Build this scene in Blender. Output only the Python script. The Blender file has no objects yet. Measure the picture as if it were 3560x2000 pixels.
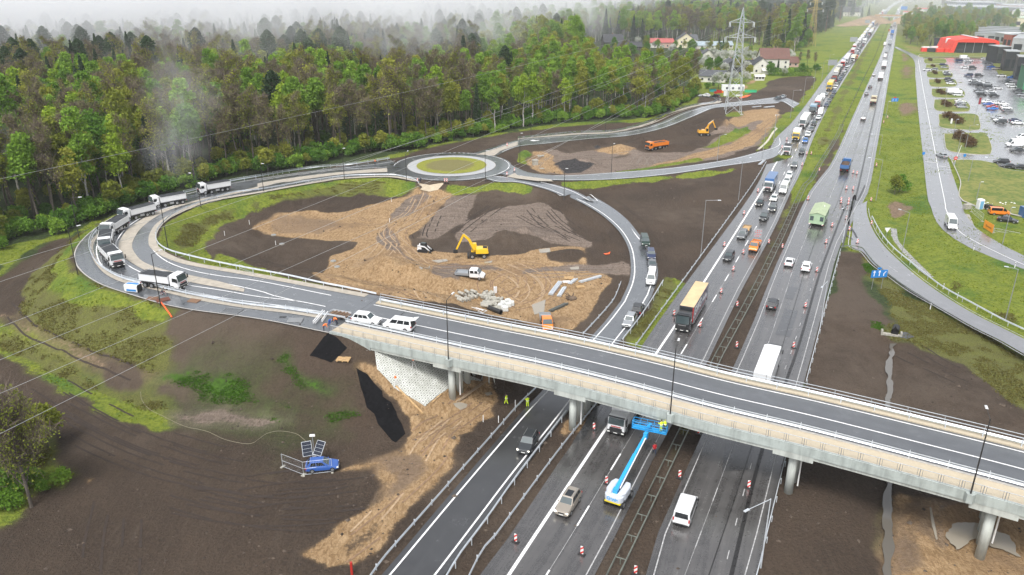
import bpy,bmesh,math,random
import numpy as np
from mathutils import Vector,Matrix
S=bpy.context.scene
COL=S.collection
random.seed(7)
# ---------------- camera, world, sun, exposure ----------------
TH=math.radians(22.2);CAMH=60.0;FP=2003.0
cam=bpy.data.cameras.new("camera");cam_o=bpy.data.objects.new("camera",cam);COL.objects.link(cam_o)
cam.sensor_width=36;cam.lens=36*FP/2576;cam.clip_start=0.5;cam.clip_end=20000
cam_o.location=(0,0,CAMH);cam_o.rotation_euler=(math.radians(90)-TH,0,0)
S.camera=cam_o
W=bpy.data.worlds.new("World");S.world=W;W.use_nodes=True
wt=W.node_tree;wn=wt.nodes;bg=wn['Background']
SUN_EL,SUN_ROT=math.radians(58),math.radians(200)
sky=wn.new('ShaderNodeTexSky');sky.sky_type='NISHITA';sky.sun_disc=False
sky.sun_elevation=SUN_EL;sky.sun_rotation=SUN_ROT;sky.air_density=1.0;sky.dust_density=3.0
hsv=wn.new('ShaderNodeHueSaturation');hsv.inputs['Saturation'].default_value=0.22
wt.links.new(sky.outputs[0],hsv.inputs['Color']);wt.links.new(hsv.outputs[0],bg.inputs[0])
bg.inputs[1].default_value=0.128
sl=bpy.data.lights.new("sun",'SUN');sl.energy=1.5;sl.angle=math.radians(18);sl.color=(1,.97,.93)
so=bpy.data.objects.new("sun",sl);COL.objects.link(so)
sd=Vector((math.sin(SUN_ROT)*math.cos(SUN_EL),math.cos(SUN_ROT)*math.cos(SUN_EL),math.sin(SUN_EL)))
so.rotation_euler=sd.to_track_quat('Z','Y').to_euler();so.location=(0,0,200)
S.view_settings.view_transform='Standard';S.view_settings.look='None'
S.view_settings.exposure=0.92;S.view_settings.gamma=1
S.cycles.volume_step_rate=2.0;S.cycles.volume_bounces=4;S.cycles.volume_max_steps=128
S.cycles.max_bounces=6;S.cycles.transparent_max_bounces=8
# ---------------- picture <-> world ----------------
OR={1:(0,0),2:(651.2,0),3:(1302.5,0),4:(1924.8,0),5:(0,470.3),6:(651.2,470.3),7:(1302.5,470.3),8:(1924.8,470.3),9:(0,940.7),10:(651.2,940.7),11:(1302.5,940.7),12:(1924.8,940.7)}
def C(k,s):
 "measured points -> angles grid coordinates"
 if k==0:return [tuple(float(q) for q in a.split(',')) for a in s.split()]
 ox,oy=OR[k]
 return [(ox+.35013*float(a.split(',')[0]),oy+.35013*float(a.split(',')[1])) for a in s.split()]
sT,cT=math.sin(TH),math.cos(TH)
def P(u,v,z=0.0):
 dv=(v-723.5)/FP;zc=(CAMH-z)/(sT+cT*dv)
 return np.array((zc*(u-1288)/FP,zc*(cT-sT*dv),z+0*zc))
def crom(pts,n):
 "centripetal-ish smooth resample of a polyline (any dimension) to n points by arc length"
 p=np.array(pts,float)
 if len(p)==2:q=p
 else :
  e=np.vstack([2*p[0]-p[1],p,2*p[-1]-p[-2]]);out=[]
  for i in range(1,len(e)-2):
   for t in np.linspace(0,1,12,endpoint=False):
    a,b,c,d=e[i-1:i+3]
    out.append(.5*((2*b)+(-a+c)*t+(2*a-5*b+4*c-d)*t*t+(-a+3*b-3*c+d)*t**3))
  out.append(p[-1]);q=np.array(out)
 L=np.r_[0,np.cumsum(np.linalg.norm(np.diff(q[:,:2],axis=0),axis=1))]
 t=np.linspace(0,L[-1],n)
 return np.stack([np.interp(t,L,q[:,k]) for k in range(q.shape[1])],1)
def line(dpts,zs,n):
 "digitised points + heights by index fraction -> smooth world polyline"
 m=len(dpts);fr=np.linspace(0,1,m)
 zz=np.full(m,zs) if np.isscalar(zs) else np.interp(fr,[a for a,b in zs],[b for a,b in zs])
 return crom([P(u,v,z) for (u,v),z in zip(dpts,zz)],n)
 # ---------------- numpy noise ----------------
def vnoise(x,y,seed=0):
 xi=np.floor(x).astype(np.int64);yi=np.floor(y).astype(np.int64);xf=x-xi;yf=y-yi
 def h(a,b):
  n=(a*374761393+b*668265263+seed*974634777)&0xffffffff
  n=((n^(n>>13))*1274126177)&0xffffffff
  return ((n^(n>>16))&0xffff)/65535.0
 u=xf*xf*(3-2*xf);v=yf*yf*(3-2*yf)
 return (h(xi,yi)*(1-u)+h(xi+1,yi)*u)*(1-v)+(h(xi,yi+1)*(1-u)+h(xi+1,yi+1)*u)*v
def fbm(x,y,sc,o=4,seed=0):
 r=0;a=.5;t=0
 for i in range(o):
  r=r+a*vnoise(x/sc*2**i+17.3*i,y/sc*2**i+5.1*i,seed+i);t+=a;a*=.5
 return r/t
 # ---------------- materials ----------------
MATS={}
class NT:
 def __init__(s,name):
  s.m=bpy.data.materials.new(name);s.m.use_nodes=True;s.t=s.m.node_tree
  s.b=s.t.nodes['Principled BSDF'];s.out=s.t.nodes['Material Output']
 def n(s,typ,**kw):
  nd=s.t.nodes.new('ShaderNode'+typ)
  for k,v in kw.items():
   if k.startswith('_'):setattr(nd,k[1:],v)
   else :
    key=k if k in nd.inputs else int(k[1:]) if k[0]=='i' and k[1:].isdigit() else k
    s.set(nd.inputs[key],v)
  return nd
 def set(s,sock,v):
  if hasattr(v,'outputs'):s.t.links.new(v.outputs[0],sock)
  elif isinstance(v,bpy.types.NodeSocket):s.t.links.new(v,sock)
  else :
   if isinstance(v,tuple) and len(v)==3 and sock.type=='RGBA':v=(*v,1)
   sock.default_value=v
 def math(s,op,a,b=None,c=None,clamp=False):
  nd=s.t.nodes.new('ShaderNodeMath');nd.operation=op;nd.use_clamp=clamp
  for i,q in enumerate((a,b,c)):
   if q is not None:s.set(nd.inputs[i],q)
  return nd.outputs[0]
 def mix(s,f,a,b):
  nd=s.t.nodes.new('ShaderNodeMix');nd.data_type='RGBA'
  s.set(nd.inputs[0],f);s.set(nd.inputs[6],a);s.set(nd.inputs[7],b);return nd.outputs[2]
 def noise(s,sc,det=4,vec=None,rough=.55,dist=0):
  nd=s.n('TexNoise',Scale=float(sc),Detail=float(det),Roughness=rough,Distortion=float(dist))
  if vec is not None:s.set(nd.inputs['Vector'],vec)
  return nd.outputs[0]
 def ramp(s,f,lo,hi):
  nd=s.t.nodes.new('ShaderNodeMapRange');nd.interpolation_type='SMOOTHSTEP'
  s.set(nd.inputs[0],f);nd.inputs[1].default_value=lo;nd.inputs[2].default_value=hi
  return nd.outputs[0]
 def geo(s):return s.n('NewGeometry').outputs['Position']
 def mapv(s,vec,scale=(1,1,1),rot=(0,0,0)):
  nd=s.t.nodes.new('ShaderNodeMapping');s.set(nd.inputs[0],vec)
  nd.inputs['Rotation'].default_value=rot;nd.inputs['Scale'].default_value=scale;return nd.outputs[0]
 def bump(s,h,strength=.5,dist=.1):
  nd=s.n('Bump',Strength=strength,Distance=dist,Height=h);s.t.links.new(nd.outputs[0],s.b.inputs['Normal'])
def mat(name,col,rough=.6,metal=0,var=0.0,vsc=1.0,coat=0,alpha=1,emis=None,spec=.5):
 "plain surface with optional dirt variation, cached"
 key=name
 if key in MATS:return MATS[key]
 t=NT(name);b=t.b
 b.inputs['Roughness'].default_value=rough;b.inputs['Metallic'].default_value=metal
 b.inputs['Coat Weight'].default_value=coat;b.inputs['Specular IOR Level'].default_value=spec
 if var>0:
  n=t.noise(vsc,5,t.geo());f=t.ramp(n,.3,.7)
  d=tuple(c*(1-var) for c in col);l=tuple(min(1,c*(1+var*.6)) for c in col)
  t.set(b.inputs['Base Color'],t.mix(f,d,l))
  t.set(b.inputs['Roughness'],t.math('MULTIPLY_ADD',n,.25,rough-.12))
 else :t.set(b.inputs['Base Color'],tuple(col))
 if emis:t.set(b.inputs['Emission Color'],tuple(emis[:3]));b.inputs['Emission Strength'].default_value=emis[3]
 MATS[key]=t.m;return t.m
 # ---------------- object helpers ----------------
def tag(o,label=None,cat=None,group=None,kind=None):
 if label:o['label']=label
 if cat:o['category']=cat
 if group:o['group']=group
 if kind:o['kind']=kind
 return o
def empty(name,loc=(0,0,0),rz=0.0,label=None,cat=None,group=None):
 o=bpy.data.objects.new(name,None);COL.objects.link(o);o.location=loc;o.rotation_euler=(0,0,rz);o.empty_display_size=.5
 return tag(o,label,cat,group)
def mobj(name,verts,faces,m=None,parent=None,smooth=False,loc=None):
 me=bpy.data.meshes.new(name);me.from_pydata([tuple(v) for v in verts],[],faces);me.update()
 if m is not None:
  for q in (m if isinstance(m,(list,tuple)) else [m]):me.materials.append(q)
 if smooth:me.shade_smooth()
 o=bpy.data.objects.new(name,me);COL.objects.link(o)
 if parent:o.parent=parent
 if loc is not None:o.location=loc
 return o
class MB:
 "collects boxes, bars, tubes, prisms into ONE mesh"
 def __init__(s):s.v=[];s.f=[];s.mi=[];s.cur=0
 def add(s,vs,fs):
  b=len(s.v);s.v+=[tuple(map(float,q)) for q in vs];s.f+=[tuple(i+b for i in f) for f in fs];s.mi+=[s.cur]*len(fs);return s
 def hexa(s,p):
  return s.add(p,[(3,2,1,0),(4,5,6,7),(0,1,5,4),(1,2,6,5),(2,3,7,6),(3,0,4,7)])
 def box(s,x0,x1,y0,y1,z0,z1,tx=0,ty=0):
  return s.hexa([(x0,y0,z0),(x1,y0,z0),(x1,y1,z0),(x0,y1,z0),(x0+tx,y0+ty,z1),(x1-tx,y0+ty,z1),(x1-tx,y1-ty,z1),(x0+tx,y1-ty,z1)])
 def tube(s,a,b,r0,r1=None,n=8,cap=True):
  a=Vector(a);b=Vector(b);r1=r0 if r1 is None else r1;d=(b-a)
  if d.length<1e-6:return s
  d.normalize();up=Vector((0,0,1)) if abs(d.z)<.95 else Vector((1,0,0))
  x=d.cross(up).normalized();y=d.cross(x)
  vs=[a+(x*math.cos(2*math.pi*i/n)+y*math.sin(2*math.pi*i/n))*r0 for i in range(n)]+[b+(x*math.cos(2*math.pi*i/n)+y*math.sin(2*math.pi*i/n))*r1 for i in range(n)]
  fs=[(i,(i+1)%n,n+(i+1)%n,n+i) for i in range(n)]
  if cap:fs+=[tuple(range(n-1,-1,-1)),tuple(range(n,2*n))]
  return s.add(vs,fs)
 def path(s,pts,r,n=6):
  for a,b in zip(pts[:-1],pts[1:]):s.tube(a,b,r,r,n)
  return s
 def bar(s,a,b,w,h):
  "rectangular bar along a-b, w horizontal, h vertical"
  a=Vector(a);b=Vector(b);d=(b-a).normalized()
  x=d.cross(Vector((0,0,1)))
  if x.length<1e-4:x=Vector((1,0,0))
  x.normalize();y=x.cross(d);x=x*w/2;y=y*h/2
  return s.hexa([a-x-y,a+x-y,b+x-y,b-x-y,a-x+y,a+x+y,b+x+y,b-x+y])
 def ball(s,c,r,sx=1,sy=1,sz=1,n=8,m=6):
  vs=[];fs=[]
  for j in range(m+1):
   t=math.pi*j/m
   for i in range(n):vs.append((c[0]+r*sx*math.sin(t)*math.cos(2*math.pi*i/n),c[1]+r*sy*math.sin(t)*math.sin(2*math.pi*i/n),c[2]+r*sz*math.cos(t)))
  for j in range(m):
   for i in range(n):fs.append((j*n+i,(j+1)*n+i,(j+1)*n+(i+1)%n,j*n+(i+1)%n))
  return s.add(vs,fs)
 def prism(s,poly,z0,z1):
  n=len(poly)
  return s.add([(x,y,z0) for x,y in poly]+[(x,y,z1) for x,y in poly],[tuple(range(n-1,-1,-1)),tuple(range(n,2*n))]+[(i,(i+1)%n,n+(i+1)%n,n+i) for i in range(n)])
 def loft(s,rings):
  n=len(rings[0]);b=[q for r in rings for q in r];fs=[]
  for j in range(len(rings)-1):
   for i in range(n):fs.append((j*n+i,j*n+(i+1)%n,(j+1)*n+(i+1)%n,(j+1)*n+i))
  fs+=[tuple(range(n-1,-1,-1)),tuple(range((len(rings)-1)*n,len(rings)*n))]
  return s.add(b,fs)
 def build(s,name,m=None,parent=None,smooth=False,bevel=0,loc=None):
  o=mobj(name,s.v,s.f,m,parent,smooth,loc)
  if any(s.mi):o.data.polygons.foreach_set('material_index',s.mi)
  bm=bmesh.new();bm.from_mesh(o.data);bmesh.ops.recalc_face_normals(bm,faces=bm.faces)
  if bevel:
   bmesh.ops.remove_doubles(bm,verts=bm.verts,dist=1e-4)
   es=[e for e in bm.edges if len(e.link_faces)==2 and e.calc_face_angle(0)>.5]
   bmesh.ops.bevel(bm,geom=es,offset=bevel,segments=1,affect='EDGES',clamp_overlap=True)
  bm.to_mesh(o.data);bm.free()
  return o
KIDS={}
def kids(o):return list(o.children)
def dup(root,loc=None,rz=None,label=None,cat=None,group=None,parent=None,_top=True):
 c=root.copy();COL.objects.link(c)
 if parent is not None:c.parent=parent
 if _top:
  if loc is not None:c.location=loc
  if rz is not None:c.rotation_euler=(0,0,rz)
  if label:c['label']=label
  if cat:c['category']=cat
  if group:c['group']=group
 for ch in kids(root):dup(ch,parent=c,_top=False)
 return c
def ribbon(name,A,B,m,lift=0.0,across=2,kind='structure',parent=None):
 "sheet between two world polylines, UV in metres"
 n=len(A);vs=[];uv=[];L=0
 for i in range(n):
  if i:L+=np.linalg.norm((A[i]+B[i])/2-(A[i-1]+B[i-1])/2)
  w=np.linalg.norm(B[i]-A[i])
  for j in range(across):
   t=j/(across-1);p=A[i]*(1-t)+B[i]*t;vs.append((p[0],p[1],p[2]+lift));uv.append((t*w,L))
 fs=[(i*across+j,i*across+j+1,(i+1)*across+j+1,(i+1)*across+j) for i in range(n-1) for j in range(across-1)]
 o=mobj(name,vs,fs,m,parent)
 ul=o.data.uv_layers.new(name='UVMap')
 li=np.array([l.vertex_index for l in o.data.loops]);ul.data.foreach_set('uv',np.array(uv,float)[li].ravel())
 if o.data.polygons[0].normal.z<0:
  bm=bmesh.new();bm.from_mesh(o.data);bmesh.ops.reverse_faces(bm,faces=bm.faces);bm.to_mesh(o.data);bm.free()
 if kind and not parent:o['kind']=kind
 return o
def offs(A,d,dz=0.0):
 "offset a polyline sideways (positive = right of travel)"
 A=np.asarray(A);t=np.gradient(A[:,:2],axis=0);t/=np.linalg.norm(t,axis=1)[:,None]+1e-9
 o=A.copy();o[:,0]+=t[:,1]*d;o[:,1]-=t[:,0]*d;o[:,2]+=dz;return o
def plen(A):return np.r_[0,np.cumsum(np.linalg.norm(np.diff(A[:,:2],axis=0),axis=1))]
def cut(A,s0,s1,n=None):
 L=plen(A);n=n or max(2,int((s1-s0)/1.5)+1);t=np.linspace(s0,s1,n)
 return np.stack([np.interp(t,L,A[:,k]) for k in range(3)],1)
 # ---------------- road edges (digitised) ----------------
Z0=.05
LO=[(826,838),(651,803),(452,775),(329,742),(245,712),(198,677),(186,642),(203,607),(249,568),(308,537),(462,490),(581,459),(691,442),(791,428),(910,413),(984,402)]
LI=[(955,745),(651,689),(490,661),(431,642),(403,624),(394,610),(396,586),(413,561),(452,537),(525,509),(651,486),(756,467),(815,457),(868,450),(977,446),(1047,457)]
zl=[(0,7.4),(.42,7.4),(.55,6.4),(.66,5.2),(.8,3.6),(1,2.5)]
loopA=line(LO,zl,150);loopB=line(LI,zl,150)
RC=P(1136,417,2.5)
rampA=np.vstack([line(C(10,'560,1800 880,1447 1370,870 1860,305')+C(11,'195,100')+C(7,'520,1085 640,950 740,820'),Z0,60),line(C(7,'740,820 800,680 812,560 790,430 720,310 600,200 450,110 300,45')+C(3,'330,1412 200,1360 0,1312')+C(2,'1720,1308 1640,1290'),[(0,.05),(.3,.5),(.8,2.2),(1,2.5)],70)[1:]])
rampB=np.vstack([line(C(10,'1060,1800 1330,1447 1600,1085 1860,735')+C(11,'350,285')+C(7,'738,1105 880,925 965,780'),Z0,60),line(C(7,'965,780 1005,650 1000,560 960,450 880,350 780,230 650,130 500,50')+C(3,'550,1447 400,1368 150,1298 0,1280')+C(2,'1700,1262 1620,1255'),[(0,.05),(.3,.5),(.8,2.2),(1,2.5)],70)[1:]])
nrA=line(C(2,'1700,1150 1790,1175 1860,1208')+C(3,'100,1243 330,1260 700,1238 1100,1206 1500,1148 1740,1088 1860,1045')+C(4,'90,990'),[(0,2.5),(.3,2.2),(.75,.6),(.9,.06),(1,.06)],70)
nrB=line(C(2,'1700,1250 1780,1256 1860,1264')+C(3,'130,1285 350,1297 700,1288 1100,1251 1500,1192 1740,1157 1860,1120')+C(4,'150,1050'),[(0,2.5),(.3,2.2),(.75,.6),(.9,.06),(1,.06)],70)
upA=line(C(2,'1500,1110 1600,1085 1860,1005')+C(3,'200,985 400,972 750,948 1000,888 1180,810 1350,762 1480,742 1700,718 1860,698')+C(4,'150,702 250,745'),[(0,2.5),(.2,2.4),(.6,1.4),(.8,.5),(1,.1)],80)
upB=line(C(2,'1600,1150 1690,1125 1860,1055')+C(3,'200,1033 500,1000 800,975 1050,920 1250,842 1400,780 1520,766 1700,752 1860,742')+C(4,'120,728 200,775'),[(0,2.5),(.2,2.4),(.6,1.4),(.8,.5),(1,.1)],80)
rrA=line(C(8,'640,150 625,330 620,430 700,467 780,558 900,645 1050,752 1300,893 1500,1008 1700,1108 1860,1200 2300,1440'),[(0,.05),(.35,.06),(.7,1.0),(1,1.6)],70)
rrB=line(C(8,'735,100 728,140 738,215 780,320 850,420 950,520 1100,650 1300,792 1500,912 1700,1012 1860,1092 2300,1310'),[(0,.05),(.35,.06),(.7,1.0),(1,1.6)],70)
HLl=line([(1090,1600)]+C(10,'1580,1447')+C(11,'0,1085 200,770 380,520 590,225')+C(7,'900,1135 1060,893 1215,683 1690,35')+[(1931,405)]+C(4,'60,1010 180,893 300,743 500,473 640,322 740,193 860,72 930,20 990,-6 1150,-60'),Z0,130)
HLr=line([(1415,1600)]+C(11,'560,1447 830,900 1100,370')+C(7,'1370,1245 1480,1010 1612,735')+C(8,'0,430 90,250 200,0')+C(4,'260,1230 360,960 470,740 560,590 700,370 800,220 860,120 905,60 960,22 1040,-6 1200,-60'),Z0,130)
HRl=line([(1580,1600)]+C(11,'880,1447 1118,900 1330,420')+C(7,'1560,1270 1680,1000 1778,750')+C(8,'60,600 150,400 250,170 340,0')+C(4,'480,1165 620,860 720,640 840,370 900,190 940,90 965,50 1000,20 1080,-6 1240,-60'),Z0,130)
HRr=line([(1860,1600)]+C(11,'1715,1447 1850,870')+C(12,'140,580')+C(8,'275,1420 385,1000 463,690 522,460 600,300 690,130 752,0')+C(4,'800,1080 850,800 890,560 925,360 960,130 985,50 1015,20 1110,-6 1280,-60'),Z0,130)
sdA=line(C(4,'930,342 1060,422 1080,560 1095,750 1110,900 1130,1080 1165,1400')+C(8,'1190,140 1230,250 1320,345 1500,452 1860,592 2300,740'),Z0,80)
sdB=line(C(4,'940,335 1100,403 1140,425 1190,620 1220,730 1250,850 1300,1100 1410,1447')+C(8,'1422,170 1500,280 1585,345 1860,495 2300,640'),Z0,80)
def match(A,B,a=0,b=None):
 b=len(A) if b is None else b
 for i in range(a,b):
  z=(A[i,2]+B[i,2])/2
  for q in (A,B):q[i,:2]*=(CAMH-z)/(CAMH-q[i,2]);q[i,2]=z
for a_,b_ in ((loopA,loopB),(rampA,rampB),(nrA,nrB),(upA,upB),(rrA,rrB)):match(a_,b_)
# ---------------- terrain height ----------------
HROADS=[];RID=0
def hroad(A,B,sl,sr,bench=0,step=4,extra=.6):
 global RID;RID+=1
 m=(A+B)/2;w=np.linalg.norm((B-A)[:,:2],axis=1)/2;idx=list(range(0,len(m),step))
 if idx[-1]!=len(m)-1:idx.append(len(m)-1)
 for i,j in zip(idx[:-1],idx[1:]):
  HROADS.append((*m[i],w[i]+extra,*m[j],w[j]+extra,sl,sr,bench,RID))
hroad(loopA,loopB,.5,.52,1)
k0=int(np.argmax(rampA[:,2]>.1));hroad(rampA[k0:],rampB[k0:],.4,.4)
hroad(nrA[:60],nrB[:60],.35,.35);hroad(upA,upB,.3,.3)
HROADS.append((RC[0]-.1,RC[1],2.5,18.5,RC[0]+.1,RC[1],2.5,18.5,.5,.5,0,99))
HR=np.array(HROADS,float)
DITCH=[(P(2243,850)[:2],P(2238,1500)[:2],1.3,3.6),(P(2238,1500)[:2],P(2230,1900)[:2],1.3,3.6),(P(2262,585)[:2],P(2255,330)[:2],.9,5),(P(2255,330)[:2],P(2268,140)[:2],.9,5),(P(2262,585)[:2],P(2340,700)[:2],.9,4),(P(2340,700)[:2],P(2560,860)[:2],.9,4)]
MOUND=[(6,'950,600',6.5,1.7),(6,'800,640',4.5,.9),(6,'1100,660',6,2.0),(6,'880,560',5,1.0),(6,'1380,700',6,1.3),(6,'780,690',3,.7),(7,'60,370',8,1.6),(6,'1750,400',9,1.4),(7,'380,500',6,1.0),(3,'420,1190',7,2.0),(3,'520,1190',5,1.0),(3,'740,1080',7,1.8),(3,'880,1050',6,2.4),(3,'1420,920',8,3.2),(3,'1480,940',6,2.0),(3,'1130,1060',6,1.2),(3,'1260,1060',5,1.0),(3,'570,1058',4,1.3),(10,'1350,500',4.5,.8),(10,'1120,330',3,.8),(8,'1800,365',5,1.0),(7,'400,1000',3,.5)]
MND=[(P(*C(k,s)[0])[0],P(*C(k,s)[0])[1],r,h) for k,s,r,h in MOUND]
MND+=[(-8.5,103.5,10,-.75),(52,70.5,12,-.8)]
def hz(X,Y):
 X=np.asarray(X,float);Y=np.asarray(Y,float);sh=X.shape;X=X.ravel();Y=Y.ravel()
 h=-.06+(fbm(X,Y,9,3,5)-.5)*.22+(fbm(X,Y,45,2,9)-.5)*.25+(fbm(X,Y,2.4,3,33)-.5)*.22
 # keep the highway corridor flat
 t=X*.9063-Y*.4226;cor=np.clip((np.abs(t+28)-30)/12,0,1);h=-.08+(h+.08)*np.clip(cor,0.12,1)
 for x,y,r,hh in MND:
  d=np.hypot(X-x,Y-y)/r;k=d<1.3
  if k.any():h[k]+=1.4*hh*np.clip(1-d[k]*.8,0,1)**1.3*(.75+.5*fbm(X[k],Y[k],2.5,3,3))
 for (a,b,dp,w) in DITCH:
  ab=b-a;L=ab@ab;tt=np.clip(((X-a[0])*ab[0]+(Y-a[1])*ab[1])/L,0,1)
  d=np.hypot(X-a[0]-tt*ab[0],Y-a[1]-tt*ab[1]);k=d<4*w
  h[k]=np.minimum(h[k],h[k]*.0-.06-dp*np.exp(-(d[k]/w)**2)+.1*(1-np.exp(-(d[k]/w)**2)))
 x0,x1=HR[:,[0,4]].min()-45,HR[:,[0,4]].max()+45;y0,y1=HR[:,[1,5]].min()-45,HR[:,[1,5]].max()+45
 sel=np.where((X>x0)&(X<x1)&(Y>y0)&(Y<y1))[0]
 if len(sel)<=200 and len(sel):segs=[(HR,sel)]
 elif len(sel):
  segs=[]
  for r in HR:
   m=45;k=sel[(X[sel]>min(r[0],r[4])-m)&(X[sel]<max(r[0],r[4])+m)&(Y[sel]>min(r[1],r[5])-m)&(Y[sel]<max(r[1],r[5])+m)]
   if len(k):segs.append((r[None],k))
 else :segs=[]
 if segs:
  edge=(fbm(X,Y,3.5,4,21)-.5)*1.1
  best=np.full(X.shape,-99.);NRD=6;dm_=np.full((NRD,len(X)),1e9);zm_=np.full((NRD,len(X)),99.);em_=np.full((NRD,len(X)),1e9)
  for R,k in segs:
   x=X[k][:,None];y=Y[k][:,None]
   ax,ay,az,aw,bx,by,bz,bw,slL,slR,be,rid=[R[:,i][None] for i in range(12)]
   dx=bx-ax;dy=by-ay;L=dx*dx+dy*dy+1e-9
   tt=np.clip(((x-ax)*dx+(y-ay)*dy)/L,0,1)
   d=np.hypot(x-ax-tt*dx,y-ay-tt*dy);w=aw+(bw-aw)*tt;z=az+(bz-az)*tt
   side=dx*(y-ay)-dy*(x-ax)
   e=np.maximum(0,d-w)
   drop=e*np.where(side>0,slR,slL)
   bd=np.where(e<7,.52*e,np.where(e<11.5,3.64+.05*(e-7),3.87+.42*(e-11.5)))
   drop=np.where((be>0)&(side<0)&(tt>=0),bd,drop)
   hh=z-.14+np.where(e>0,.08,0)-drop+np.where(e>1.5,edge[k][:,None]*np.clip((e-1.5)/3,0,1),0)
   best[k]=np.maximum(best[k],hh.max(1))
   for r_ in np.unique(rid):
    q=np.where(rid[0]==r_)[0];j=d[:,q].argmin(1);ii=np.arange(len(k));row=min(int(r_),NRD-1)
    dd_=d[:,q][ii,j];up=dd_<dm_[row,k];kk=k[up]
    dm_[row,kk]=dd_[up];zm_[row,kk]=np.broadcast_to(z,d.shape)[:,q][ii,j][up];em_[row,kk]=e[:,q][ii,j][up]
  h=np.maximum(h,best)
  for row in range(NRD):
   near=em_[row]<2.5;h=np.where(near,np.minimum(h,zm_[row]-.06+em_[row]*.1),h)
  for row in range(NRD):
   on=em_[row]<=.0;h=np.where(on,np.minimum(h,zm_[row]-.14),h)
 return h.reshape(sh)
_ZS=np.linspace(10,-3,131)
def G(u,v,dz=0.0):
 "first hit of the sight line with the ground"
 q=P(u,v,_ZS);h=hz(q[0],q[1]);k=np.where(h>=_ZS)[0]
 if not len(k) or k[0]==0:z=-.06 if not len(k) else 10.
 else :i=k[0];d0=_ZS[i-1]-h[i-1];d1=h[i]-_ZS[i];z=_ZS[i-1]+(_ZS[i]-_ZS[i-1])*d0/(d0+d1+1e-9)
 p=P(u,v,z);p[2]=z+dz;return p
def gz(x,y):return float(hz(np.array([x]),np.array([y]))[0])
def c1(k,s,dz=0.0):
 p=C(k,s)[0];return G(*p,dz)
 # ---------------- zones ----------------
CH={'sand':0,'grass':1,'dull':2,'mud':3,'straw':4,'moss':5,'coal':6,'floor':7,'soil':-1}
ZON=[]
def zone(ch,w,feather,k,s,k2=None,s2='',k3=None,s3=''):
 d=C(k,s)+(C(k2,s2) if k2 is not None else [])+(C(k3,s3) if k3 is not None else [])
 ZON.append((ch,w,feather,np.array([G(u,v)[:2] for u,v in d])))
zone('grass',.8,3,0,'1730,200 1800,60 2100,0 2150,-60 3600,-60 3600,1500 3300,1100 2576,1000 2100,600 1900,330')
zone('dull',.5,8,0,'2150,60 2250,-60 2560,-60 3600,0 3600,200 2576,300 2360,200 2300,110')
zone('soil',1,1.0,5,'-900,900 -300,700 0,640 200,500 350,390 480,335 620,320 740,235 880,170 1300,60 1600,10 1860,-60',2,'300,1230 640,1180 900,1145 1250,1055 1500,1010 1860,945',3,'300,905 700,880 1000,850 1150,780 1300,695 1400,690 1590,700 1860,560 2120,540 2170,580 1900,1050 1860,1100 1500,1900 1300,2100 1300,4600 -5500,4600 -6500,2500')
# left: fringe of the wood + meadow strip
zone('grass',.75,1,5,'-300,620 0,600 0,440 180,400 330,370 480,330 640,250 740,235 640,320 560,330 480,370 330,400 200,480 100,560 0,640 -300,760')
zone('soil',1,1,0,'900,1700 1100,1447 1400,1000 1700,700 1900,480 2080,480 1990,950 1940,1447 1900,1800')
# embankment outside of the loop
zone('floor',.34,4,0,'455,800 700,815 800,850 790,905 880,920 930,990 970,1110 860,1150 700,1170 560,1130 440,1070 400,1040 430,900')
EMB='620,320 560,340 480,420 400,480 300,560 200,650 150,740 130,830 150,900 250,990 400,1080 600,1150 780,1210 900,1290 1060,1360 1180,1380 1230,1200 1190,1050 1290,880 1100,812 940,765 800,725 700,680 620,630 565,580 540,540 530,490 545,440 580,390 710,280 830,200 760,235'
zone('dull',.8,1,5,EMB)
zone('grass',.93,1.2,5,'600,335 480,430 420,520 350,640 340,720 450,800 620,860 770,860 900,920 1100,1000 1180,1015 1285,885 1100,812 940,765 800,725 700,680 620,630 565,580 540,540 530,490 545,440 580,390 710,280 830,200 760,235')
zone('dull',.55,1,5,'545,560 620,640 760,715 1000,790 1180,850 1240,890 1180,880 960,810 740,740 600,665 530,600')
zone('dull',.45,1.5,5,'150,860 250,800 400,860 600,900 750,930 900,1000 1080,1080 1180,1120 1230,1300 1100,1320 900,1260 700,1180 500,1110 300,1020 180,940')
zone('straw',.75,1,5,'-40,890 100,900 200,1010 300,1080 500,1150 700,1230 900,1320 1160,1370',9,'1210,20 1240,90 1130,60 1040,20',5,'900,1400 700,1330 450,1215 250,1130 130,1060 60,960 -20,960')
zone('grass',.8,1,5,'-60,960 60,960 130,1070 250,1140 450,1225 700,1340 900,1410 1060,1450',9,'1190,150 1260,200 1250,260 1190,330 1190,385 1150,398 1000,365 850,322 620,246 450,168 300,92 250,40 200,0',5,'170,1350 60,1250 0,1180 -60,1100')
zone('dull',.75,1,5,'0,1040 130,1150 300,1200 500,1290 700,1390 850,1447',9,'1030,90 1230,170 1240,260 1150,280 1000,280 880,240 700,190 560,120 460,60',5,'300,1330 150,1220 40,1120')
zone('grass',.95,.6,9,'700,210 850,225 1000,270 1100,300 1190,340 1190,385 1150,398 1000,365 850,322 720,280 600,240')
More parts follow.
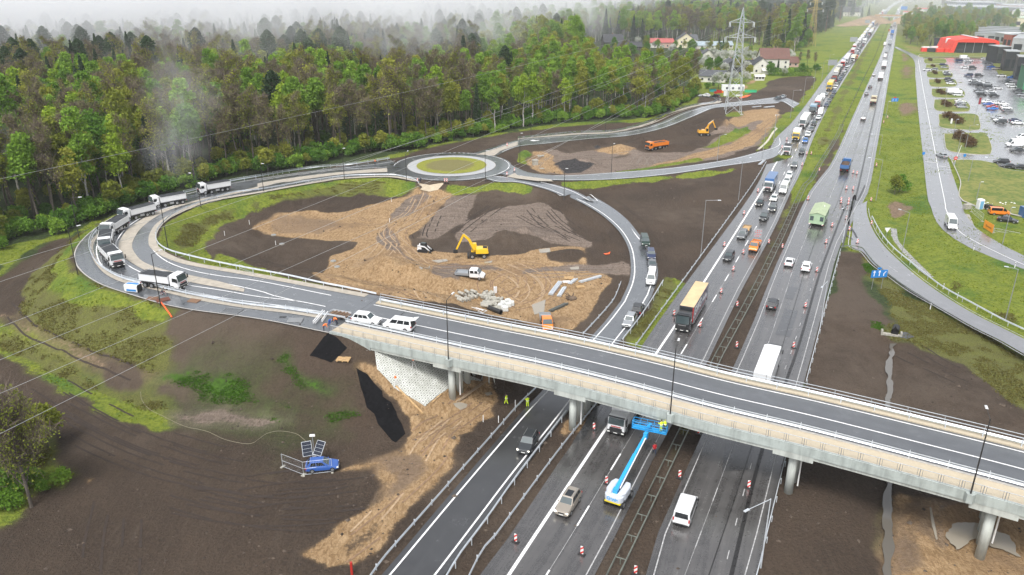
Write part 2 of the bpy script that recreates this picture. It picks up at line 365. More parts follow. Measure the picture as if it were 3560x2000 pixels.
# dark slope with moss
zone('moss',.27,3,0,'400,980 480,930 640,960 760,1000 900,1040 960,1090 870,1140 700,1170 560,1130 470,1080 400,1060')
zone('moss',.13,3,0,'560,820 700,900 860,960 900,1030 700,1010 500,940 430,920 480,860')
zone('moss',.82,.9,9,'1230,0 1400,55 1500,70 1700,120 1860,170',10,'0,120 150,200 330,250 480,290 620,280 760,290 600,310 450,310 300,290 150,230 0,205',9,'1860,205 1700,160 1500,110 1350,60 1180,30')
zone('moss',.75,.7,10,'0,290 120,320 280,350 270,375 120,350 0,325')
zone('moss',.7,.7,10,'200,-100 330,20 400,80 500,140 420,110 320,60 180,-20')
zone('mud',.7,1.5,0,'430,1040 560,1030 700,1045 800,1060 690,1075 560,1062 450,1060')
zone('straw',.3,3,0,'400,1180 760,1190 820,1250 760,1330 560,1440 430,1330 330,1250')
# under-bridge sand and haul track
zone('sand',.95,.7,10,'740,-60 770,0 830,80 880,150 950,210 1000,320 1050,430 990,500 900,560 750,620 600,665 520,705 560,722 700,700 810,690 820,760 862,800 850,860 760,960 650,1050 520,1180 330,1300 400,1340 500,1350 480,1400 620,1380 690,1375 900,1160 1200,850 1280,740 1400,620 1470,500 1480,400 1520,330 1640,300 1700,160 1640,20 1300,-50')
zone('straw',.55,.8,10,'620,640 800,560 1000,520 1180,470 1300,560 1250,700 1100,860 900,960 850,860 900,760 760,640')
zone('soil',.55,.8,10,'600,1240 760,1130 900,1020 980,940 960,1010 820,1150 700,1260 620,1340')
zone('coal',.5,.4,10,'780,920 840,840 900,870 880,930 820,960')
zone('sand',.9,.6,11,'270,430 300,340 340,250 520,250 500,330 430,420 330,460')
# left bottom copse
zone('grass',.8,.8,9,'-300,100 0,170 130,200 330,330 440,470 500,600 560,640 640,720 560,780 450,850 300,860 200,1030 100,1080 0,1110 -300,1200')
zone('dull',.7,.8,9,'-300,100 0,170 130,220 300,340 420,480 480,620 400,700 250,880 100,900 -100,900')
zone('sand',.8,.5,9,'560,730 700,735 712,745 640,805 600,815')
# interior of the loop
zone('grass',.85,.6,5,'1140,330 1180,270 1290,190 1500,110 1860,30',6,'180,60 300,20 600,-20 900,-40 1120,0 1130,10 1000,60 850,40 700,35 500,60 300,115 150,160 0,180',5,'1860,180 1700,230 1600,300 1520,370 1480,400 1480,460 1530,520 1550,480 1600,472 1700,512 1860,600')
ZON.pop()
zone('grass',.85,.6,5,'1125,400 1130,330 1180,262 1290,190 1500,110 1860,20 1860,180 1700,230 1600,300 1520,370 1480,400 1478,460 1530,525 1550,482 1600,474 1700,514 1860,600 1860,632 1400,532 1230,488 1150,445')
zone('dull',.6,1,5,'1200,360 1290,260 1500,180 1860,90 1860,150 1700,200 1560,290 1440,380 1420,440 1300,450')
zone('grass',.8,.6,2,'0,1370 300,1328 620,1290 930,1280 1130,1308 1140,1365 1020,1415 900,1405 760,1375 500,1395 350,1422 200,1450 0,1510')
zone('dull',.55,1,2,'0,1400 300,1350 620,1310 900,1300 900,1390 760,1370 500,1390 350,1415 100,1450')
zone('grass',.85,.6,2,'1350,1335 1860,1312 1900,1315',3,'130,1347 100,1395 40,1402 0,1385',2,'1860,1382 1700,1380 1530,1386 1390,1402 1340,1370')
zone('grass',.8,.5,6,'0,600 300,672 600,742 580,750 300,690 0,625')
zone('sand',1,.5,6,'1140,10 1290,20 1370,55 1383,75 1330,130 1260,200 1180,280 1110,350 1090,380 1100,430 1300,455 1500,470 1680,480 1860,470',7,'0,470 150,440 300,430 450,430 520,520 500,570 620,640 650,660 620,700 600,780 500,900 400,1030 150,1000 0,950',6,'1500,880 1100,800 800,770 600,720 450,670 380,620 500,560 490,490 650,450 690,400 640,385 560,385 300,372 100,345 0,330')
zone('sand',1,.5,5,'1720,310 1860,240 1990,195 2100,175 2250,160 2400,180 2550,205 2650,215 2740,210 2780,290 2500,380 2300,370 2100,355 1860,325')
zone('sand',.95,.5,6,'640,208 870,215 960,150 1005,110 1020,90 1140,10 1290,200 1100,350 900,420 600,385 500,330')
zone('straw',.5,1,6,'0,250 150,190 300,180 600,230 620,280 450,360 200,350 0,330')
zone('mud',.75,.8,6,'1080,60 1200,20 1260,60 1100,200 960,260 980,330 1050,450 1150,540 1060,520 900,440 850,380 880,260 980,160')
zone('mud',.8,.6,6,'1385,75 1560,60 1500,180 1480,250 1300,380 1110,380 1090,370 1200,260 1330,130')
zone('mud',.92,.6,6,'1680,170 1860,140 1990,110',7,'180,115 300,200 420,330 530,400 520,432 300,412 100,400 0,440',6,'1620,430 1620,400 1420,400 1380,350 1480,255 1560,240')
zone('soil',.95,.5,6,'1610,440 1610,390 1680,330 1780,305 1860,305',7,'100,325 170,360 215,400 120,440 0,462')
zone('soil',.9,.5,7,'200,470 300,455 440,450 510,500 440,555 300,560 200,540')
zone('mud',.85,.7,7,'0,580 200,560 500,555 740,535 800,560 790,630 500,600 200,620 0,640')
zone('mud',.7,1,6,'1240,560 1420,540 1700,540 1860,590 1860,620 1600,620 1450,690 1300,680 1240,620')
# upper site
zone('mud',.9,.8,3,'60,1190 140,1090 220,1060 350,1100 500,1080 800,1060 1100,1090 1340,1060 1380,960 1500,880 1860,790 1860,1000 1500,1130 1100,1190 700,1240 400,1262 200,1245')
zone('soil',.85,1,3,'1100,1060 1200,1000 1350,980 1480,960 1300,1060 1200,1090 900,1100 700,1150 650,1130 850,1090')
zone('sand',.8,.6,3,'50,1150 110,1085 200,1080 270,1120 280,1180 340,1240 200,1245 90,1215')
zone('sand',.95,.5,3,'560,1085 620,1060 800,1050 860,1070 780,1112 640,1110')
zone('coal',.95,.5,3,'260,1185 330,1150 450,1150 610,1190 460,1245 340,1240')
zone('coal',.8,.3,3,'535,1058 575,1040 625,1060 570,1068')
zone('sand',.75,.7,3,'1340,1085 1560,1020 1700,930 1760,860 1860,790 1860,880 1700,1040 1500,1108 1100,1190 900,1212 900,1195 1150,1140')
zone('sand',.6,.7,3,'1560,800 1860,775 1860,840 1700,880 1500,930 1480,880')
zone('grass',.95,.5,3,'1335,1062 1450,985 1560,930 1650,912 1660,945 1500,1035 1380,1065')
zone('grass',.85,.4,3,'1475,835 1530,808 1620,806 1600,830 1520,842')
zone('grass',.85,.4,3,'700,1232 1000,1188 1300,1135 1320,1152 1000,1212 720,1250')
zone('grass',.9,.4,3,'0,1095 60,1080 100,1108 60,1150 38,1185 60,1215 0,1190')
zone('grass',.85,.5,3,'330,1310 700,1291 1200,1245 1560,1212 1550,1245 1200,1292 700,1330 450,1352 340,1342')
zone('grass',.75,.6,3,'1860,920 1820,960 1700,1080 1720,1090 1860,1020',4,'150,880 190,830 160,810 60,900')
zone('grass',.8,1,3,'1250,600 1500,600 1820,610 1700,660 1600,700 1300,690')
zone('sand',.7,1,3,'1600,630 1680,570 1720,580 1690,610 1620,640')
zone('grass',.9,1.5,3,'0,930 300,890 700,860 950,850 1170,760 1290,700 1280,745 1150,790 1000,860 700,885 300,912 0,950')
zone('grass',.75,2,2,'640,1185 900,1145 1250,1055 1860,945 1860,930 1250,1040 900,1130 640,1170')
# highway verges: left, median
zone('grass',.85,.6,7,'1080,660 1120,655 1215,690 1060,900 900,1140 780,1130 900,1000 980,880 1040,760')
zone('dull',.6,.5,7,'1050,690 1100,665 1160,700 1010,890 860,1080 800,1110 920,960')
zone('grass',.8,1,4,'0,1010 180,820 230,740 330,620 480,450 560,400 620,330 700,200 740,190 640,325 500,478 300,748 180,898 0,1070')
zone('grass',.9,1.2,4,'200,1447 260,1230 360,960 470,740 560,590 700,370 800,220 860,120 905,60 965,50 940,90 900,190 840,370 720,640 620,860 480,1180 345,1447')
zone('dull',.6,1.5,4,'330,1150 420,900 540,650 640,470 760,260 800,240 700,470 620,640 520,900 420,1080')
zone('soil',.75,.8,4,'400,1447 345,1447 480,1180 580,950 560,880 440,1100 330,1330 280,1447')
zone('grass',.5,.8,8,'0,560 120,330 290,0 200,0 100,230 0,470')
zone('dull',.55,.7,11,'660,1447 830,1130 940,900 1100,560 1190,385 1230,385 1150,560 980,930 830,1200 740,1447')
zone('dull',.4,.7,7,'1430,1270 1540,1060 1640,880 1760,640 1860,450 1860,380 1740,590 1600,840 1500,1050 1390,1260')
# right verge
zone('dull',.32,3,4,'940,560 1040,400 1075,560 1085,700 1100,900 1120,1080 1160,1447 1000,1447 940,1200 900,1000 900,800')
zone('grass',.8,2,4,'900,700 930,560 960,900 900,1100 860,1200 820,1447 760,1447 800,1080 850,800')
zone('straw',.7,2,4,'960,740 1040,730 1060,790 990,830')
zone('straw',.6,2,4,'990,380 1030,420 1040,560 1000,560 980,450')
zone('sand',.35,2,4,'960,310 1060,330 1150,350 1150,375 1000,370')
zone('straw',.9,1.2,8,'870,140 930,90 1010,120 1000,200 940,235 880,210')
zone('grass',.95,1.5,8,'760,130 860,150 900,270 1000,240 1200,250 1350,380 1500,460 1860,600 1860,900 1700,850 1400,780 1200,640 1060,520 950,440 830,320 770,220')
zone('dull',.75,2,8,'1080,560 1300,640 1500,760 1700,870 1860,920 1860,1070 1700,1010 1500,900 1300,790 1150,660')
zone('grass',.85,1,8,'850,330 1000,470 1200,620 1500,850 1860,1020 1860,1080 1500,900 1100,645 950,515 850,415')
zone('dull',.85,.8,8,'690,480 740,545 860,640 1000,740 1300,910 1600,1075 1860,1215 2300,1460 2300,2100 1860,1800 1540,1390 1400,1285 1200,1215 1080,1170 1030,1125 950,1110 940,1050 900,1000 940,970 880,925 850,835 780,760 740,680 680,600')
zone('moss',.75,.5,8,'690,570 740,560 765,580 740,605 690,600')
zone('soil',1,.7,8,'540,465 690,485 670,540 690,640 740,690 780,760 850,835 880,925 940,970 870,1050 930,1115 1030,1122 1080,1172 1200,1212 1400,1282 1540,1390 1660,1470 2000,1700 2000,4200 -900,4200 -100,2400 60,1900 275,1420 400,960')
zone('moss',.5,1,8,'700,650 760,660 850,740 800,800 720,780')
zone('moss',.8,.5,8,'775,970 830,975 845,1020 780,1010')
zone('dull',.6,.7,8,'850,1010 900,980 1050,1000 1060,1040 950,1110 930,1100 870,1060')
zone('straw',.5,1,12,'60,700 130,700 80,1200 60,1447 0,1447 30,1000')
zone('moss',.4,1,12,'780,900 860,860 850,1200 800,1250 760,1100')
zone('sand',.9,.8,12,'900,780 1010,830 1180,880 1400,900 1860,1050 2400,1200 2400,2100 880,2100 890,1447 905,1100')
zone('soil',.7,1,12,'1010,830 1150,900 1180,1050 1240,1220 1150,1160 1060,1000')
zone('mud',.6,1,12,'1180,900 1400,920 1320,1020 1330,1180 1260,1250 1200,1080')
zone('straw',.6,2,12,'900,1000 1050,950 1120,1200 1250,1447 900,1447')
def build_terrain():
 az=np.radians(np.arange(-62,62.01,.115));rs=[16.0]
 while rs[-1]<9000:rs.append(rs[-1]*(1.0048 if rs[-1]<330 else 1.0085 if rs[-1]<1200 else 1.03))
 rs=np.array(rs);A,R=np.meshgrid(az,rs);X=(R*np.sin(A)).ravel();Y=(R*np.cos(A)).ravel()
 H=hz(X,Y);Wt=np.zeros((len(X),8),np.float32);Wt[:,7]=1
 n1=(fbm(X,Y,6.0,5,40)-.5)*1.2+(fbm(X,Y,20,2,41)-.5)*.8
 for ch,w,f,poly in ZON:
  lo=poly.min(0)-f*2-2;hi=poly.max(0)+f*2+2
  k=np.where((X>lo[0])&(X<hi[0])&(Y>lo[1])&(Y<hi[1]))[0]
  if not len(k):continue
  x=X[k];y=Y[k];ins=np.zeros(len(k),bool);dm=np.full(len(k),1e9)
  for a,b in zip(poly,np.roll(poly,-1,0)):
   e=b-a;t=np.clip(((x-a[0])*e[0]+(y-a[1])*e[1])/(e@e+1e-9),0,1)
   dm=np.minimum(dm,(x-a[0]-t*e[0])**2+(y-a[1]-t*e[1])**2)
   c=(a[1]>y)!=(b[1]>y)
   ins^=c&(x<(b[0]-a[0])*(y-a[1])/(b[1]-a[1]+1e-12)+a[0])
  d=np.sqrt(dm)*np.where(ins,1,-1)+n1[k]*(f*1.6+2.0)
  m=np.clip(d/(f*3+1.6)+.5,0,1);m=m*m*(3-2*m)
  Wt[k]*=(1-m*w)[:,None].astype(np.float32)
  if CH[ch]>=0:
   Wt[k,CH[ch]]+=(m*w).astype(np.float32)
 nr,na=len(rs),len(az);V=np.stack([X,Y,H],1)
 i=np.arange((nr-1)*na).reshape(nr-1,na)[:,:-1].ravel()
 F=np.stack([i,i+1,i+na+1,i+na],1)
 me=bpy.data.meshes.new('ground');me.vertices.add(len(V));me.vertices.foreach_set('co',V.ravel())
 me.loops.add(F.size);me.loops.foreach_set('vertex_index',F.ravel()[::1].astype(np.int32))
 me.polygons.add(len(F));me.polygons.foreach_set('loop_start',np.arange(0,F.size,4,dtype=np.int32))
 me.update(calc_edges=True);me.validate()
 if me.polygons[0].normal.z<0:me.flip_normals()
 me.shade_smooth()
 for nm,sl_ in (('za',Wt[:,:4]),('zb',Wt[:,4:])):
  at=me.color_attributes.new(nm,'FLOAT_COLOR','POINT');at.data.foreach_set('color',sl_.ravel().astype(np.float32))
 o=bpy.data.objects.new('ground',me);COL.objects.link(o);tag(o,kind='structure');me.materials.append(ground_mat())
 global TV_,TW_,AZ_,RS_;TV_=V;TW_=Wt;AZ_=az;RS_=rs
 return o
def ground_mat():
 t=NT('ground');pos=t.geo();b=t.b
 A=t.n('Attribute',_attribute_name='za');B=t.n('Attribute',_attribute_name='zb')
 sa=t.n('SeparateColor',i0=A.outputs['Color']);sb=t.n('SeparateColor',i0=B.outputs['Color'])
 chan=[sa.outputs[0],sa.outputs[1],sa.outputs[2],A.outputs['Alpha'],sb.outputs[0],sb.outputs[1],sb.outputs[2],B.outputs['Alpha']]
 n_f=t.noise(1.6,6,pos,.62);n_m=t.noise(.35,5,pos,.6);n_c=t.noise(.06,4,pos,.55);n_x=t.noise(6,4,pos,.65)
 n_e=t.math('MULTIPLY_ADD',n_x,.4,t.math('MULTIPLY',n_f,.6))
 vst=t.noise(1.1,4,t.mapv(pos,(1,.16,1),(0,0,math.radians(30))),.6,.4)
 vst2=t.noise(.9,4,t.mapv(pos,(.12,1,1),(0,0,math.radians(12))),.6,.6)
 def two(n,lo,hi,a,c):return t.mix(t.ramp(n,lo,hi),a,c)
 clod=t.noise(3.2,5,pos,.75);big=t.noise(.022,3,pos,.5)
 soil=t.mix(.5,two(n_c,.35,.65,(.037,.025,.0175),(.078,.054,.037)),two(clod,.3,.7,(.023,.0158,.011),(.096,.068,.047)))
 soil=t.mix(t.math('MULTIPLY',t.ramp(vst,.5,.75),.45),soil,(.088,.067,.049));soil=t.mix(t.math('MULTIPLY',t.ramp(t.math('ADD',big,t.math('MULTIPLY_ADD',n_m,.3,-.15)),.48,.66),.5),soil,(.125,.096,.072))
 rut=t.noise(2.2,3,t.mapv(pos,(1,.45,1),(0,0,math.radians(-20))),.65,.8)
 sand=t.mix(.55,two(n_m,.32,.68,(.27,.165,.075),(.41,.275,.145)),two(rut,.35,.65,(.18,.108,.048),(.45,.315,.18)))
 sand=t.mix(t.ramp(n_c,.55,.72),sand,(.20,.13,.075));sand=t.mix(t.math('MULTIPLY',t.ramp(n_x,.58,.75),.45),sand,(.17,.10,.06))
 grass=t.mix(.55,two(n_m,.3,.7,(.095,.145,.012),(.215,.245,.024)),two(n_f,.3,.7,(.055,.10,.010),(.25,.28,.035)))
 grass=t.mix(t.ramp(n_c,.5,.68),grass,t.mix(t.ramp(n_f,.3,.7),(.045,.10,.012),(.09,.17,.02)))
 dull=t.mix(.6,two(n_m,.32,.68,(.10,.10,.028),(.145,.165,.028)),two(n_x,.35,.65,(.045,.045,.016),(.18,.18,.05)))
 mud=t.mix(.5,two(vst2,.3,.7,(.115,.087,.07),(.26,.205,.165)),two(rut,.35,.65,(.095,.072,.058),(.25,.195,.155)))
 straw=two(n_f,.3,.7,(.13,.09,.06),(.25,.175,.115));moss=two(n_f,.3,.7,(.028,.065,.006),(.06,.135,.010))
 coal=two(n_f,.3,.7,(.018,.017,.018),(.055,.052,.053));floor=two(n_f,.3,.7,(.018,.030,.009),(.05,.075,.02))
 cols=[sand,grass,dull,mud,straw,moss,coal,floor]
 tot=chan[0]
 for w in chan[1:]:tot=t.math('ADD',tot,w)
 rest=t.math('SUBTRACT',1.0,tot,clamp=True)
 def scaled(c,w):
  nd=t.n('VectorMath',_operation='SCALE');t.set(nd.inputs[0],c);t.set(nd.inputs['Scale'],w);return nd.outputs[0]
 acc=scaled(soil,rest)
 for c,w in zip(cols,chan):
  nd=t.n('VectorMath',_operation='ADD');t.set(nd.inputs[0],acc);t.set(nd.inputs[1],scaled(c,w));acc=nd.outputs[0]
 col=t.mix(t.ramp(rest,.35,.75),acc,soil);a=.38
 for c,w in zip(cols,chan):
  tt=t.math('MULTIPLY_ADD',w,1+2*a,-a);tt=t.math('ADD',tt,t.math('MULTIPLY_ADD',n_e,4*a,-2*a))
  col=t.mix(t.ramp(tt,.38,.62),col,c)
 t.set(b.inputs['Base Color'],col)
 wet=t.math('MULTIPLY',t.ramp(n_m,.5,.75),chan[3])
 t.set(b.inputs['Roughness'],t.math('MULTIPLY_ADD',wet,-.35,.88));b.inputs['Specular IOR Level'].default_value=.3
 hgt=t.math('ADD',t.math('MULTIPLY',clod,1.0),t.math('ADD',t.math('MULTIPLY',rut,.8),n_f))
 t.bump(hgt,.9,.26)
 return t.m
GROUND=build_terrain()
# ---------------- asphalt and paint ----------------
def asphalt(name,lo,hi,rough,streak=.5,tint=(1,1,1),coat=1.0):
 t=NT(name);pos=t.geo();uv=t.n('UVMap').outputs[0];b=t.b
 sk=t.noise(1.1,4,t.mapv(uv,(1,.03,1)),.6);sk2=t.noise(.45,3,t.mapv(uv,(1,.012,1)),.5)
 big=t.noise(.05,4,pos,.6);fine=t.noise(9,3,pos,.7);pt=t.noise(.5,4,pos,.6)
 f=t.math('ADD',t.math('MULTIPLY',t.math('ADD',sk,sk2),streak*.5),t.math('MULTIPLY',t.math('ADD',big,pt),(1-streak)*.5))
 f=t.math('ADD',f,t.math('MULTIPLY_ADD',fine,.16,-.08))
 lo=tuple(a*c for a,c in zip(lo,tint));hi=tuple(a*c for a,c in zip(hi,tint))
 t.set(b.inputs['Base Color'],t.mix(t.ramp(f,.33,.67),lo,hi))
 r=t.math('MULTIPLY_ADD',t.ramp(f,.35,.65),.22,rough);r=t.math('MULTIPLY_ADD',t.ramp(pt,.55,.7),-.12,r)
 t.set(b.inputs['Roughness'],r);b.inputs['Specular IOR Level'].default_value=.6;b.inputs['Coat Weight'].default_value=coat;t.set(b.inputs['Coat Roughness'],t.ramp(pt,.35,.75));b.inputs['Coat IOR'].default_value=1.6
 t.set(b.inputs['Coat Roughness'],t.math('MULTIPLY_ADD',t.ramp(f,.3,.7),.22,.10))
 t.bump(fine,.25,.02);return t.m
A_old=asphalt('wet_old_asphalt',(.034,.0325,.0325),(.105,.10,.097),.20,.62)
A_new=asphalt('wet_new_asphalt',(.060,.067,.075),(.115,.123,.132),.22,.35)
A_dark=asphalt('fresh_black_asphalt',(.022,.022,.024),(.040,.041,.043),.30,.35)
A_bri=asphalt('bridge_asphalt',(.050,.054,.060),(.105,.112,.122),.34,.5)
A_lot=asphalt('wet_car_park_asphalt',(.11,.11,.115),(.21,.21,.22),.16,.1)
A_side=asphalt('side_road_asphalt',(.125,.127,.135),(.215,.217,.225),.30,.5)
A_seam=mat('tar_seam',(.022,.021,.021),.3,var=.3,vsc=2)
PAINT=mat('road_paint_white',(.80,.80,.80),.45,var=.14,vsc=3);PAINT2=mat('worn_road_paint',(.42,.42,.42),.5,var=.35,vsc=4)
BEIGE=mat('beige_concrete_paving',(.40,.36,.30),.6,var=.16,vsc=1.3);KERB=mat('kerb_concrete',(.42,.40,.37),.6,var=.15,vsc=2)
CONC=mat('bridge_concrete',(.37,.41,.39),.55,var=.08,vsc=.7);CONC2=mat('pier_concrete',(.44,.465,.435),.55,var=.10,vsc=.9)
GALV=mat('galvanised_steel',(.62,.66,.70),.38,.35,var=.10,vsc=1.5);
for m_,c_ in ((CONC,(.37,.41,.39)),(CONC2,(.44,.465,.435))):
 t_=NT('tmp');bpy.data.materials.remove(t_.m);t_=NT.__new__(NT);t_.m=m_;t_.t=m_.node_tree;t_.b=t_.t.nodes['Principled BSDF'];t_.out=t_.t.nodes['Material Output']
 p_=t_.geo();st=t_.noise(1.6,5,t_.mapv(p_,(1,1,.12)),.65);bl=t_.noise(.5,4,p_,.6);f_=t_.math('ADD',t_.math('MULTIPLY',st,.6),t_.math('MULTIPLY',bl,.4))
 t_.set(t_.b.inputs['Base Color'],t_.mix(t_.ramp(f_,.34,.60),tuple(q*.72 for q in c_),tuple(q*1.08 for q in c_)))
DKST=mat('dark_steel',(.035,.034,.034),.45,.2)
GREY=mat('grey_steel',(.30,.31,.32),.45,.3);MEDR=mat('weathered_rail',(.20,.22,.19),.5,.3,var=.25,vsc=2)
# roads
ribbon('highway',HLl,HLr,A_old,0,3)
ribbon('highway',HRl,HRr,A_old,0,3)
ribbon('road',loopA,loopB,A_new,0,4)
ribbon('road',rampA[45:],rampB[45:],A_new,.006,3)
ribbon('road',rampA[:46],rampB[:46],A_dark,.006,3)
ribbon('road',nrA,nrB,A_new,.012,3)
ribbon('road',upA,upB,A_new,.010,3)
ribbon('road',rrA,rrB,A_side,.016,3)
ribbon('road',sdA,sdB,A_side,.02,3)
def dline(*a,z=None,n=None):
 "digitised line on a road: list of (crop, string)"
 pts=[]
 for k,s in a:pts+=C(k,s)
 w=[P(u,v,Z0) if z is None else (G(u,v)+np.array((0,0,.14)) if z=='G' else P(u,v,z)) for u,v in pts]
 w=np.array(w);L=plen(w)[-1]
 return crom(w,n or max(4,int(L/2.5)))
def mark(A,w=.18,m=PAINT,lift=.03,dash=None,name='road_marking'):
 if dash is None:return ribbon(name,offs(A,-w/2),offs(A,w/2),m,lift)
 on,per=dash;L=plen(A)[-1];s=0;vs=[];fs=[]
 while s+on<L:
  c=cut(A,s,s+on,4);a=offs(c,-w/2);b=offs(c,w/2);base=len(vs)
  for p,q in zip(a,b):vs+=[(p[0],p[1],p[2]+lift),(q[0],q[1],q[2]+lift)]
  fs+=[(base+2*i,base+2*i+1,base+2*i+3,base+2*i+2) for i in range(3)];s+=per
 o=mobj(name,vs,fs,m);o['kind']='structure';return o
 # highway paint
mark(dline((11,'-160,1600 0,1348 650,370'),(7,'1000,1190 1360,650 1770,0'),(4,'60,1205 115,1115 170,1020')),.38)
HLm=dline((11,'120,1590 205,1447 397,1140 755,548'),(7,'1230,1107 1390,840 1520,622 1630,430 1790,155'),(4,'70,1380 160,1200 230,1060 330,880 400,745 500,600 600,440 700,290 800,160 880,75'))
mark(HLm,.2,dash=(4,12));mark(HLm,.05,PAINT2,.026)
mark(offs(HLr,-.8),.13,PAINT2);mark(offs(HRl,.8),.13,PAINT2)
mark(offs(HLl[70:],.7),.25,PAINT)
HR1=dline((11,'1120,1640 1200,1447 1560,480'),(8,'45,1060 150,750 225,530 380,170'),(4,'455,1447 700,800 830,440 930,130'))
HR2=dline((11,'1430,1600 1475,1447 1720,510'),(8,'200,1150 330,720 400,520 560,130'),(4,'620,1447 770,820 860,450 945,130'))
mark(HR1,.10,PAINT2,.028,(3,9));mark(HR1,.04,PAINT2,.024);mark(HR2,.10,PAINT2,.028,(1.5,6))
mark(offs(HRr,-1.0),.12,PAINT2)
for A_,w in ((offs(HR2,.8),.45),(offs(HR1,2.3),.12),(dline((8,'715,465 640,330 600,240 640,60'),(4,'660,1447 720,1330')),.5),(dline((8,'555,430 590,300 640,60')),.35),(dline((8,'585,345 640,390 690,455')),.35)):
 mark(A_,w,A_seam,.022,name='tar_seam')
 # dark repair patches
def sheet(name,pts,m,lift=.02,kind='structure'):
 p=[q if len(q)==3 else (*q,0) for q in pts];bm=bmesh.new()
 f=bm.faces.new([bm.verts.new((a,b,c+lift)) for a,b,c in p]);
 if f.normal.z<0 or True:bmesh.ops.recalc_face_normals(bm,faces=bm.faces)
 bm.normal_update()
 if f.normal.z<0:f.normal_flip()
 bmesh.ops.triangulate(bm,faces=bm.faces);me=bpy.data.meshes.new(name);bm.to_mesh(me);bm.free();me.materials.append(m)
 me.uv_layers.new(name='UVMap');o=bpy.data.objects.new(name,me);COL.objects.link(o)
 if kind:o['kind']=kind
 return o
A_patch=asphalt('asphalt_patch',(.028,.028,.03),(.05,.05,.052),.2,.3)
for k,s in ((8,'165,720 235,725 200,810 140,800'),(8,'145,880 235,890 180,1080 70,1060'),(4,'740,885 760,885 745,915 722,912'),(4,'700,1370 715,1372 700,1415 660,1412'),(11,'1490,500 1700,520 1650,690 1470,700'),(11,'390,500 560,230 610,235 480,460')):
 sheet('asphalt_patch',[P(u,v,Z0) for u,v in C(k,s)],A_patch,.021)
 # loop paint
L1=dline((5,'705,400 695,440 697,490 722,556 790,618 900,668 1060,708 1300,756 1600,806 1860,838'),(6,'250,878 480,908'),z='G')
L2=dline((5,'1330,115 1200,155 1100,190 1000,235 910,300 850,375 832,430 850,500 925,572 1040,630 1200,682 1350,712 1600,750 1860,795'),(6,'270,825 480,866'),z='G')
L3=dline((2,'900,1250 600,1268 300,1305 0,1360'),(5,'1700,55 1430,107 1250,155 1110,217 1010,292 955,370 943,430 965,490 1030,555 1200,615 1400,655 1620,700 1860,752'),(6,'100,785 270,825'),z='G')
L4=dline((2,'1130,1300 960,1262 620,1275 300,1322 0,1372'),(5,'1700,62 1430,122 1290,172 1160,250 1095,320 1077,390 1090,440 1150,508 1250,565 1400,612 1600,648 1860,682'),(6,'520,786'),z='G')
for l in (L1,L2,L3,L4):mark(l,.22)
mark(dline((2,'0,1300 300,1255 600,1222 920,1205'),(2,'921,1205'),z='G'),.2)
LT=dline((1,'1340,1400 1660,1325 1860,1290'),(2,'300,1247 600,1212 860,1182 980,1160'),z='G');mark(LT,.2)
ribbon('traffic_island',dline((5,'1640,52 1450,92 1230,148 1100,198 1000,250 920,310 868,380 853,430 880,500 960,560 1060,612 1220,662 1400,698 1600,735 1752,762'),z='G',n=60),dline((5,'1640,66 1450,103 1250,160 1120,222 1020,298 968,370 950,430 972,485 1040,550 1200,606 1400,648 1600,692 1758,740'),z='G',n=60),BEIGE,.06)
ribbon('traffic_island',dline((5,'1640,52 1860,0'),(2,'0,1322 300,1274 600,1240 920,1212'),z='G',n=40),dline((5,'1640,66 1860,18'),(2,'0,1350 300,1298 620,1256 925,1240'),z='G',n=40),BEIGE,.06)
ribbon('verge_paving',dline((5,'722,325 665,380 648,440 663,510 697,570 758,632 858,684 1000,720 1200,768 1430,822 1700,868 1860,890'),(6,'250,920 470,955'),z='G',n=60),dline((5,'737,338 685,390 670,445 688,507 722,565 788,620 888,668 1010,700 1200,744 1430,794 1700,846 1860,864'),(6,'250,900 480,930'),z='G',n=60),BEIGE,.05)
ribbon('verge_paving',offs(loopB[2:],-1.5),loopB[2:],BEIGE,.04)
ribbon('kerb',loopA[:105],offs(loopA[:105],.22),KERB,.05)
# roundabout
def ring(name,r0,r1,m,z,n=96,c=RC):
 vs=[];fs=[]
 for i in range(n):
  a=2*math.pi*i/n
  for r in (r0,r1):vs.append((c[0]+r*math.cos(a),c[1]+r*math.sin(a),z))
 for i in range(n):j=(i+1)%n;fs.append((2*i,2*i+1,2*j+1,2*j))
 o=mobj(name,vs,fs,m);o['kind']='structure';o.data.uv_layers.new(name='UVMap');return o
ring('roundabout',0,18.3,A_new,2.52)
ring('roundabout_apron',10.6,13.4,mat('apron_concrete',(.40,.41,.42),.45,var=.1,vsc=2),2.60)
ring('roundabout_kerb',10.6,10.9,KERB,2.66);ring('roundabout_kerb',13.3,13.5,KERB,2.61)
ti=NT('island_grass');tp=ti.geo()
dv=ti.n('VectorMath',_operation='DISTANCE');ti.set(dv.inputs[0],tp);dv.inputs[1].default_value=(RC[0]-.5,RC[1],2.8)
nz=ti.noise(.9,5,tp);rr=ti.math('ADD',dv.outputs['Value'],ti.math('MULTIPLY_ADD',nz,3,-1.5));nf=ti.noise(5,4,tp)
ti.set(ti.b.inputs['Base Color'],ti.mix(ti.ramp(rr,6.6,8.2),ti.mix(ti.ramp(nf,.35,.65),(.12,.11,.035),(.19,.17,.06)),ti.mix(ti.ramp(nf,.35,.65),(.14,.17,.015),(.27,.26,.03))))
ti.b.inputs['Roughness'].default_value=.9;ti.bump(nf,.8,.1)
ring('roundabout_lawn',0,10.65,ti.m,2.70)
for a0,a1 in ((195,262),(278,352),(28,75),(100,165)):
 th=np.radians(np.linspace(a0,a1,24));mark(np.stack([RC[0]+17.6*np.cos(th),RC[1]+17.6*np.sin(th),np.full(24,2.52)],1),.2)
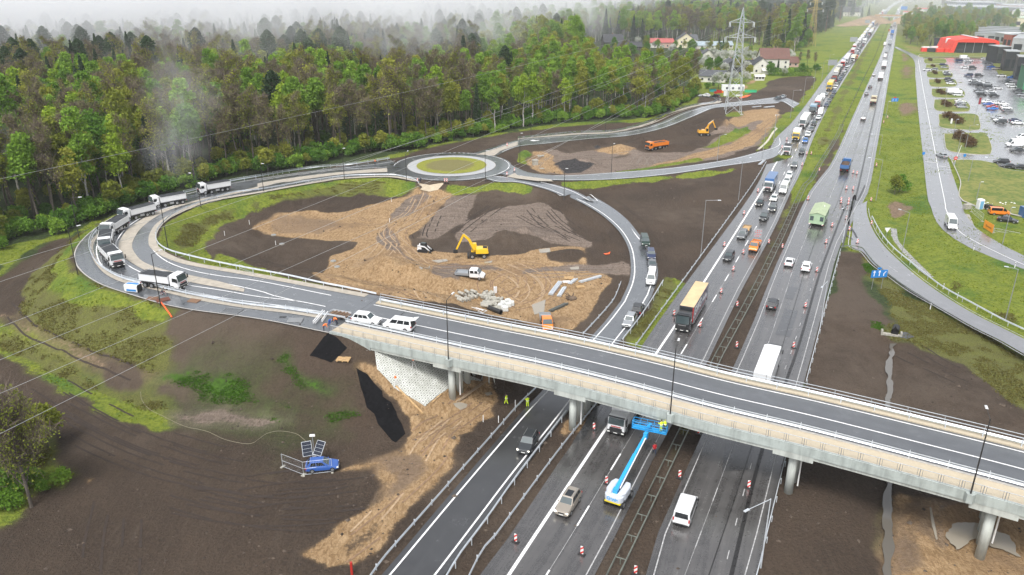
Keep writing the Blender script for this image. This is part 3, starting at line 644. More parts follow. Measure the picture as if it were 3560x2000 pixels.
for a0,a1 in ((352,388),(75,100),(165,195)):
 th=np.radians(np.linspace(a0,a1,14));mark(np.stack([RC[0]+17.6*np.cos(th),RC[1]+17.6*np.sin(th),np.full(14,2.52)],1),.35,dash=(.7,1.5))
def psheet(name,k,s,m,z=2.5,lift=.07):return sheet(name,[P(u,v,z) for u,v in C(k,s)],m,lift)
psheet('traffic_island',2,'1560,1112 1690,1075 1860,1018 1860,1045 1740,1085 1690,1120',BEIGE,2.48)
psheet('traffic_island',2,'1780,1270 1840,1245 1860,1262 2090,1290 2118,1305 2000,1302 1860,1285',BEIGE,2.42)
# ramp paint
mark(offs(rampA[3:],.8),.22);mark(offs(rampB[3:],-.9),.22)
mark(offs(nrA[4:],.7),.18);mark(offs(nrB[4:],-.6),.18);mark(offs(upA[3:],1.6),.2);mark(offs(upB[5:],-.6),.2)
mark(offs(rrA[12:],.5),.16,PAINT2);mark(offs(rrB[5:],-.5),.12,PAINT2)
mark(dline((4,'1100,430 1128,600 1165,800 1213,1050 1240,1200 1290,1447'),(8,'1302,170 1380,305 1500,388 1680,478 1860,560 2200,700')),.16,lift=.05)
ribbon('path',dline((3,'0,1000 400,962 700,946 950,882 1120,805 1250,765 1390,745 1440,725'),z='G',n=50),dline((3,'0,1012 400,973 700,957 950,897 1120,822 1250,782 1400,760 1470,733'),z='G',n=50),BEIGE,.05)
ribbon('path',dline((3,'0,985 400,945 700,932 930,870 1100,795 1250,752 1380,735 1415,718 1380,700 1290,692'),z='G',n=50),dline((3,'0,1000 400,960 700,945 950,882 1120,805 1260,765 1400,745 1460,722 1430,700 1310,680'),z='G',n=50),A_lot,.03)
def arrow(k,s,z):sheet('road_marking',[P(u,v,z) for u,v in C(k,s)],PAINT,.07)
arrow(3,'1040,1240 1060,1236 1120,1239 1135,1246 1060,1248 1062,1252',.75);arrow(3,'85,1012 110,1006 130,1010 160,1008 150,1013 110,1016',2.4);arrow(3,'400,1000 490,994 495,998 410,1006',1.9)
arrow(1,'1700,1378 1740,1366 1760,1372 1700,1384',4.5) if False else None
for q in ('1150,1160 1230,1168 1228,1173 1150,1165','1250,1192 1330,1202 1328,1207 1250,1197'):sheet('road_marking',[P(u,v,Z0) for u,v in C(4,q)],PAINT2,.05)
# ---------------- car park ----------------
lot=C(4,'1140,420 1300,417 1430,412 1640,430 1640,470 1680,540 1800,560 1860,640 2400,900 2400,1330 1900,1222 1690,1205 1655,1170 1420,1150 1330,1145 1300,1100 1250,850 1190,620')
sheet('car_park',[P(u,v,Z0) for u,v in lot],A_lot,.008)
def isl(k,s):
 c=[P(u,v,Z0) for u,v in C(k,s)];c=crom(c+[c[0]],40)[:-1]
 bm=bmesh.new();b=[bm.verts.new((*p[:2],0)) for p in c];ctr=c.mean(0)[:2]
 t=[bm.verts.new((*p[:2],.17)) for p in c];i_=[bm.verts.new((*(p[:2]*.985+ctr*.015),.19)) for p in c]
 n=len(c);me=bpy.data.meshes.new('kerbed_lawn')
 for i in range(n):
  j=(i+1)%n;bm.faces.new((b[i],b[j],t[j],t[i]));bm.faces.new((t[i],t[j],i_[j],i_[i]))
 f=bm.faces.new(i_);f.material_index=1;bmesh.ops.recalc_face_normals(bm,faces=bm.faces)
 bm.to_mesh(me);bm.free();me.materials.append(KERB);me.materials.append(LAWN);o=bpy.data.objects.new('kerbed_lawn',me);COL.objects.link(o);o['kind']='structure'
tl=NT('mown_lawn');lp=tl.geo();lf=tl.noise(.8,5,lp);lc=tl.noise(.15,4,lp)
tl.set(tl.b.inputs['Base Color'],tl.mix(tl.ramp(tl.math('ADD',lf,tl.math('MULTIPLY_ADD',lc,.8,-.4)),.35,.65),(.085,.13,.018),(.19,.19,.045)));tl.b.inputs['Roughness'].default_value=.9;tl.bump(lf,.6,.1);LAWN=tl.m
for s in ('1140,425 1270,420 1300,432 1300,452 1270,458 1155,458','1155,465 1290,462 1320,478 1320,500 1290,507 1165,505','1162,516 1310,512 1345,530 1345,552 1310,560 1175,558','1175,572 1340,568 1375,590 1375,615 1340,625 1195,622','1195,640 1380,635 1430,660 1432,690 1400,705 1215,697','1215,718 1400,715 1465,750 1470,790 1430,805 1230,795','1245,822 1500,820 1540,870 1545,925 1500,938 1270,920 1250,870','1285,962 1560,960 1620,1030 1625,1095 1580,1115 1330,1090 1290,1020'):isl(4,s)
isl(4,'1335,1150 1500,1148 1655,1175 1690,1210 1900,1240 2300,1300 2300,1640 1860,1560 1420,1447 1400,1300')
isl(4,'1110,390 1300,378 1450,385 1640,385 1660,412 1400,408 1120,412')
# ---------------- sweep + guardrails ----------------
def sweep(mb,path,prof,closed=True):
 n=len(prof);t=np.gradient(path[:,:2],axis=0);t/=np.linalg.norm(t,axis=1)[:,None]+1e-9
 vs=[];fs=[]
 for p,d in zip(path,t):
  for o_,z in prof:vs.append((p[0]+d[1]*o_,p[1]-d[0]*o_,p[2]+z))
 m=n if closed else n-1
 for i in range(len(path)-1):
  for j in range(m):fs.append((i*n+j,i*n+(j+1)%n,(i+1)*n+(j+1)%n,(i+1)*n+j))
 if closed:fs+=[tuple(range(n)),tuple(range(len(vs)-1,len(vs)-n-1,-1))]
 return mb.add(vs,fs)
WB=[(-.04,.44),(.03,.50),(-.03,.59),(.03,.68),(-.04,.75),(-.07,.75),(-.01,.68),(-.07,.59),(-.01,.50),(-.07,.44)]
def guardrail(A,label,m=GALV,sp=4.0,side=1,top=False,parent=None,group=None,post_h=.72,maxp=95):
 if parent is None:r=empty('guardrail',A[0],0,label,'guardrail',group)
 else :r=parent
 org=np.array(A[0]) if parent is None else np.zeros(3)
 A=np.asarray(A)-org;L=plen(A)[-1];A=cut(A,0,L,max(2,int(L/2)+1))
 sweep(MB(),A,[(o_*side,z) for o_,z in WB]).build('rail',m,r)
 if top:sweep(MB(),offs(A,-.2*side),[(.04,.98),(.04,1.06),(-.04,1.06),(-.04,.98)]).build('top_rail',m,r)
 sp=max(sp,L/maxp);mesh=None;s=.3
 while s<L:
  c=cut(A,s,min(L,s+.3),2);a=math.atan2(c[1][1]-c[0][1],c[1][0]-c[0][0])
  if mesh is None:
   mb=MB().box(-.05,.05,-.07-.12,-.03-.07,-.3,post_h).box(-.06,.06,-.12,-.05,.5,.68)
   if top:mb.box(-.04,.04,-.24,-.16,post_h,1.03)
   o=mb.build('post',m,r);mesh=o.data
  else :o=bpy.data.objects.new('post',mesh);COL.objects.link(o);o.parent=r
  o.location=c[0];o.rotation_euler=(0,0,a if side==1 else a+math.pi);s+=sp
 return r
def R(k,s):return [(k,s)]
guardrail(dline((10,'720,1610 820,1447 910,1330 1300,885 1710,420 1860,245'),(11,'130,120')),'galvanised guardrail left of the black slip road, along the earth verge below the bridge',side=-1)
guardrail(dline((10,'1290,1590 1370,1447 1440,1330 1650,1050 1860,750'),(11,'350,290')),'galvanised guardrail right of the black slip road below the bridge')
guardrail(dline((7,'750,1120 880,950 960,830 1045,690')),'short guardrail beside the silver SUV on the slip road above the bridge')
guardrail(dline((10,'1480,1540 1525,1447 1600,1290 1660,1235 1860,965'),(11,'300,560 580,210')),'kinked guardrail between the earth strip and the highway below the bridge',side=-1)
guardrail(dline((7,'850,1150 1030,900 1190,680 1480,280 1680,0'),(3,'1785,1172')),'long guardrail left of the highway from the bridge to the merging ramp',side=-1)
guardrail(dline((7,'470,1072 600,930 690,820 740,700')),'low white guardrail on the inside bend of the slip road',side=-1)
guardrail(dline((11,'1690,1560 1722,1447 1860,870'),(12,'155,580')),'guardrail on the right edge of the highway below the bridge',side=1)
guardrail(dline((8,'292,1420 400,1000 480,690 540,465')),'guardrail on the right edge of the highway above the bridge',side=1)
guardrail(dline((8,'542,452 600,440 690,452 720,490 780,567 835,612 970,718 1140,828 1240,892 1360,957 1500,1027 1700,1132 1860,1206 2100,1330'),z='G'),'weathered guardrail left of the curving exit road',MEDR,side=-1)
guardrail(dline((8,'765,230 800,300 850,380 920,460 1000,527 1160,657 1280,747 1500,868 1700,978 1860,1053 2100,1170'),z='G'),'guardrail right of the curving exit road along the ditch')
guardrail(dline((5,'735,310 690,345 660,400 652,450 668,510 700,565 770,620 870,670 1010,708 1200,754 1430,804 1700,854 1860,876'),(6,'200,898 490,945'),z='G'),'guardrail round the outside of the loop between path and dump trucks',top=True,side=-1)
guardrail(dline((5,'1320,60 1420,35'),(1,'1660,1318 1860,1283'),(2,'220,1243 440,1213 650,1198 940,1153'),z='G'),'guardrail along the forest edge from the dump trucks to the roundabout',top=True,side=-1)
guardrail(dline((2,'1150,1330 1120,1302 980,1272 870,1270 600,1280 300,1325 0,1378'),(5,'1700,50 1500,105 1290,187 1190,257 1130,332 1125,390 1150,440 1230,482 1400,527 1600,572 1860,622'),(6,'220,662 440,712 650,752 845,795'),z='G'),'guardrail round the inside of the loop road',side=1)
guardrail(dline((4,'550,905 590,820 650,690 720,540 790,400 840,270 880,160 920,80')),'dark distant guardrail along the grassy highway median',DKST,sp=8)
def median():
 A=dline((11,'640,1560 695,1447 1212,382'),(7,'1425,1265 1500,1125 1640,870 1760,640 1860,430'),(8,'80,440 150,290 240,90 285,0'),(4,'330,1300 400,1175 480,1050 530,960 550,905'))
 r=empty('median_guardrail',A[0],0,'double ladder-like guardrail in the highway median, running under the bridge','guardrail')
 A=A-np.array(A[0]);L=plen(A)[-1];A=cut(A,0,L,int(L/2)+1)
 for sd_ in (-1,1):sweep(MB(),offs(A,.62*sd_),[(o_*sd_,z) for o_,z in WB]).build('rail',MEDR,r)
 me=None;s=.5;sp=max(4,L/96)
 while s<L:
  c=cut(A,s,s+.3,2);a=math.atan2(c[1][1]-c[0][1],c[1][0]-c[0][0])
  if me is None:o=MB().box(-.05,.05,-.05,.05,-.3,.7).box(-.05,.05,-.58,.58,.66,.74).build('post',MEDR,r);me=o.data
  else :o=bpy.data.objects.new('post',me);COL.objects.link(o);o.parent=r
  o.location=c[0];o.rotation_euler=(0,0,a);s+=sp
median()
# ---------------- the bridge ----------------
NE=crom([P(u,v,7.5) for u,v in C(6,'505,1045 1380,1240')+C(11,'430,100 1100,290 1860,482')+C(12,'600,612 1440,850 1860,962')+[(2900,1378),(3300,1500)]],60)
NE=crom(NE[::6],70);NL=plen(NE)[-1]
BR=empty('bridge',tuple(NE[0]),0,'long pale concrete road bridge with walkway crossing over the highway','bridge');B0=np.array(NE[0])
def bsweep(name,prof,m,s0=0,s1=None,parent=BR):
 path=cut(NE,s0,NL if s1 is None else s1)-B0;return sweep(MB(),path,prof).build(name,m,parent)
Zb=lambda z:z-7.5
rect=lambda o0,o1,z0,z1:[(-o0,Zb(z0)),(-o1,Zb(z0)),(-o1,Zb(z1)),(-o0,Zb(z1))]
bsweep('deck_slab',[(-.30,Zb(6.5)),(-13.6,Zb(6.5)),(-13.6,Zb(7.36)),(-.30,Zb(7.36))],CONC)
bsweep('girder',rect(.18,2.2,5.95,6.48),CONC2,5.6);bsweep('girder',rect(11.4,13.6,5.95,6.48),CONC2,5.6)
bsweep('fascia',[(0,Zb(6.42)),(-.28,Zb(6.42)),(-.28,Zb(7.62)),(0,Zb(7.62))],CONC)
bsweep('fascia',rect(13.62,13.95,6.6,7.62),CONC)
WALK=mat('walkway_resin',(.47,.405,.30),.6,var=.06,vsc=1.5)
bsweep('walkway',rect(.3,3.45,7.37,7.52),WALK);bsweep('kerb_strip',rect(12.6,13.6,7.37,7.54),WALK)
BRO=bsweep('kerb',rect(3.47,3.9,7.37,7.55),KERB)
def brib(name,o0,o1,z,m):
 p=cut(NE,0,NL,70)-B0;a=offs(p,-o0);b=offs(p,-o1);a[:,2]+=Zb(z);b[:,2]+=Zb(z);return ribbon(name,a,b,m,0,3,parent=BR)
brib('carriageway',12.58,3.92,7.385,A_bri)
for o0 in (12.0,8.1):brib('lane_line',o0+.1,o0-.1,7.40,PAINT)
def bguard(off,side,nm):
 r=empty(nm);r.parent=BR;p=cut(NE,.5,NL,int(NL/2))-B0;p=offs(p,-off);p[:,2]+=.02
 guardrail(p,'',sp=4,side=side,top=True,parent=r)
bguard(3.62,-1,'guardrail');bguard(13.0,1,'guardrail')
# hand railings
def railing(off,nm='railing'):
 p=cut(NE,.2,NL,int(NL/2.0))-B0;p=offs(p,-off);r=empty(nm);r.parent=BR
 m1=MB();m2=MB();m3=MB()
 for i in range(len(p)-1):
  a,b=p[i],p[i+1];d=b-a;up=np.array((0,0,1))
  m1.bar(a+up*1.2,b+up*1.2,.06,.05);m1.bar(a+up*.24,b+up*.24,.035,.035)
  m2.box(a[0]-.03,a[0]+.03,a[1]-.03,a[1]+.03,a[2]+.1,a[2]+1.2)
  for t in (.12,.88):q=a+d*t;m2.box(q[0]-.02,q[0]+.02,q[1]-.02,q[1]+.02,q[2]+.24,q[2]+1.18)
  for t in np.linspace(.2,.8,11):q=a+d*t;m3.box(q[0]-.008,q[0]+.008,q[1]-.008,q[1]+.008,q[2]+.25,q[2]+1.18)
 n1=len(m1.f);n2=len(m2.f)
 for q,i_ in ((m2,1),(m3,2)):m1.cur=i_;m1.add(q.v,q.f)
 m1.build('handrail',[GALV,GREY,mat('thin_bars',(.55,.52,.46),.5,.2)],r)
railing(.14)
def farrail():
 p=cut(NE,.2,NL,int(NL/4.0))-B0;p=offs(p,-13.8);r=empty('railing');r.parent=BR;m1=MB();m2=MB()
 for a,b in zip(p[:-1],p[1:]):
  up=np.array((0,0,1));m1.bar(a+up*1.2,b+up*1.2,.07,.06);m1.bar(a+up*.7,b+up*.7,.04,.04);m2.box(a[0]-.04,a[0]+.04,a[1]-.04,a[1]+.04,a[2]+.1,a[2]+1.2)
 m1.cur=1;m1.add(m2.v,m2.f);m1.build('handrail',[GALV,GREY],r)
farrail()
def at_s(s,off=0,z=0):
 c=cut(NE,s,s+.5,2);d=(c[1]-c[0])[:2];d/=np.linalg.norm(d);return np.array((c[0][0]-d[1]*off,c[0][1]+d[0]*off,z)),d
def near_s(pt):
 q=cut(NE,0,NL,600);return float(np.argmin(np.hypot(q[:,0]-pt[0],q[:,1]-pt[1])))/599*NL
RW=[]
for (bx,by,nn) in ((-9.8,101.0,5),(8.0,94.2,4),(34.0,81.0,4),(50.9,68.9,5)):
 s=near_s((bx,by));q,d=at_s(s,1.6);RW.append((s,q,d))
 perp=np.array((-d[1],d[0]));me=None;capm=MB()
 # pier cap: slightly proud of the girder
 for off in (0.05,):
  a=at_s(s-2.3,.06)[0][:2];b=at_s(s+2.3,.06)[0][:2];c2=at_s(s+2.3,13.7)[0][:2];d2=at_s(s-2.3,13.7)[0][:2]
  capm.hexa([(*p_,z_) for z_ in (5.62,6.40) for p_ in (a,b,c2,d2)])
 co=capm.build('pier_cap',CONC2,BR);co.location=-B0
 for i in range(nn):
  c_=q[:2]-perp*.2+perp*i*(2.35 if nn==5 else 2.6);g=min(gz(*c_),0)-.3
  if me is None:o=MB().tube((0,0,0),(0,0,5.68-g),.52,.52,20).build('pier_column',CONC2,BR,smooth=False);me=o.data;me.shade_smooth()
  else :o=bpy.data.objects.new('pier_column',me);COL.objects.link(o);o.parent=BR
  o.location=(c_[0]-B0[0],c_[1]-B0[1],g-B0[2])
 c_=q[:2]+perp*.7+d*.85;MB().tube((c_[0],c_[1],.6),(c_[0],c_[1],5.9),.1,n=8).build('drain_pipe',mat('white_pipe',(.75,.75,.73),.5),BR).location=-B0
 # abutment wing + block
def wing(off0,off1):
 mb=MB();a=[at_s(s,off0)[0][:2] for s in (0,5.2,7.4)];b=[at_s(s,off1)[0][:2] for s in (0,5.2,7.4)]
 zs=[6.9,4.4,4.4]
 for i in range(2):
  mb.hexa([(*a[i],zs[i]),(*a[i+1],zs[i+1]),(*b[i+1],zs[i+1]),(*b[i],zs[i]),(*a[i],6.49),(*a[i+1],6.49),(*b[i+1],6.49),(*b[i],6.49)] if i else [(*a[i],6.2),(*a[i+1],zs[i+1]),(*b[i+1],zs[i+1]),(*b[i],6.2),(*a[i],6.49),(*a[i+1],6.49),(*b[i+1],6.49),(*b[i],6.49)])
 mb.build('wing_wall',CONC,BR).location=-B0
wing(.02,.5);wing(13.1,13.58)
mb=MB();p4=[at_s(s,o_)[0][:2] for s,o_ in ((4.9,.5),(6.6,.5),(6.6,13.1),(4.9,13.1))];mb.hexa([(*p_,z_) for z_ in (3.6,6.49) for p_ in p4]);mb.build('abutment',CONC2,BR).location=-B0
mb=MB();p4=[at_s(s,o_)[0][:2] for s,o_ in ((5.8,-.25),(7.0,-.25),(7.0,.55),(5.8,.55))];mb.hexa([(*p_,z_) for z_ in (4.5,6.0) for p_ in p4]);mb.build('bearing_block',CONC2,BR).location=-B0
def draped(name,k,s,m,lift=.06,step=.5,kind=None,parent=None,k2=None,s2=''):
 "sheet of real thickness draped over the ground"
 poly=np.array([G(u,v)[:2] for u,v in C(k,s)+(C(k2,s2) if k2 else [])]);x0,y0=poly.min(0);x1,y1=poly.max(0)
 step=max(step,(x1-x0)/90,(y1-y0)/90);bm=bmesh.new()
 f=bm.faces.new([bm.verts.new((*p,0)) for p in poly])
 for ax,lo,hi in ((0,x0,x1),(1,y0,y1)):
  for q in np.arange(lo+step,hi,step):
   co=(q,0,0) if ax==0 else (0,q,0);no=(1,0,0) if ax==0 else (0,1,0)
   bmesh.ops.bisect_plane(bm,geom=bm.verts[:]+bm.edges[:]+bm.faces[:],plane_co=co,plane_no=no)
 bm.verts.ensure_lookup_table();xy=np.array([v.co[:2] for v in bm.verts]);zz=hz(xy[:,0],xy[:,1])
 for v,z in zip(bm.verts,zz):v.co.z=z+lift
 bmesh.ops.recalc_face_normals(bm,faces=bm.faces)
 if sum(f.normal.z for f in bm.faces)<0:bmesh.ops.reverse_faces(bm,faces=bm.faces)
 me=bpy.data.meshes.new(name);bm.to_mesh(me);bm.free();me.materials.append(m);o=bpy.data.objects.new(name,me);COL.objects.link(o)
 if kind:o['kind']=kind
 return o
tt=NT('slope_blocks');tp=tt.mapv(tt.geo(),(1,1,1),(0,0,math.radians(27.5)))
bk=tt.n('TexBrick',_offset=0.0,Scale=1.0);tt.set(bk.inputs['Vector'],tp)
for k_,v_ in (('Color1',(.52,.53,.50,1)),('Color2',(.42,.43,.39,1)),('Mortar',(.12,.12,.11,1)),('Mortar Size',.022),('Brick Width',.62),('Row Height',.62)):bk.inputs[k_].default_value=v_
vv=tt.n('VectorMath',_operation='MODULO');tt.set(vv.inputs[0],tt.n('VectorMath',_operation='ADD',i0=tp,i1=(620.0,620.0,0.0)));vv.inputs[1].default_value=(.62,.62,1e6)
sx=tt.n('SeparateXYZ');tt.set(sx.inputs[0],vv)
def dd(q):return tt.math('ABSOLUTE',tt.math('SUBTRACT',q,.31))
dist_=tt.math('ADD',dd(sx.outputs[0]),dd(sx.outputs[1]))
tt.set(tt.b.inputs['Base Color'],tt.mix(tt.ramp(dist_,.085,.13),(.04,.04,.035),bk.outputs[0]));tt.b.inputs['Roughness'].default_value=.7
o=draped('slope_paving',6,'830,1165 1100,1240 1600,1330 1700,1420',tt.m,.1,k2=10,s2='1640,-40 1450,60 1300,150 1195,238 980,110 850,-30');tag(o,'white concrete block paving on the slope under the bridge end','slope paving')
pp=[loopA[0],at_s(0,0)[0][:2],at_s(3.5,3)[0][:2],at_s(5.5,13.5)[0][:2],loopB[0]]
sheet('road',[(p_[0],p_[1],7.375) for p_ in pp[:2]+pp[2:]],A_new,0)
draped('site_entrance_slab',2,'1140,1318 1175,1345 1160,1364 1285,1367 1325,1325 1325,1316',mat('sandy_slab',(.44,.37,.27),.7,var=.12,vsc=1.5),.06,kind='structure')
for s_ in (6.2,):
 a_=at_s(s_,3.9)[0][:2];b_=at_s(s_,12.6)[0][:2];d_=at_s(s_,0)[1]*.18;q_=[(*a_,7.398),(*(a_+d_),7.398),(*(b_+d_),7.398),(*b_,7.398)]
 o=sheet('expansion_joint',[np.array(p_)-B0 for p_ in q_],A_seam,0,None);o.parent=BR
 # ---------------- vegetation ----------------
def leafmat(name,a,b,c=None,rough=.7,trans=.38):
 t=NT(name);oi=t.n('ObjectInfo').outputs['Random'];n=t.noise(.35,3,t.geo());n2=t.noise(2.5,3,t.geo())
 f=t.math('ADD',t.math('MULTIPLY',oi,.6),t.math('MULTIPLY_ADD',n2,.7,-.15))
 col=t.mix(t.ramp(f,.1,.9),a,b)
 if c:col=t.mix(t.ramp(n,.45,.7),col,c)
 t.set(t.b.inputs['Base Color'],col);t.b.inputs['Roughness'].default_value=rough;t.b.inputs['Specular IOR Level'].default_value=.15
 tr=t.t.nodes.new('ShaderNodeBsdfTranslucent');t.set(tr.inputs[0],col);ms=t.t.nodes.new('ShaderNodeMixShader');ms.inputs[0].default_value=trans
 t.t.links.new(t.b.outputs[0],ms.inputs[1]);t.t.links.new(tr.outputs[0],ms.inputs[2]);t.t.links.new(ms.outputs[0],t.out.inputs['Surface'])
 return t.m
LF=dict(green=leafmat('leaf_fresh_green',(.13,.25,.03),(.26,.41,.055)),lime=leafmat('leaf_lime',(.22,.34,.03),(.34,.45,.05)),olive=leafmat('leaf_olive',(.19,.225,.03),(.33,.345,.055)),brown=leafmat('bud_brown',(.17,.155,.07),(.26,.24,.10),(.22,.26,.06)),dark=leafmat('needle_dark',(.030,.06,.030),(.065,.11,.048)),mid=leafmat('leaf_mid_green',(.075,.18,.022),(.17,.31,.04)),white=leafmat('blossom_white',(.45,.47,.42),(.66,.66,.62),(.22,.28,.12)),pale=leafmat('leaf_pale_spring',(.28,.34,.05),(.42,.46,.09),trans=.45),rust=leafmat('shrub_rust',(.10,.065,.035),(.16,.10,.05)))
BARK=mat('bark',(.105,.088,.072),.85,var=.4,vsc=1.5);BARKW=mat('birch_bark',(.40,.38,.34),.8,var=.45,vsc=1.2);BARKO=mat('pine_bark',(.19,.095,.05),.85,var=.3,vsc=1);TWIG=mat('twigs',(.13,.10,.08),.85)
def leafquads(rng,pts,nrm_c,size,flat=0.0):
 n=len(pts);d=rng.normal(size=(n,3));d/=np.linalg.norm(d,axis=1)[:,None]
 if flat:d=d*(1-flat)+np.array((0,0,1))*flat;d/=np.linalg.norm(d,axis=1)[:,None]
 u=np.cross(d,rng.normal(size=(n,3)));u/=np.linalg.norm(u,axis=1)[:,None]+1e-9;w=np.cross(d,u)
 s=(size*rng.uniform(.6,1.4,n))[:,None];asp=rng.uniform(.5,.9,n)[:,None]
 return np.stack([pts-u*s-w*s*asp*.4,pts+u*s*.3-w*s*asp,pts+u*s+w*s*asp*.3,pts-u*s*.2+w*s*asp],1).reshape(-1,3),np.arange(4*n).reshape(-1,4)
def npmesh(name,V,F,m):
 me=bpy.data.meshes.new(name);me.from_pydata(V.tolist() if len(V) else [],[],[tuple(f) for f in F.tolist()]);me.update();me.materials.append(m);return me
def limbs(rng,h,r0,start,n,spread,up=.6,lean=.03,sub=3):
 "trunk + limbs -> MB and list of branch points"
 mb=MB();p=np.array((0,0,-.3));pts=[p.copy()];k=7
 for i in range(1,k+1):
  p=np.array((pts[-1][0]+rng.normal()*h*lean*.3,pts[-1][1]+rng.normal()*h*lean*.3,h*i/k*.97));pts.append(p)
 rad=lambda z:r0*max(.10,(1-z/h))**.8
 for a,b in zip(pts[:-1],pts[1:]):mb.tube(a,b,rad(max(0,a[2])),rad(b[2]),7,False)
 ends=[]
 for i in range(n):
  t=start+(1-start)*(i+rng.uniform(0,1))/n*.95;z=t*h;j=min(k-1,int(t*k));f=t*k-j;o=pts[j]*(1-f)+pts[j+1]*f
  a=rng.uniform(0,6.28);L=spread*(1.05-t**2*.6)*rng.uniform(.7,1.1);d=np.array((math.cos(a),math.sin(a),up+rng.uniform(-.2,.4)))
  d/=np.linalg.norm(d);m=o+d*L*.5+rng.normal(size=3)*.2;e=m+(d+np.array((0,0,.35)))*L*.5
  r=rad(z)*.5;mb.tube(o,m,r,r*.6,5,False);mb.tube(m,e,r*.6,r*.2,4,False);ends+=[(m,L*.5),(e,L*.4)]
  for q in range(sub):
   s_=m+(e-m)*rng.uniform(0,1);dd=rng.normal(size=3);dd[2]=abs(dd[2]);dd/=np.linalg.norm(dd);ee=s_+dd*L*.4;mb.tube(s_,ee,r*.25,r*.1,3,False);ends.append((ee,L*.3))
 return mb,ends
def blobs(rng,h,base,R,kind):
 "crown as overlapping lobes"
 out=[]
 for i in range({'round':11,'tall':10,'bush':8}[kind]):
  t=rng.uniform(0,1);z=base+(h-base)*(.12+.80*t);env=math.sin(math.pi*(t*.80+.16))**.7*R
  a=rng.uniform(0,6.28);rr=env*.6*rng.uniform(.3,1);s=env*rng.uniform(.40,.62)+.25
  out.append((np.array((rr*math.cos(a),rr*math.sin(a),min(z,h-s*.7))),s))
 out.append((np.array((0,0,h-R*.42)),R*.45));return out
def crownpts(rng,bl,n,shell=.5):
 c=np.array([b[0] for b in bl]);s=np.array([b[1] for b in bl]);w=s**2/np.sum(s**2);i=rng.choice(len(bl),n,p=w)
 d=rng.normal(size=(n,3));d/=np.linalg.norm(d,axis=1)[:,None];d[:,2]=np.where(d[:,2]<-.3,-d[:,2],d[:,2])
 r=(shell+(1-shell)*rng.uniform(0,1,n)**.6)[:,None]*s[i][:,None]*(1+.13*rng.normal(size=n))[:,None]
 p=c[i]+d*r*np.array((1,1,1.1));k=vnoise(p[:,0]*.9,p[:,2]*.9+p[:,1]*.7,3)>.30;return p[k]
def twigs(rng,ends,n,L,r=.035):
 V=[];F=[]
 for i in range(n):
  o,s=ends[rng.integers(len(ends))];o=o+rng.normal(size=3)*s*.35;d=rng.normal(size=3);d[2]=abs(d[2])+.5;d/=np.linalg.norm(d);e=o+d*L*rng.uniform(.5,1.2)
  x=np.cross(d,rng.normal(size=3));x/=np.linalg.norm(x)+1e-9;b=len(V);V+=[o-x*r,o+x*r,e];F.append((b,b+1,b+2))
 return np.array(V),F
PROTO={}
def make_tree(key,seed,h,base,R,leaf,n,size,bark,shape='round',trunk_r=.28,tw=0,start=None,nl=9):
 rng=np.random.default_rng(seed);st=(base/h if start is None else start)
 mb,ends=limbs(rng,h*.93,trunk_r,st*.85,nl,R*.85,.8)
 if tw:
  k=rng.integers(len(ends),size=n);c=np.array([e[0] for e in ends])[k];s=np.array([e[1] for e in ends])[k]
  p=c+rng.normal(size=(n,3))*s[:,None]*.55;p=p[(p[:,2]<h)]
  V,F=leafquads(rng,p,None,size);TV,TF=twigs(rng,ends,tw,R*.45)
  Vt=np.vstack([V,TV]);me=bpy.data.meshes.new('crown');me.from_pydata(Vt.tolist(),[],[tuple(f) for f in F.tolist()]+[tuple(i+len(V) for i in f) for f in TF]);me.update()
  me.materials.append(LF[leaf]);me.materials.append(TWIG);me.polygons.foreach_set('material_index',[0]*len(F)+[1]*len(TF))
 else :
  bl=blobs(rng,h,base,R,shape);p=crownpts(rng,bl,n);V,F=leafquads(rng,p,None,size,.25);me=npmesh('crown',V,F,LF[leaf])
 PROTO[key]=(me,trunk_mesh(mb,bark),h)
def trunk_mesh(mb,bark):
 o=mb.build('trunk',bark);me=o.data;bpy.data.objects.remove(o);return me
def make_spruce(key,seed,h,R,n,leaf='dark',base=.08,bark=None,pine=False):
 rng=np.random.default_rng(seed);mb=MB().tube((0,0,-.3),(0,0,h*.97),.25,.03,7,False)
 t=rng.uniform(base,1,n)**.85;whorl=np.floor(t*h/.9)*.9/h;t=np.where(rng.uniform(size=n)<.75,whorl+rng.uniform(0,.02,n),t)
 prof=(1-t)**.8 if not pine else np.sin(np.pi*np.clip((t-base)/(1-base)*.85+.15,0,1))**.7
 a=rng.uniform(0,6.28,n);arm=np.sin(a*5+np.floor(t*h/.9)*2.4)*.22+.85;r=R*prof*arm*rng.uniform(.25,1,n)**.5
 p=np.stack([r*np.cos(a),r*np.sin(a),t*h-r*(.28 if not pine else -.05)],1);V,F=leafquads(rng,p,None,.30 if not pine else .34,.35)
 if pine:
  for i in range(7):z=h*rng.uniform(base,.92);a_=rng.uniform(0,6.28);mb.tube((0,0,z),(math.cos(a_)*R*.6,math.sin(a_)*R*.6,z+R*.35),.07,.03,4,False)
 PROTO[key]=(npmesh('crown',V,F,LF[leaf]),trunk_mesh(mb,bark or BARK),h)
make_tree('green0',1,22,9,4.6,'green',3600,.34,BARK);make_tree('green1',2,25,8,4.2,'green',3800,.34,BARKW,'tall');make_tree('green2',3,19,4,5.0,'mid',3800,.34,BARK)
make_tree('lime0',4,21,7,3.8,'lime',3200,.33,BARKW);make_tree('olive0',5,23,9,4.8,'olive',3200,.30,BARK);make_tree('olive1',6,20,6,4.4,'olive',2800,.30,BARK,'tall')
make_tree('brown0',7,24,11,5.0,'brown',1500,.20,BARK,tw=1500,nl=14);make_tree('brown1',8,22,10,4.6,'brown',1700,.20,BARK,tw=1300,nl=13);make_tree('brown2',9,26,13,4.4,'olive',1300,.22,BARK,tw=1300,nl=13)
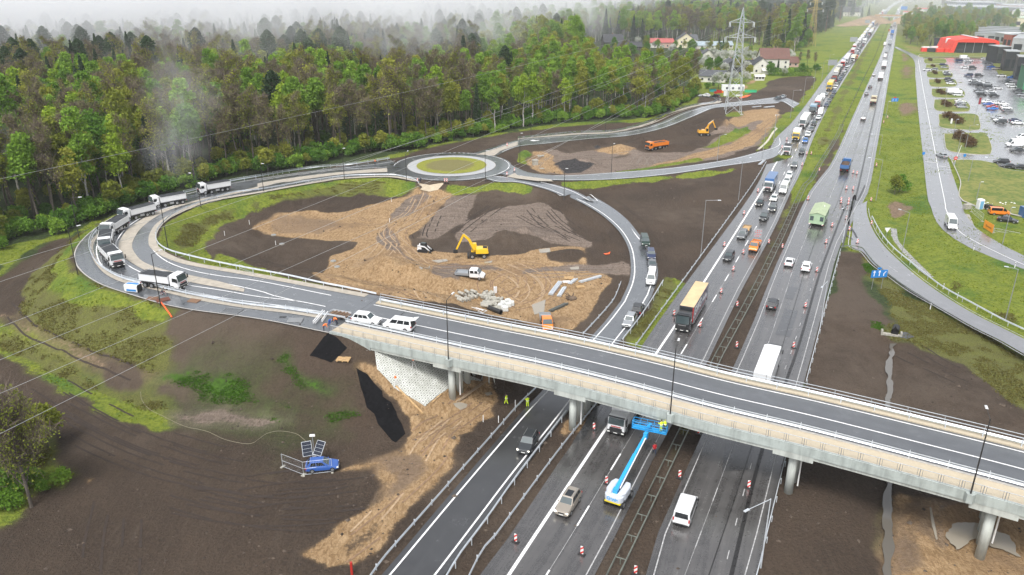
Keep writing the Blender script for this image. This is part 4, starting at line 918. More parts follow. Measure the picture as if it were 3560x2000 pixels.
make_spruce('spruce0',10,24,3.6,3600);make_spruce('spruce1',11,20,3.2,3000);make_spruce('pine0',12,26,3.6,2300,base=.60,bark=BARKO,pine=True);make_spruce('pine1',13,24,3.8,2300,base=.5,bark=BARKO,pine=True)
make_tree('bush0',14,5,.3,3.0,'mid',1500,.26,BARK,'bush',.08,nl=5);make_tree('bush1',15,4,.2,2.4,'green',1200,.26,BARK,'bush',.07,nl=5);make_tree('bush2',16,7,.8,3.0,'olive',1500,.26,BARK,'bush',.1,nl=6)
make_tree('bloss0',17,6.5,1.5,3.2,'white',1600,.24,BARK,'round',.14,nl=7);make_tree('rust0',18,1.6,.1,1.6,'rust',700,.14,BARK,'bush',.05,nl=5)
make_tree('birch0',19,24,12,3.0,'lime',1500,.24,BARKW,tw=700,nl=12,trunk_r=.2)
def tree(key,x,y,s,label,cat,group,name,rz=None,z=None,sz=None):
 me,tr,h=PROTO[key];r=empty(name,(x,y,(gz(x,y) if z is None else z)-.1),random.uniform(0,6.28) if rz is None else rz,label,cat,group)
 r.scale=(s,s,s*(sz or 1))
 for nm,q in (('crown',me),('trunk',tr)):
  o=bpy.data.objects.new(nm,q);COL.objects.link(o);o.parent=r
 return r
 # forest footprint
FR=[(-500,790),(-60,640),(0,598),(70,598),(112,594),(200,566),(290,531),(326,513),(371,504),(431,479),(483,472),(557,449),(704,431),(850,401),(928,386),(1013,381),(1084,364),(1187,347),(1281,327),(1372,313),(1470,304),(1540,299),(1638,295),(1668,288),(1712,264),(1752,240),(1746,227),(1680,222),(1590,218),(1500,210),(1470,150)]
BK=[(1455,112),(1700,107),(1850,108),(1925,124),(1998,131),(2020,114),(2058,90),(2100,67),(2121,51),(2160,38),(2150,16)]
FP_=np.array([P(u,v)[:2] for u,v in FR+BK]);FPOLY=np.vstack([FP_,[(500,1350),(-900,1350),(-900,250)]])
def inside(X,Y,poly):
 ins=np.zeros(X.shape,bool)
 for a,b in zip(poly,np.roll(poly,-1,0)):
  c=(a[1]>Y)!=(b[1]>Y);ins^=c&(X<(b[0]-a[0])*(Y-a[1])/(b[1]-a[1]+1e-12)+a[0])
 return ins
def dpoly(X,Y,pl):
 d=np.full(X.shape,1e9)
 for a,b in zip(pl[:-1],pl[1:]):
  e=b-a;t=np.clip(((X-a[0])*e[0]+(Y-a[1])*e[1])/(e@e+1e-9),0,1);d=np.minimum(d,np.hypot(X-a[0]-t*e[0],Y-a[1]-t*e[1]))
 return d
rng=np.random.default_rng(5);TX=[];TY=[]
for y0,y1,sp in ((60,340,6.6),(340,480,7.6),(480,700,8.5),(700,960,9.5),(960,1350,13)):
 gx,gy=np.meshgrid(np.arange(-900,560,sp),np.arange(y0,y1,sp));TX.append((gx+rng.uniform(-.42,.42,gx.shape)*sp).ravel());TY.append((gy+rng.uniform(-.42,.42,gx.shape)*sp).ravel())
TX=np.concatenate(TX);TY=np.concatenate(TY);zc_=TY*cT+CAMH*sT
k=inside(TX,TY,FPOLY)&(np.abs(TX)/zc_<.72)&~((TY>760)&(TX<-60));TX,TY=TX[k],TY[k]
front=np.array([P(u,v)[:2] for u,v in FR[:26]]);DF=dpoly(TX,TY,front);k=DF>.8;TX,TY,DF=TX[k],TY[k],DF[k]
TD=np.hypot(TX,TY);nA=fbm(TX,TY,70,3,71);nB=fbm(TX,TY,28,2,72);ur=rng.uniform(size=len(TX));TH_=hz(TX,TY)
KEYS=sorted(PROTO.keys())
def species(i):
 x,y,d,u=TX[i],TY[i],TD[i],ur[i];right=x>-20+.0*y and y>215
 pc=.04 if right else .06+.28*min(1,max(0,(DF[i]-45)/90))
 if d>560:pc=.45 if not right else (.10 if d<780 else .7)
 a,b=nA[i],nB[i]
 if (u*7.13)%1<pc*(1.6 if a<.5 else .5):return ('spruce0','spruce1','pine0','spruce0','spruce1')[int(u*997)%5]
 if b>(.60 if not right else .68):return ('brown0','brown1','brown2')[int(u*991)%3]
 if right:w=('green0','green1','green0','olive0','olive1','lime0','brown1','green1','birch0','olive0')
 elif a>.53:w=('green0','green2','olive0','green1','brown0','lime0','olive1','brown2')
 else :w=('brown0','olive0','brown1','green2','brown2','olive1','brown0','green0')
 return w[int(u*983)%len(w)]
SPC=[species(i) for i in range(len(TX))]
SC=rng.uniform(.82,1.12,len(TX))*np.where((TX>-20)&(TY>215)&(TY<520),.88,1.07);order=np.argsort(TD+rng.uniform(0,8,len(TX)))
vis=[i for i in order if abs(TX[i])/(TY[i]*cT+CAMH*sT)<.66]
dec=[i for i in vis if not SPC[i].startswith(('spruce','pine'))][:270];con=[i for i in vis if SPC[i].startswith(('spruce','pine'))][:80]
own=set(dec)|set(con)
KIND={'green':('leafy_tree','rounded fresh-green leafy tree','tree'),'lime':('leafy_tree','slender lime-green leafy tree','tree'),'olive':('leafy_tree','olive-green half-leafed tree','tree'),'brown':('budding_tree','brown budding tree with bare branches','tree'),'birch':('birch_tree','pale-stemmed birch with thin lime leaves','birch tree'),'spruce':('spruce_tree','dark pointed spruce','spruce tree'),'pine':('pine_tree','dark pine with bare orange-brown stem','pine tree')}
def where(x,y,d):
 p='the grove past the orange tipper' if x>5 and y>215 else 'the wood behind the roundabout' if x>-20 and y>215 else 'the wood left of the roundabout' if x>-75 else 'the wood behind the dump trucks' if y>190 else 'the wood at the left frame edge'
 return ('at the front of ' if d<7 else 'second rank in ' if d<15 else 'deep in ')+p
for i in sorted(own):
 kk=SPC[i].rstrip('0123456789');nm,lb,ct=KIND[kk];lab=f'{lb} {where(TX[i], TY[i], DF[i])}'.replace('second rank of','second rank in').replace('deep in','deep in')
 tree(SPC[i],TX[i],TY[i],SC[i],lab,ct,lab.split(' ',0)[0] if False else 'trees: '+lab,nm,z=TH_[i])
 # undergrowth along the wood's edge: individual shrubs, the rest in the forest mass
L_=plen(np.c_[front,np.zeros(len(front))])[-1];fl=crom(np.c_[front,np.zeros(len(front))],int(L_/3.6))
BU=[]
for j,p in enumerate(fl):
 for q in range(3):
  x=p[0]+rng.normal()*1.2;y=p[1]+1.5+q*3.2+rng.uniform(-1,1);BU.append((('bush0','bush1','bush0','bush2')[rng.integers(4)],x,y,rng.uniform(.5,1.15)))
nb=0;rest=[]
for kx,x,y,s in sorted(BU,key=lambda b:math.hypot(b[1],b[2])):
 zc=y*cT+CAMH*sT
 if abs(x)/zc<.66 and nb<150:
  kk={'bush0':'deep green','bush1':'fresh green','bush2':'olive'}[kx];w='left of the white dump trucks' if x<-100 else 'behind the white dump trucks' if x<-75 else 'between the dump trucks and the roundabout' if x<-25 else 'beyond the roundabout'
  lab=f'{kk} shrub in the undergrowth {w}';tree(kx,x,y,s,lab,'shrub','shrubs: '+lab,'shrub');nb+=1
 else :rest.append((kx,x,y,s,0))
u_=rng.uniform(size=len(TX))
for i in range(len(TX)):
 if i not in own:rest.append((SPC[i],TX[i],TY[i],SC[i],TH_[i]))
 if DF[i]<30 and u_[i]<.7:rest.append((('bush0','bush2')[i%2],TX[i]+2,TY[i]+2,.6+.5*u_[i],TH_[i]))
 # far hedges, woods at the top right
def scatter(poly,sp,keys,s0,s1,seed):
 r=np.random.default_rng(seed);w=np.array([P(u,v)[:2] for u,v in poly]);lo,hi=w.min(0),w.max(0)
 gx,gy=np.meshgrid(np.arange(lo[0],hi[0],sp),np.arange(lo[1],hi[1],sp));gx=gx+r.uniform(-.4,.4,gx.shape)*sp;gy=gy+r.uniform(-.4,.4,gy.shape)*sp;k=inside(gx,gy,w)
 return [(keys[r.integers(len(keys))],a,b,r.uniform(s0,s1)) for a,b in zip(gx[k],gy[k])]
far=scatter(C(4,'1230,60 1300,10 1900,-40 2100,40 1860,72 1600,50 1340,75'),17,('green0','olive1','spruce1','brown1','green2'),.5,.9,1)
far+=scatter(C(4,'640,40 700,5 850,-10 830,30 760,60 700,75'),16,('spruce1','green0','spruce0'),.5,.8,2)+scatter(C(4,'300,0 600,-20 800,-25 600,20 400,40'),20,('green0','spruce0','olive0'),.7,1,3)
far+=scatter(C(4,'1000,30 1120,0 1200,-15 1180,20 1080,45'),16,('green0','olive1'),.4,.6,4)
rest+=[(*f,0) for f in far]
ptn=bpy.data.meshes.new('forest');ptn.from_pydata([(x,y,z-.2) for _,x,y,s,z in rest],[],[])
for nm,ty,vals in (('idx','INT',[KEYS.index(r[0]) for r in rest]),('scl','FLOAT',[r[3] for r in rest]),('rot','FLOAT',list(rng.uniform(0,6.28,len(rest))))):
 at=ptn.attributes.new(nm,ty,'POINT');at.data.foreach_set('value',vals)
fo=bpy.data.objects.new('forest',ptn);COL.objects.link(fo);tag(fo,kind='stuff')
pc=bpy.data.collections.new('tree_kinds')
for kx in KEYS:
 me,tr,h=PROTO[kx];bm=bmesh.new();bm.from_mesh(me);nf=len(bm.faces);mi=[f.material_index for f in bm.faces];bm.from_mesh(tr);bm.faces.ensure_lookup_table()
 for f in bm.faces[nf:]:f.material_index=len(me.materials)
 jm=bpy.data.meshes.new(kx);bm.to_mesh(jm);bm.free()
 for q in list(me.materials)+list(tr.materials):jm.materials.append(q)
 pc.objects.link(bpy.data.objects.new('kind_'+kx,jm))
ng=bpy.data.node_groups.new('forest','GeometryNodeTree');ng.interface.new_socket('Geometry',in_out='INPUT',socket_type='NodeSocketGeometry');ng.interface.new_socket('Geometry',in_out='OUTPUT',socket_type='NodeSocketGeometry')
gi=ng.nodes.new('NodeGroupInput');go=ng.nodes.new('NodeGroupOutput');ip=ng.nodes.new('GeometryNodeInstanceOnPoints');ci=ng.nodes.new('GeometryNodeCollectionInfo');ci.inputs[0].default_value=pc;ci.inputs[1].default_value=True;ci.inputs[2].default_value=True
def na(n,t):
 q=ng.nodes.new('GeometryNodeInputNamedAttribute');q.data_type=t;q.inputs[0].default_value=n;return q.outputs[0]
ng.links.new(gi.outputs[0],ip.inputs['Points']);ng.links.new(ci.outputs[0],ip.inputs['Instance']);ip.inputs['Pick Instance'].default_value=True
ng.links.new(na('idx','INT'),ip.inputs['Instance Index']);ng.links.new(na('scl','FLOAT'),ip.inputs['Scale'])
cx=ng.nodes.new('ShaderNodeCombineXYZ');ng.links.new(na('rot','FLOAT'),cx.inputs[2]);ng.links.new(cx.outputs[0],ip.inputs['Rotation']);ng.links.new(ip.outputs[0],go.inputs[0])
md=fo.modifiers.new('forest','NODES');md.node_group=ng
# village orchard and garden trees
def one(key,k,s,sc,label,cat='tree',name='tree',sz=None):
 p=c1(k,s);return tree(key,p[0],p[1],sc,label,cat,None,name,z=p[2],sz=sz)
VT=[(860,332,1.1,'beside the dark house furthest left'),(985,352,.9,'in front of the pink-roofed house'),(1262,345,1.0,'right of the cream house with a gable'),(1250,372,1.0,'below the cream gabled house'),(1400,440,1.3,'left of the grey cottage in the orchard'),(1450,470,1.4,'in the middle of the orchard'),(1530,455,1.3,'behind the pylon, upper orchard'),(1600,440,1.2,'right of the pylon, upper orchard'),(1660,450,1.2,'left of the house with the big brown roof'),(1350,480,1.1,'at the grove edge of the orchard'),(1440,640,1.3,'beside the parked cars near the pylon'),(1400,520,1.1,'behind the low white bungalow'),(1500,610,1.0,'above the white container near the pylon'),(1545,600,1.0,'touching the pylon on its left'),(1630,600,1.0,'right of the pylon by the sandy path'),(1480,545,1.1,'left of the dark grey cottage'),(1640,520,1.0,'right of the dark grey cottage'),(1580,480,1.2,'above the dark grey cottage'),(1700,430,.9,'against the brown-roofed house'),(1330,560,.9,'left of the low white bungalow')]
for x,y,s,w in VT:one('bloss0',3,f'{x},{y}',s*.95,f'white blossoming fruit tree {w}','fruit tree','fruit_tree')
for x,y,key,s,w in ((1440,395,'spruce1',.62,'dark conical spruce beside the blue-grey roof in the village'),(1470,390,'spruce0',.5,'smaller dark spruce right of the conical one in the village'),(1405,620,'spruce1',.3,'little dark thuja beside the low white bungalow'),(1800,520,'bush0',1.2,'green hedge tree below the white-walled cottage'),(1560,520,'bush2',1.1,'olive bush behind the pylon'),(1700,500,'bush1',1.0,'fresh green bush left of the white-walled cottage'),(1820,540,'bush0',1.3,'dark green bush right of the white-walled cottage'),(1660,560,'bush2',1.0,'olive bush beside the sandy path'),(1310,460,'bush0',1.2,'green bush beside the grove in the village'),(1360,640,'bush1',.8,'green bush at the bungalow wall'),(750,340,'green2',.45,'round green tree beside the dark wooden house'),(930,345,'green2',.5,'round green tree left of the pink-roofed house')):
 one(key,3,f'{x},{y}',s,w,'shrub' if 'bush' in key else 'tree','shrub' if 'bush' in key else 'tree')
for x,y,key,s,w in ((170,420,'bloss0',.9,'white blossoming tree right of the brown-roofed house'),(200,440,'bloss0',.8,'second white blossoming tree behind the garden hedge'),(250,480,'brown1',.42,'brown budding tree above the garden hedge'),(300,480,'brown0',.45,'brown budding tree right of the house garden'),(350,490,'brown1',.45,'brown budding tree at the highway end of the garden'),(270,520,'bush0',1.0,'dark bush in the garden by the highway'),(90,505,'spruce1',.35,'small dark spruce in front of the white house wall'),(130,550,'bloss0',.7,'small white blossoming tree on the garden lawn'),(370,520,'bush0',.9,'dark bush at the right end of the garden'),(180,530,'bush1',.8,'green bush in the garden hedge'),(265,330,'bloss0',1.0,'white blossoming tree on the forest edge above the village'),(690,130,'spruce0',.6,'dark spruce beside the distant pylon farm'),(740,125,'spruce1',.7,'dark round conifer right of the distant farm')):
 one(key,4,f'{x},{y}',s,w,'shrub' if 'bush' in key else 'tree','shrub' if 'bush' in key else 'tree')
for i,(kx,x,y,s) in enumerate(scatter(C(3,'640,372 1130,360 1160,372 1300,368 1500,362 1560,380 1400,395 1240,400 640,410'),10,('green2','bloss0','bush0','olive1','green2'),.35,.6,22)+scatter(C(4,'0,345 215,360 270,330 380,260 390,275 280,352 215,385 0,372'),9,('bush0','bush2','green2'),.6,.8,23)+scatter(C(3,'1245,440 1330,385 1500,380 1700,380 1700,480 1660,560 1480,600 1350,560 1300,500'),11,('bush0','bloss0','green2','bush2','bloss0','olive1'),.35,.6,21)):
 wh=kx.startswith('bloss');s2=s*(1.6 if kx[:2]=='bu' else 1.8 if wh else 1);q_='in the village gardens behind the pylon' if x<330 else 'at the meadow edge of the far forest';lab=('white blossoming' if wh else 'olive' if kx in ('bush2','olive1') else 'green')+' low tree '+q_;tree(kx,x,y,s2,lab,'tree','trees: '+lab,'garden_tree')
for i,(kx,x,y,s) in enumerate(scatter(C(3,'1245,440 1330,385 1500,380 1700,380 1700,480 1660,560 1480,600 1350,560 1300,500'),11,('bush0','bloss0','green2','bush2','bloss0','olive1'),.35,.6,21)):
 wh=kx.startswith('bloss');s2=s*(1.7 if kx[:2]=='bu' else 1.9 if wh else 1);lab=('white blossoming' if wh else 'olive' if kx in ('bush2','olive1') else 'green')+' garden tree among the village houses behind the pylon';tree(kx,x,y,s2,lab,'tree','trees: '+lab,'garden_tree')
 # scrub wood right of the highway
SW=scatter(C(4,'985,225 1050,160 1180,135 1300,130 1450,135 1640,150 1780,190 1800,215 1500,240 1500,290 1420,320 1300,335 1200,310 1100,345 1010,310'),9.6,('green2','olive1','bush0','bush2','green0','bush2','olive0'),.5,.85,8)
for i,(kx,x,y,s) in enumerate(SW):
 s2=s*1.9 if kx.startswith('bush') else s;nm='olive' if kx[:2]=='ol' or kx=='bush2' else 'green';d='near the red building' if y<420 else 'towards the far warehouses'
 lab=f'{"low" if kx.startswith("bush") else "rounded"} {nm} tree in the scrub wood right of the highway {d}';tree(kx,x,y,s2,lab,'tree','trees: '+lab,'scrub_tree')
for x,y,key,s,w in ((1475,375,'green2',.42,'round green tree in front of the red building'),(1720,200,'green0',.55,'tall green tree right of the grey long roofs'),(1745,190,'green1',.5,'slim green tree beside the far warehouse'),(1840,260,'green2',.6,'green tree at the right frame edge by the grey roofs'),(960,1385,'bush0',1.05,'big round green bush in the grass strip beside the mobile home'),(930,1400,'bush2',.8,'olive bush behind the big round one in the grass strip'),(1185,335,'spruce1',.28,'small dark conifer by the orange storage yard'),(1570,375,'bush2',.8,'olive bush between red building pillars'),(1030,205,'green2',.5,'dark green tree at the highway corner of the scrub wood'),(1000,215,'olive1',.5,'olive tree nearest the highway gantry')):
 one(key,4,f'{x},{y}',s,w,'shrub' if 'bush' in key else 'tree','shrub' if 'bush' in key else 'tree')
n_=0
for row,(s,sc) in enumerate((('1190,440 1180,432',.9),('1212,483 1200,478',.8),('1222,535 1210,528',1),('1245,600 1232,592',1.1),('1250,670 1270,680',1.2),('1280,755 1310,770',1.4),('1310,850 1350,868 1385,890',1.6),('1385,1000 1425,1025 1470,1055',1.8))):
 for j,q in enumerate(s.split()):
  p=P(*C(4,q)[0],.1);pl=('nearest','middle','farthest') if len(s.split())==3 else ('farther','nearer');od=('farthest','second farthest','third farthest','fourth farthest','fifth farthest','third nearest','second nearest','nearest')[row]
  tree('rust0',p[0],p[1],sc,f'brown shrub on the {od} kerbed car park lawn, {("left","middle","right")[j]} of its clump','shrub',None,'shrub',z=p[2])
  # big budding tree bottom left
make_tree('near0',77,15.5,3.0,5.6,'pale',6000,.11,BARK,tw=3600,nl=24,trunk_r=.22,start=.2)
p=G(79,1276);tree('near0',p[0],p[1],1.0,'tall olive budding tree standing alone at the lower left corner','tree',None,'budding_tree',z=p[2])
for x,y,key,s,w in ((-60,830,'brown2',.5,'bare budding tree on the frame edge behind the lone lower left tree'),(10,760,'bush2',1.3,'olive bush left of the lone lower left tree'),(120,700,'bush1',.9,'low green bush behind the lone lower left tree'),(60,900,'bush0',.8,'dark green bush at the foot of the lone lower left tree'),(440,790,'bush1',.5,'bright green weeds on the field corner at lower left'),(40,980,'bush1',.6,'bright green low bush under the lone lower left tree'),(320,840,'bush1',.4,'small bright weeds right of the lone lower left tree'),(250,640,'bush2',1.0,'olive bush on the copse edge facing the brown field'),(350,520,'bush2',.9,'olive bush nearest the haul track at lower left'),(60,560,'bush2',1.2,'olive bush in the middle of the lower left copse'),(180,560,'bush1',1.1,'fresh green bush right of the lone tree crown'),(-20,650,'green2',.45,'leafy tree on the left frame edge in the copse'),(140,820,'bush1',.7,'fresh green low bush touching the lone tree trunk'),(90,450,'bush2',1.1,'olive bush at the top of the lower left copse'),(-40,420,'bush0',1.3,'deep green bush at the left frame edge above the copse'),(260,780,'bush1',.5,'fresh green weeds by the reddish earth patch'),(120,960,'bush1',.45,'small bright weeds at the bottom of the copse')):
 one(key,9,f'{x},{y}',s,w,'shrub' if 'bush' in key else 'tree','shrub' if 'bush' in key else 'tree')
 # ---------------- vehicles ----------------
def paint(n,c,m=0.0,r=.28):return mat('paint_'+n,c,r,m,coat=.6)
PC=dict(white=paint('white',(.74,.75,.76)),silver=paint('silver',(.42,.44,.46),.5),grey=paint('grey',(.16,.17,.18),.4),dark=paint('dark_grey',(.045,.05,.055),.3),black=paint('black',(.014,.015,.017)),navy=paint('navy',(.018,.03,.085)),blue=paint('blue',(.03,.16,.50)),red=paint('red',(.42,.028,.022)),green=paint('dark_green',(.02,.045,.035)),beige=paint('champagne',(.36,.32,.27),.4),orange=paint('orange',(.78,.22,.025)),yellow=paint('yellow',(.80,.52,.03)),brown=paint('brown',(.10,.06,.04)),tblue=paint('truck_blue',(.035,.12,.30)),lblue=paint('pale_blue_grey',(.24,.36,.46)),cream=paint('cream',(.62,.57,.42)),teal=paint('teal',(.04,.25,.33)),pgreen=paint('pale_green',(.36,.50,.33)),carblue=paint('car_blue',(.03,.10,.36)),bblue=paint('boom_blue',(.02,.32,.70)))
GLASS=mat('dark_glass',(.012,.016,.02),.06,spec=.8);GLASSL=mat('windscreen_glass',(.05,.07,.075),.06,spec=.8);RUB=mat('tyre_rubber',(.016,.016,.017),.75);RIM=mat('wheel_rim',(.38,.39,.40),.35,.6);BLK=mat('black_plastic',(.02,.02,.021),.55)
HEADL=mat('headlamp',(.75,.76,.72),.15,coat=.6);HEADON=mat('headlamp_on',(.9,.9,.85),.2,emis=(1,.93,.75,2.2));TAIL=mat('tail_lamp',(.42,.012,.01),.3);PLATE=mat('number_plate',(.72,.72,.70),.5);CHROME=mat('trim_metal',(.5,.5,.5),.3,.8)
def lerp(a,b,t):return a+(b-a)*t
class Frus:
 "cabin frustum; panel() lays a pane on one of its faces"
 def __init__(s,xf0,xr0,zb,wb,xf1,xr1,zt,wt):
  s.B=[Vector((xf0,wb,zb)),Vector((xf0,-wb,zb)),Vector((xr0,-wb,zb)),Vector((xr0,wb,zb))];s.T=[Vector((xf1,wt,zt)),Vector((xf1,-wt,zt)),Vector((xr1,-wt,zt)),Vector((xr1,wt,zt))]
  s.c=sum(s.B+s.T,Vector())/8
 def shell(s,mb):mb.add(s.B+s.T,[(0,1,2,3),(7,6,5,4),(0,4,5,1),(1,5,6,2),(2,6,7,3),(3,7,4,0)])
 def panel(s,mb,face,u0,u1,v0,v1,t=.012):
  i,j={'front':(0,1),'right':(1,2),'rear':(2,3),'left':(3,0)}[face]
  f=lambda u,v:(s.B[i].lerp(s.B[j],u)).lerp(s.T[i].lerp(s.T[j],u),v)
  q=[f(u0,v0),f(u1,v0),f(u1,v1),f(u0,v1)];n=(q[1]-q[0]).cross(q[3]-q[0]).normalized()
  if n.dot(q[0]-s.c)<0:n=-n
  mb.hexa([p-n*.01 for p in q]+[p+n*t for p in q])
def wheel(par,x,y,r,w,me={},rim=True):
 key=(r,w,rim)
 if key not in me:
  a=MB().tube((0,-w/2,0),(0,w/2,0),r,n=16).build('wheel',RUB);a.data['k']=1
  b=MB().tube((0,-w/2-.012,0),(0,w/2+.012,0),r*.6,n=10).build('rim',RIM) if rim else None
  me[key]=(a.data,b.data if b else None);bpy.data.objects.remove(a);b and bpy.data.objects.remove(b)
 a,b=me[key];o=bpy.data.objects.new('wheel',a);COL.objects.link(o);o.parent=par;o.location=(x,y,r)
 if b:q=bpy.data.objects.new('rim',b);COL.objects.link(q);q.parent=o
 return o
CARS={'hatch':(4.15,1.78,1.48,.93,.95,.18,-1.45,-1.93,.0),'sedan':(4.65,1.82,1.45,.93,.95,.20,-1.05,-1.72,.97),'estate':(4.75,1.83,1.48,.94,1.0,.30,-1.95,-2.28,0),'suv':(4.65,1.87,1.70,1.05,1.0,.38,-1.75,-2.15,0),'mpv':(4.9,1.92,1.93,1.15,1.75,.95,-2.28,-2.40,0),'small':(3.7,1.66,1.5,.93,.95,.35,-1.35,-1.75,0)}
PR={}
def far_car(kind,col):
 L,Wd,H,zb,f0,f1,r1,r0,tr=CARS[kind];w=Wd/2;root=empty('car');m=PC[col];mb=MB()
 R_=lambda x,ww,zl,zt:[(x,-ww*.88,zl),(x,-ww,zl+.15),(x,-ww*.94,zt),(x,ww*.94,zt),(x,ww,zl+.15),(x,ww*.88,zl)]
 mb.loft([R_(-L/2,w*.9,.35,(tr or zb)-.06),R_(-L/2+.3,w,.22,tr or zb),R_(L/2-1.1,w,.22,zb-.1),R_(L/2-.1,w*.9,.24,.66)])
 mb.build('body',m,root)
 fr=Frus(f0,r0,zb-.06,w*.9,f1,r1,H-.04,w*.72);g=MB();fr.shell(g);g.build('window',GLASS,root)
 Frus_=MB().box(r1+.02,f1-.02,-w*.74,w*.74,H-.05,H,.06,.05).build('roof',m,root)
 for x in (-L*.29,L*.31):
  for s in (-1,1):wheel(root,x,s*(w-.1),.32,.2,rim=False)
 return root
def car(kind,col,lights=False,rails=False,sunroof=False):
 L,Wd,H,zb,f0,f1,r1,r0,tr=CARS[kind];w=Wd/2;root=empty('car');m=PC[col];mb=MB()
 def R_(x,ww,zl,zt):return [(x,-ww*.86,zl),(x,-ww*.985,zl+.10),(x,-ww,zl+.28),(x,-ww*.985,zt-.20),(x,-ww*.90,zt),(x,ww*.90,zt),(x,ww*.985,zt-.20),(x,ww,zl+.28),(x,ww*.985,zl+.10),(x,ww*.86,zl)]
 hz_=zb-.10;zr=(tr or zb+.02);bigf=kind=='mpv'
 st=[(-L/2,.86,.42,zr-.22),(-L/2+.06,.93,.30,zr-.08),(-L/2+.35,.99,.24,zr),(-L*.29,1,.22,zr if tr else zb),(0,1,.22,zb),(f0,1,.22,zb-.01),(L*.31,1,.22,hz_+(.04 if bigf else 0)),(L/2-.35,.96,.24,hz_-.10),(L/2-.10,.90,.27,hz_-.18),(L/2,.80,.34,hz_-.30)]
 mb.loft([R_(x,w*a,zl,zt) for x,a,zl,zt in st])
 fr=Frus(f0,r0,zb-.05,w*.90,f1,r1,H-.05,w*.74);fr.shell(mb)
 mb.box(r1+.0,f1-.0,-w*.73,w*.73,H-.052,H,.10,.08)
 mb.build('body',m,root,bevel=.02,smooth=False)
 g=MB();fr.panel(g,'front',.05,.95,.08,.93);g.build('windshield',GLASSL,root)
 g=MB();fr.panel(g,'rear',.07,.93,.30 if not tr else .12,.90);g.build('rear_window',GLASS,root)
 cuts={'sedan':(.10,.50,.90),'hatch':(.12,.55,.88),'small':(.12,.6,.88)}.get(kind,(.07,.38,.68,.95))
 for fc in ('left','right'):
  for a,b in zip(cuts[:-1],cuts[1:]):
   g=MB();u0,u1=(1-b+.015,1-a-.015) if fc=='left' else (a+.015,b-.015);fr.panel(g,fc,u0,u1,.16,.90);g.build('side_window',GLASS,root)
 zf=hz_-.34
 for s in (-1,1):
  MB().box(L/2-.26,L/2-.02,s*w*.80-.17,s*w*.80+.13 if s<0 else s*w*.80+.06,zf+.02,zf+.15,.02,.02).build('headlight',HEADON if lights else HEADL,root)
  MB().box(-L/2-.005,-L/2+.16,s*w*.82-.13,s*w*.82+.12,zr-.36,zr-.14,.01,.01).build('taillight',TAIL,root)
  MB().box(f0-.28,f0-.12,s*(w+.02)-.07,s*(w+.02)+.07,zb-.02,zb+.12,.02,.01).build('mirror',m,root)
  if rails:MB().bar((r1+.15,s*w*.66,H+.05),(f1-.1,s*w*.66,H+.05),.05,.05).build('roof_rail',CHROME,root)
  for x in (-L*.29,L*.31):wheel(root,x,s*(w-.085),.335 if H>1.6 else .315,.22)
 MB().box(L/2-.12,L/2+.012,-w*.42,w*.42,zf-.06,zf+.10,.01,.01).build('grille',BLK,root)
 MB().box(L/2-.25,L/2+.02,-w*.72,w*.72,.24,.36,.02,.02).build('bumper_trim',BLK,root);MB().box(-L/2-.02,-L/2+.2,-w*.72,w*.72,.28,.44,.02,.02).build('bumper_trim',BLK,root)
 MB().box(L/2+.005,L/2+.03,-.26,.26,.40,.51).build('number_plate',PLATE,root);MB().box(-L/2-.03,-L/2-.003,-.26,.26,.58,.69).build('number_plate',PLATE,root)
 if sunroof:MB().box(r1+.75,f1-.12,-.42,.42,H-.002,H+.008,.02,.02).build('sunroof',GLASS,root)
 return root
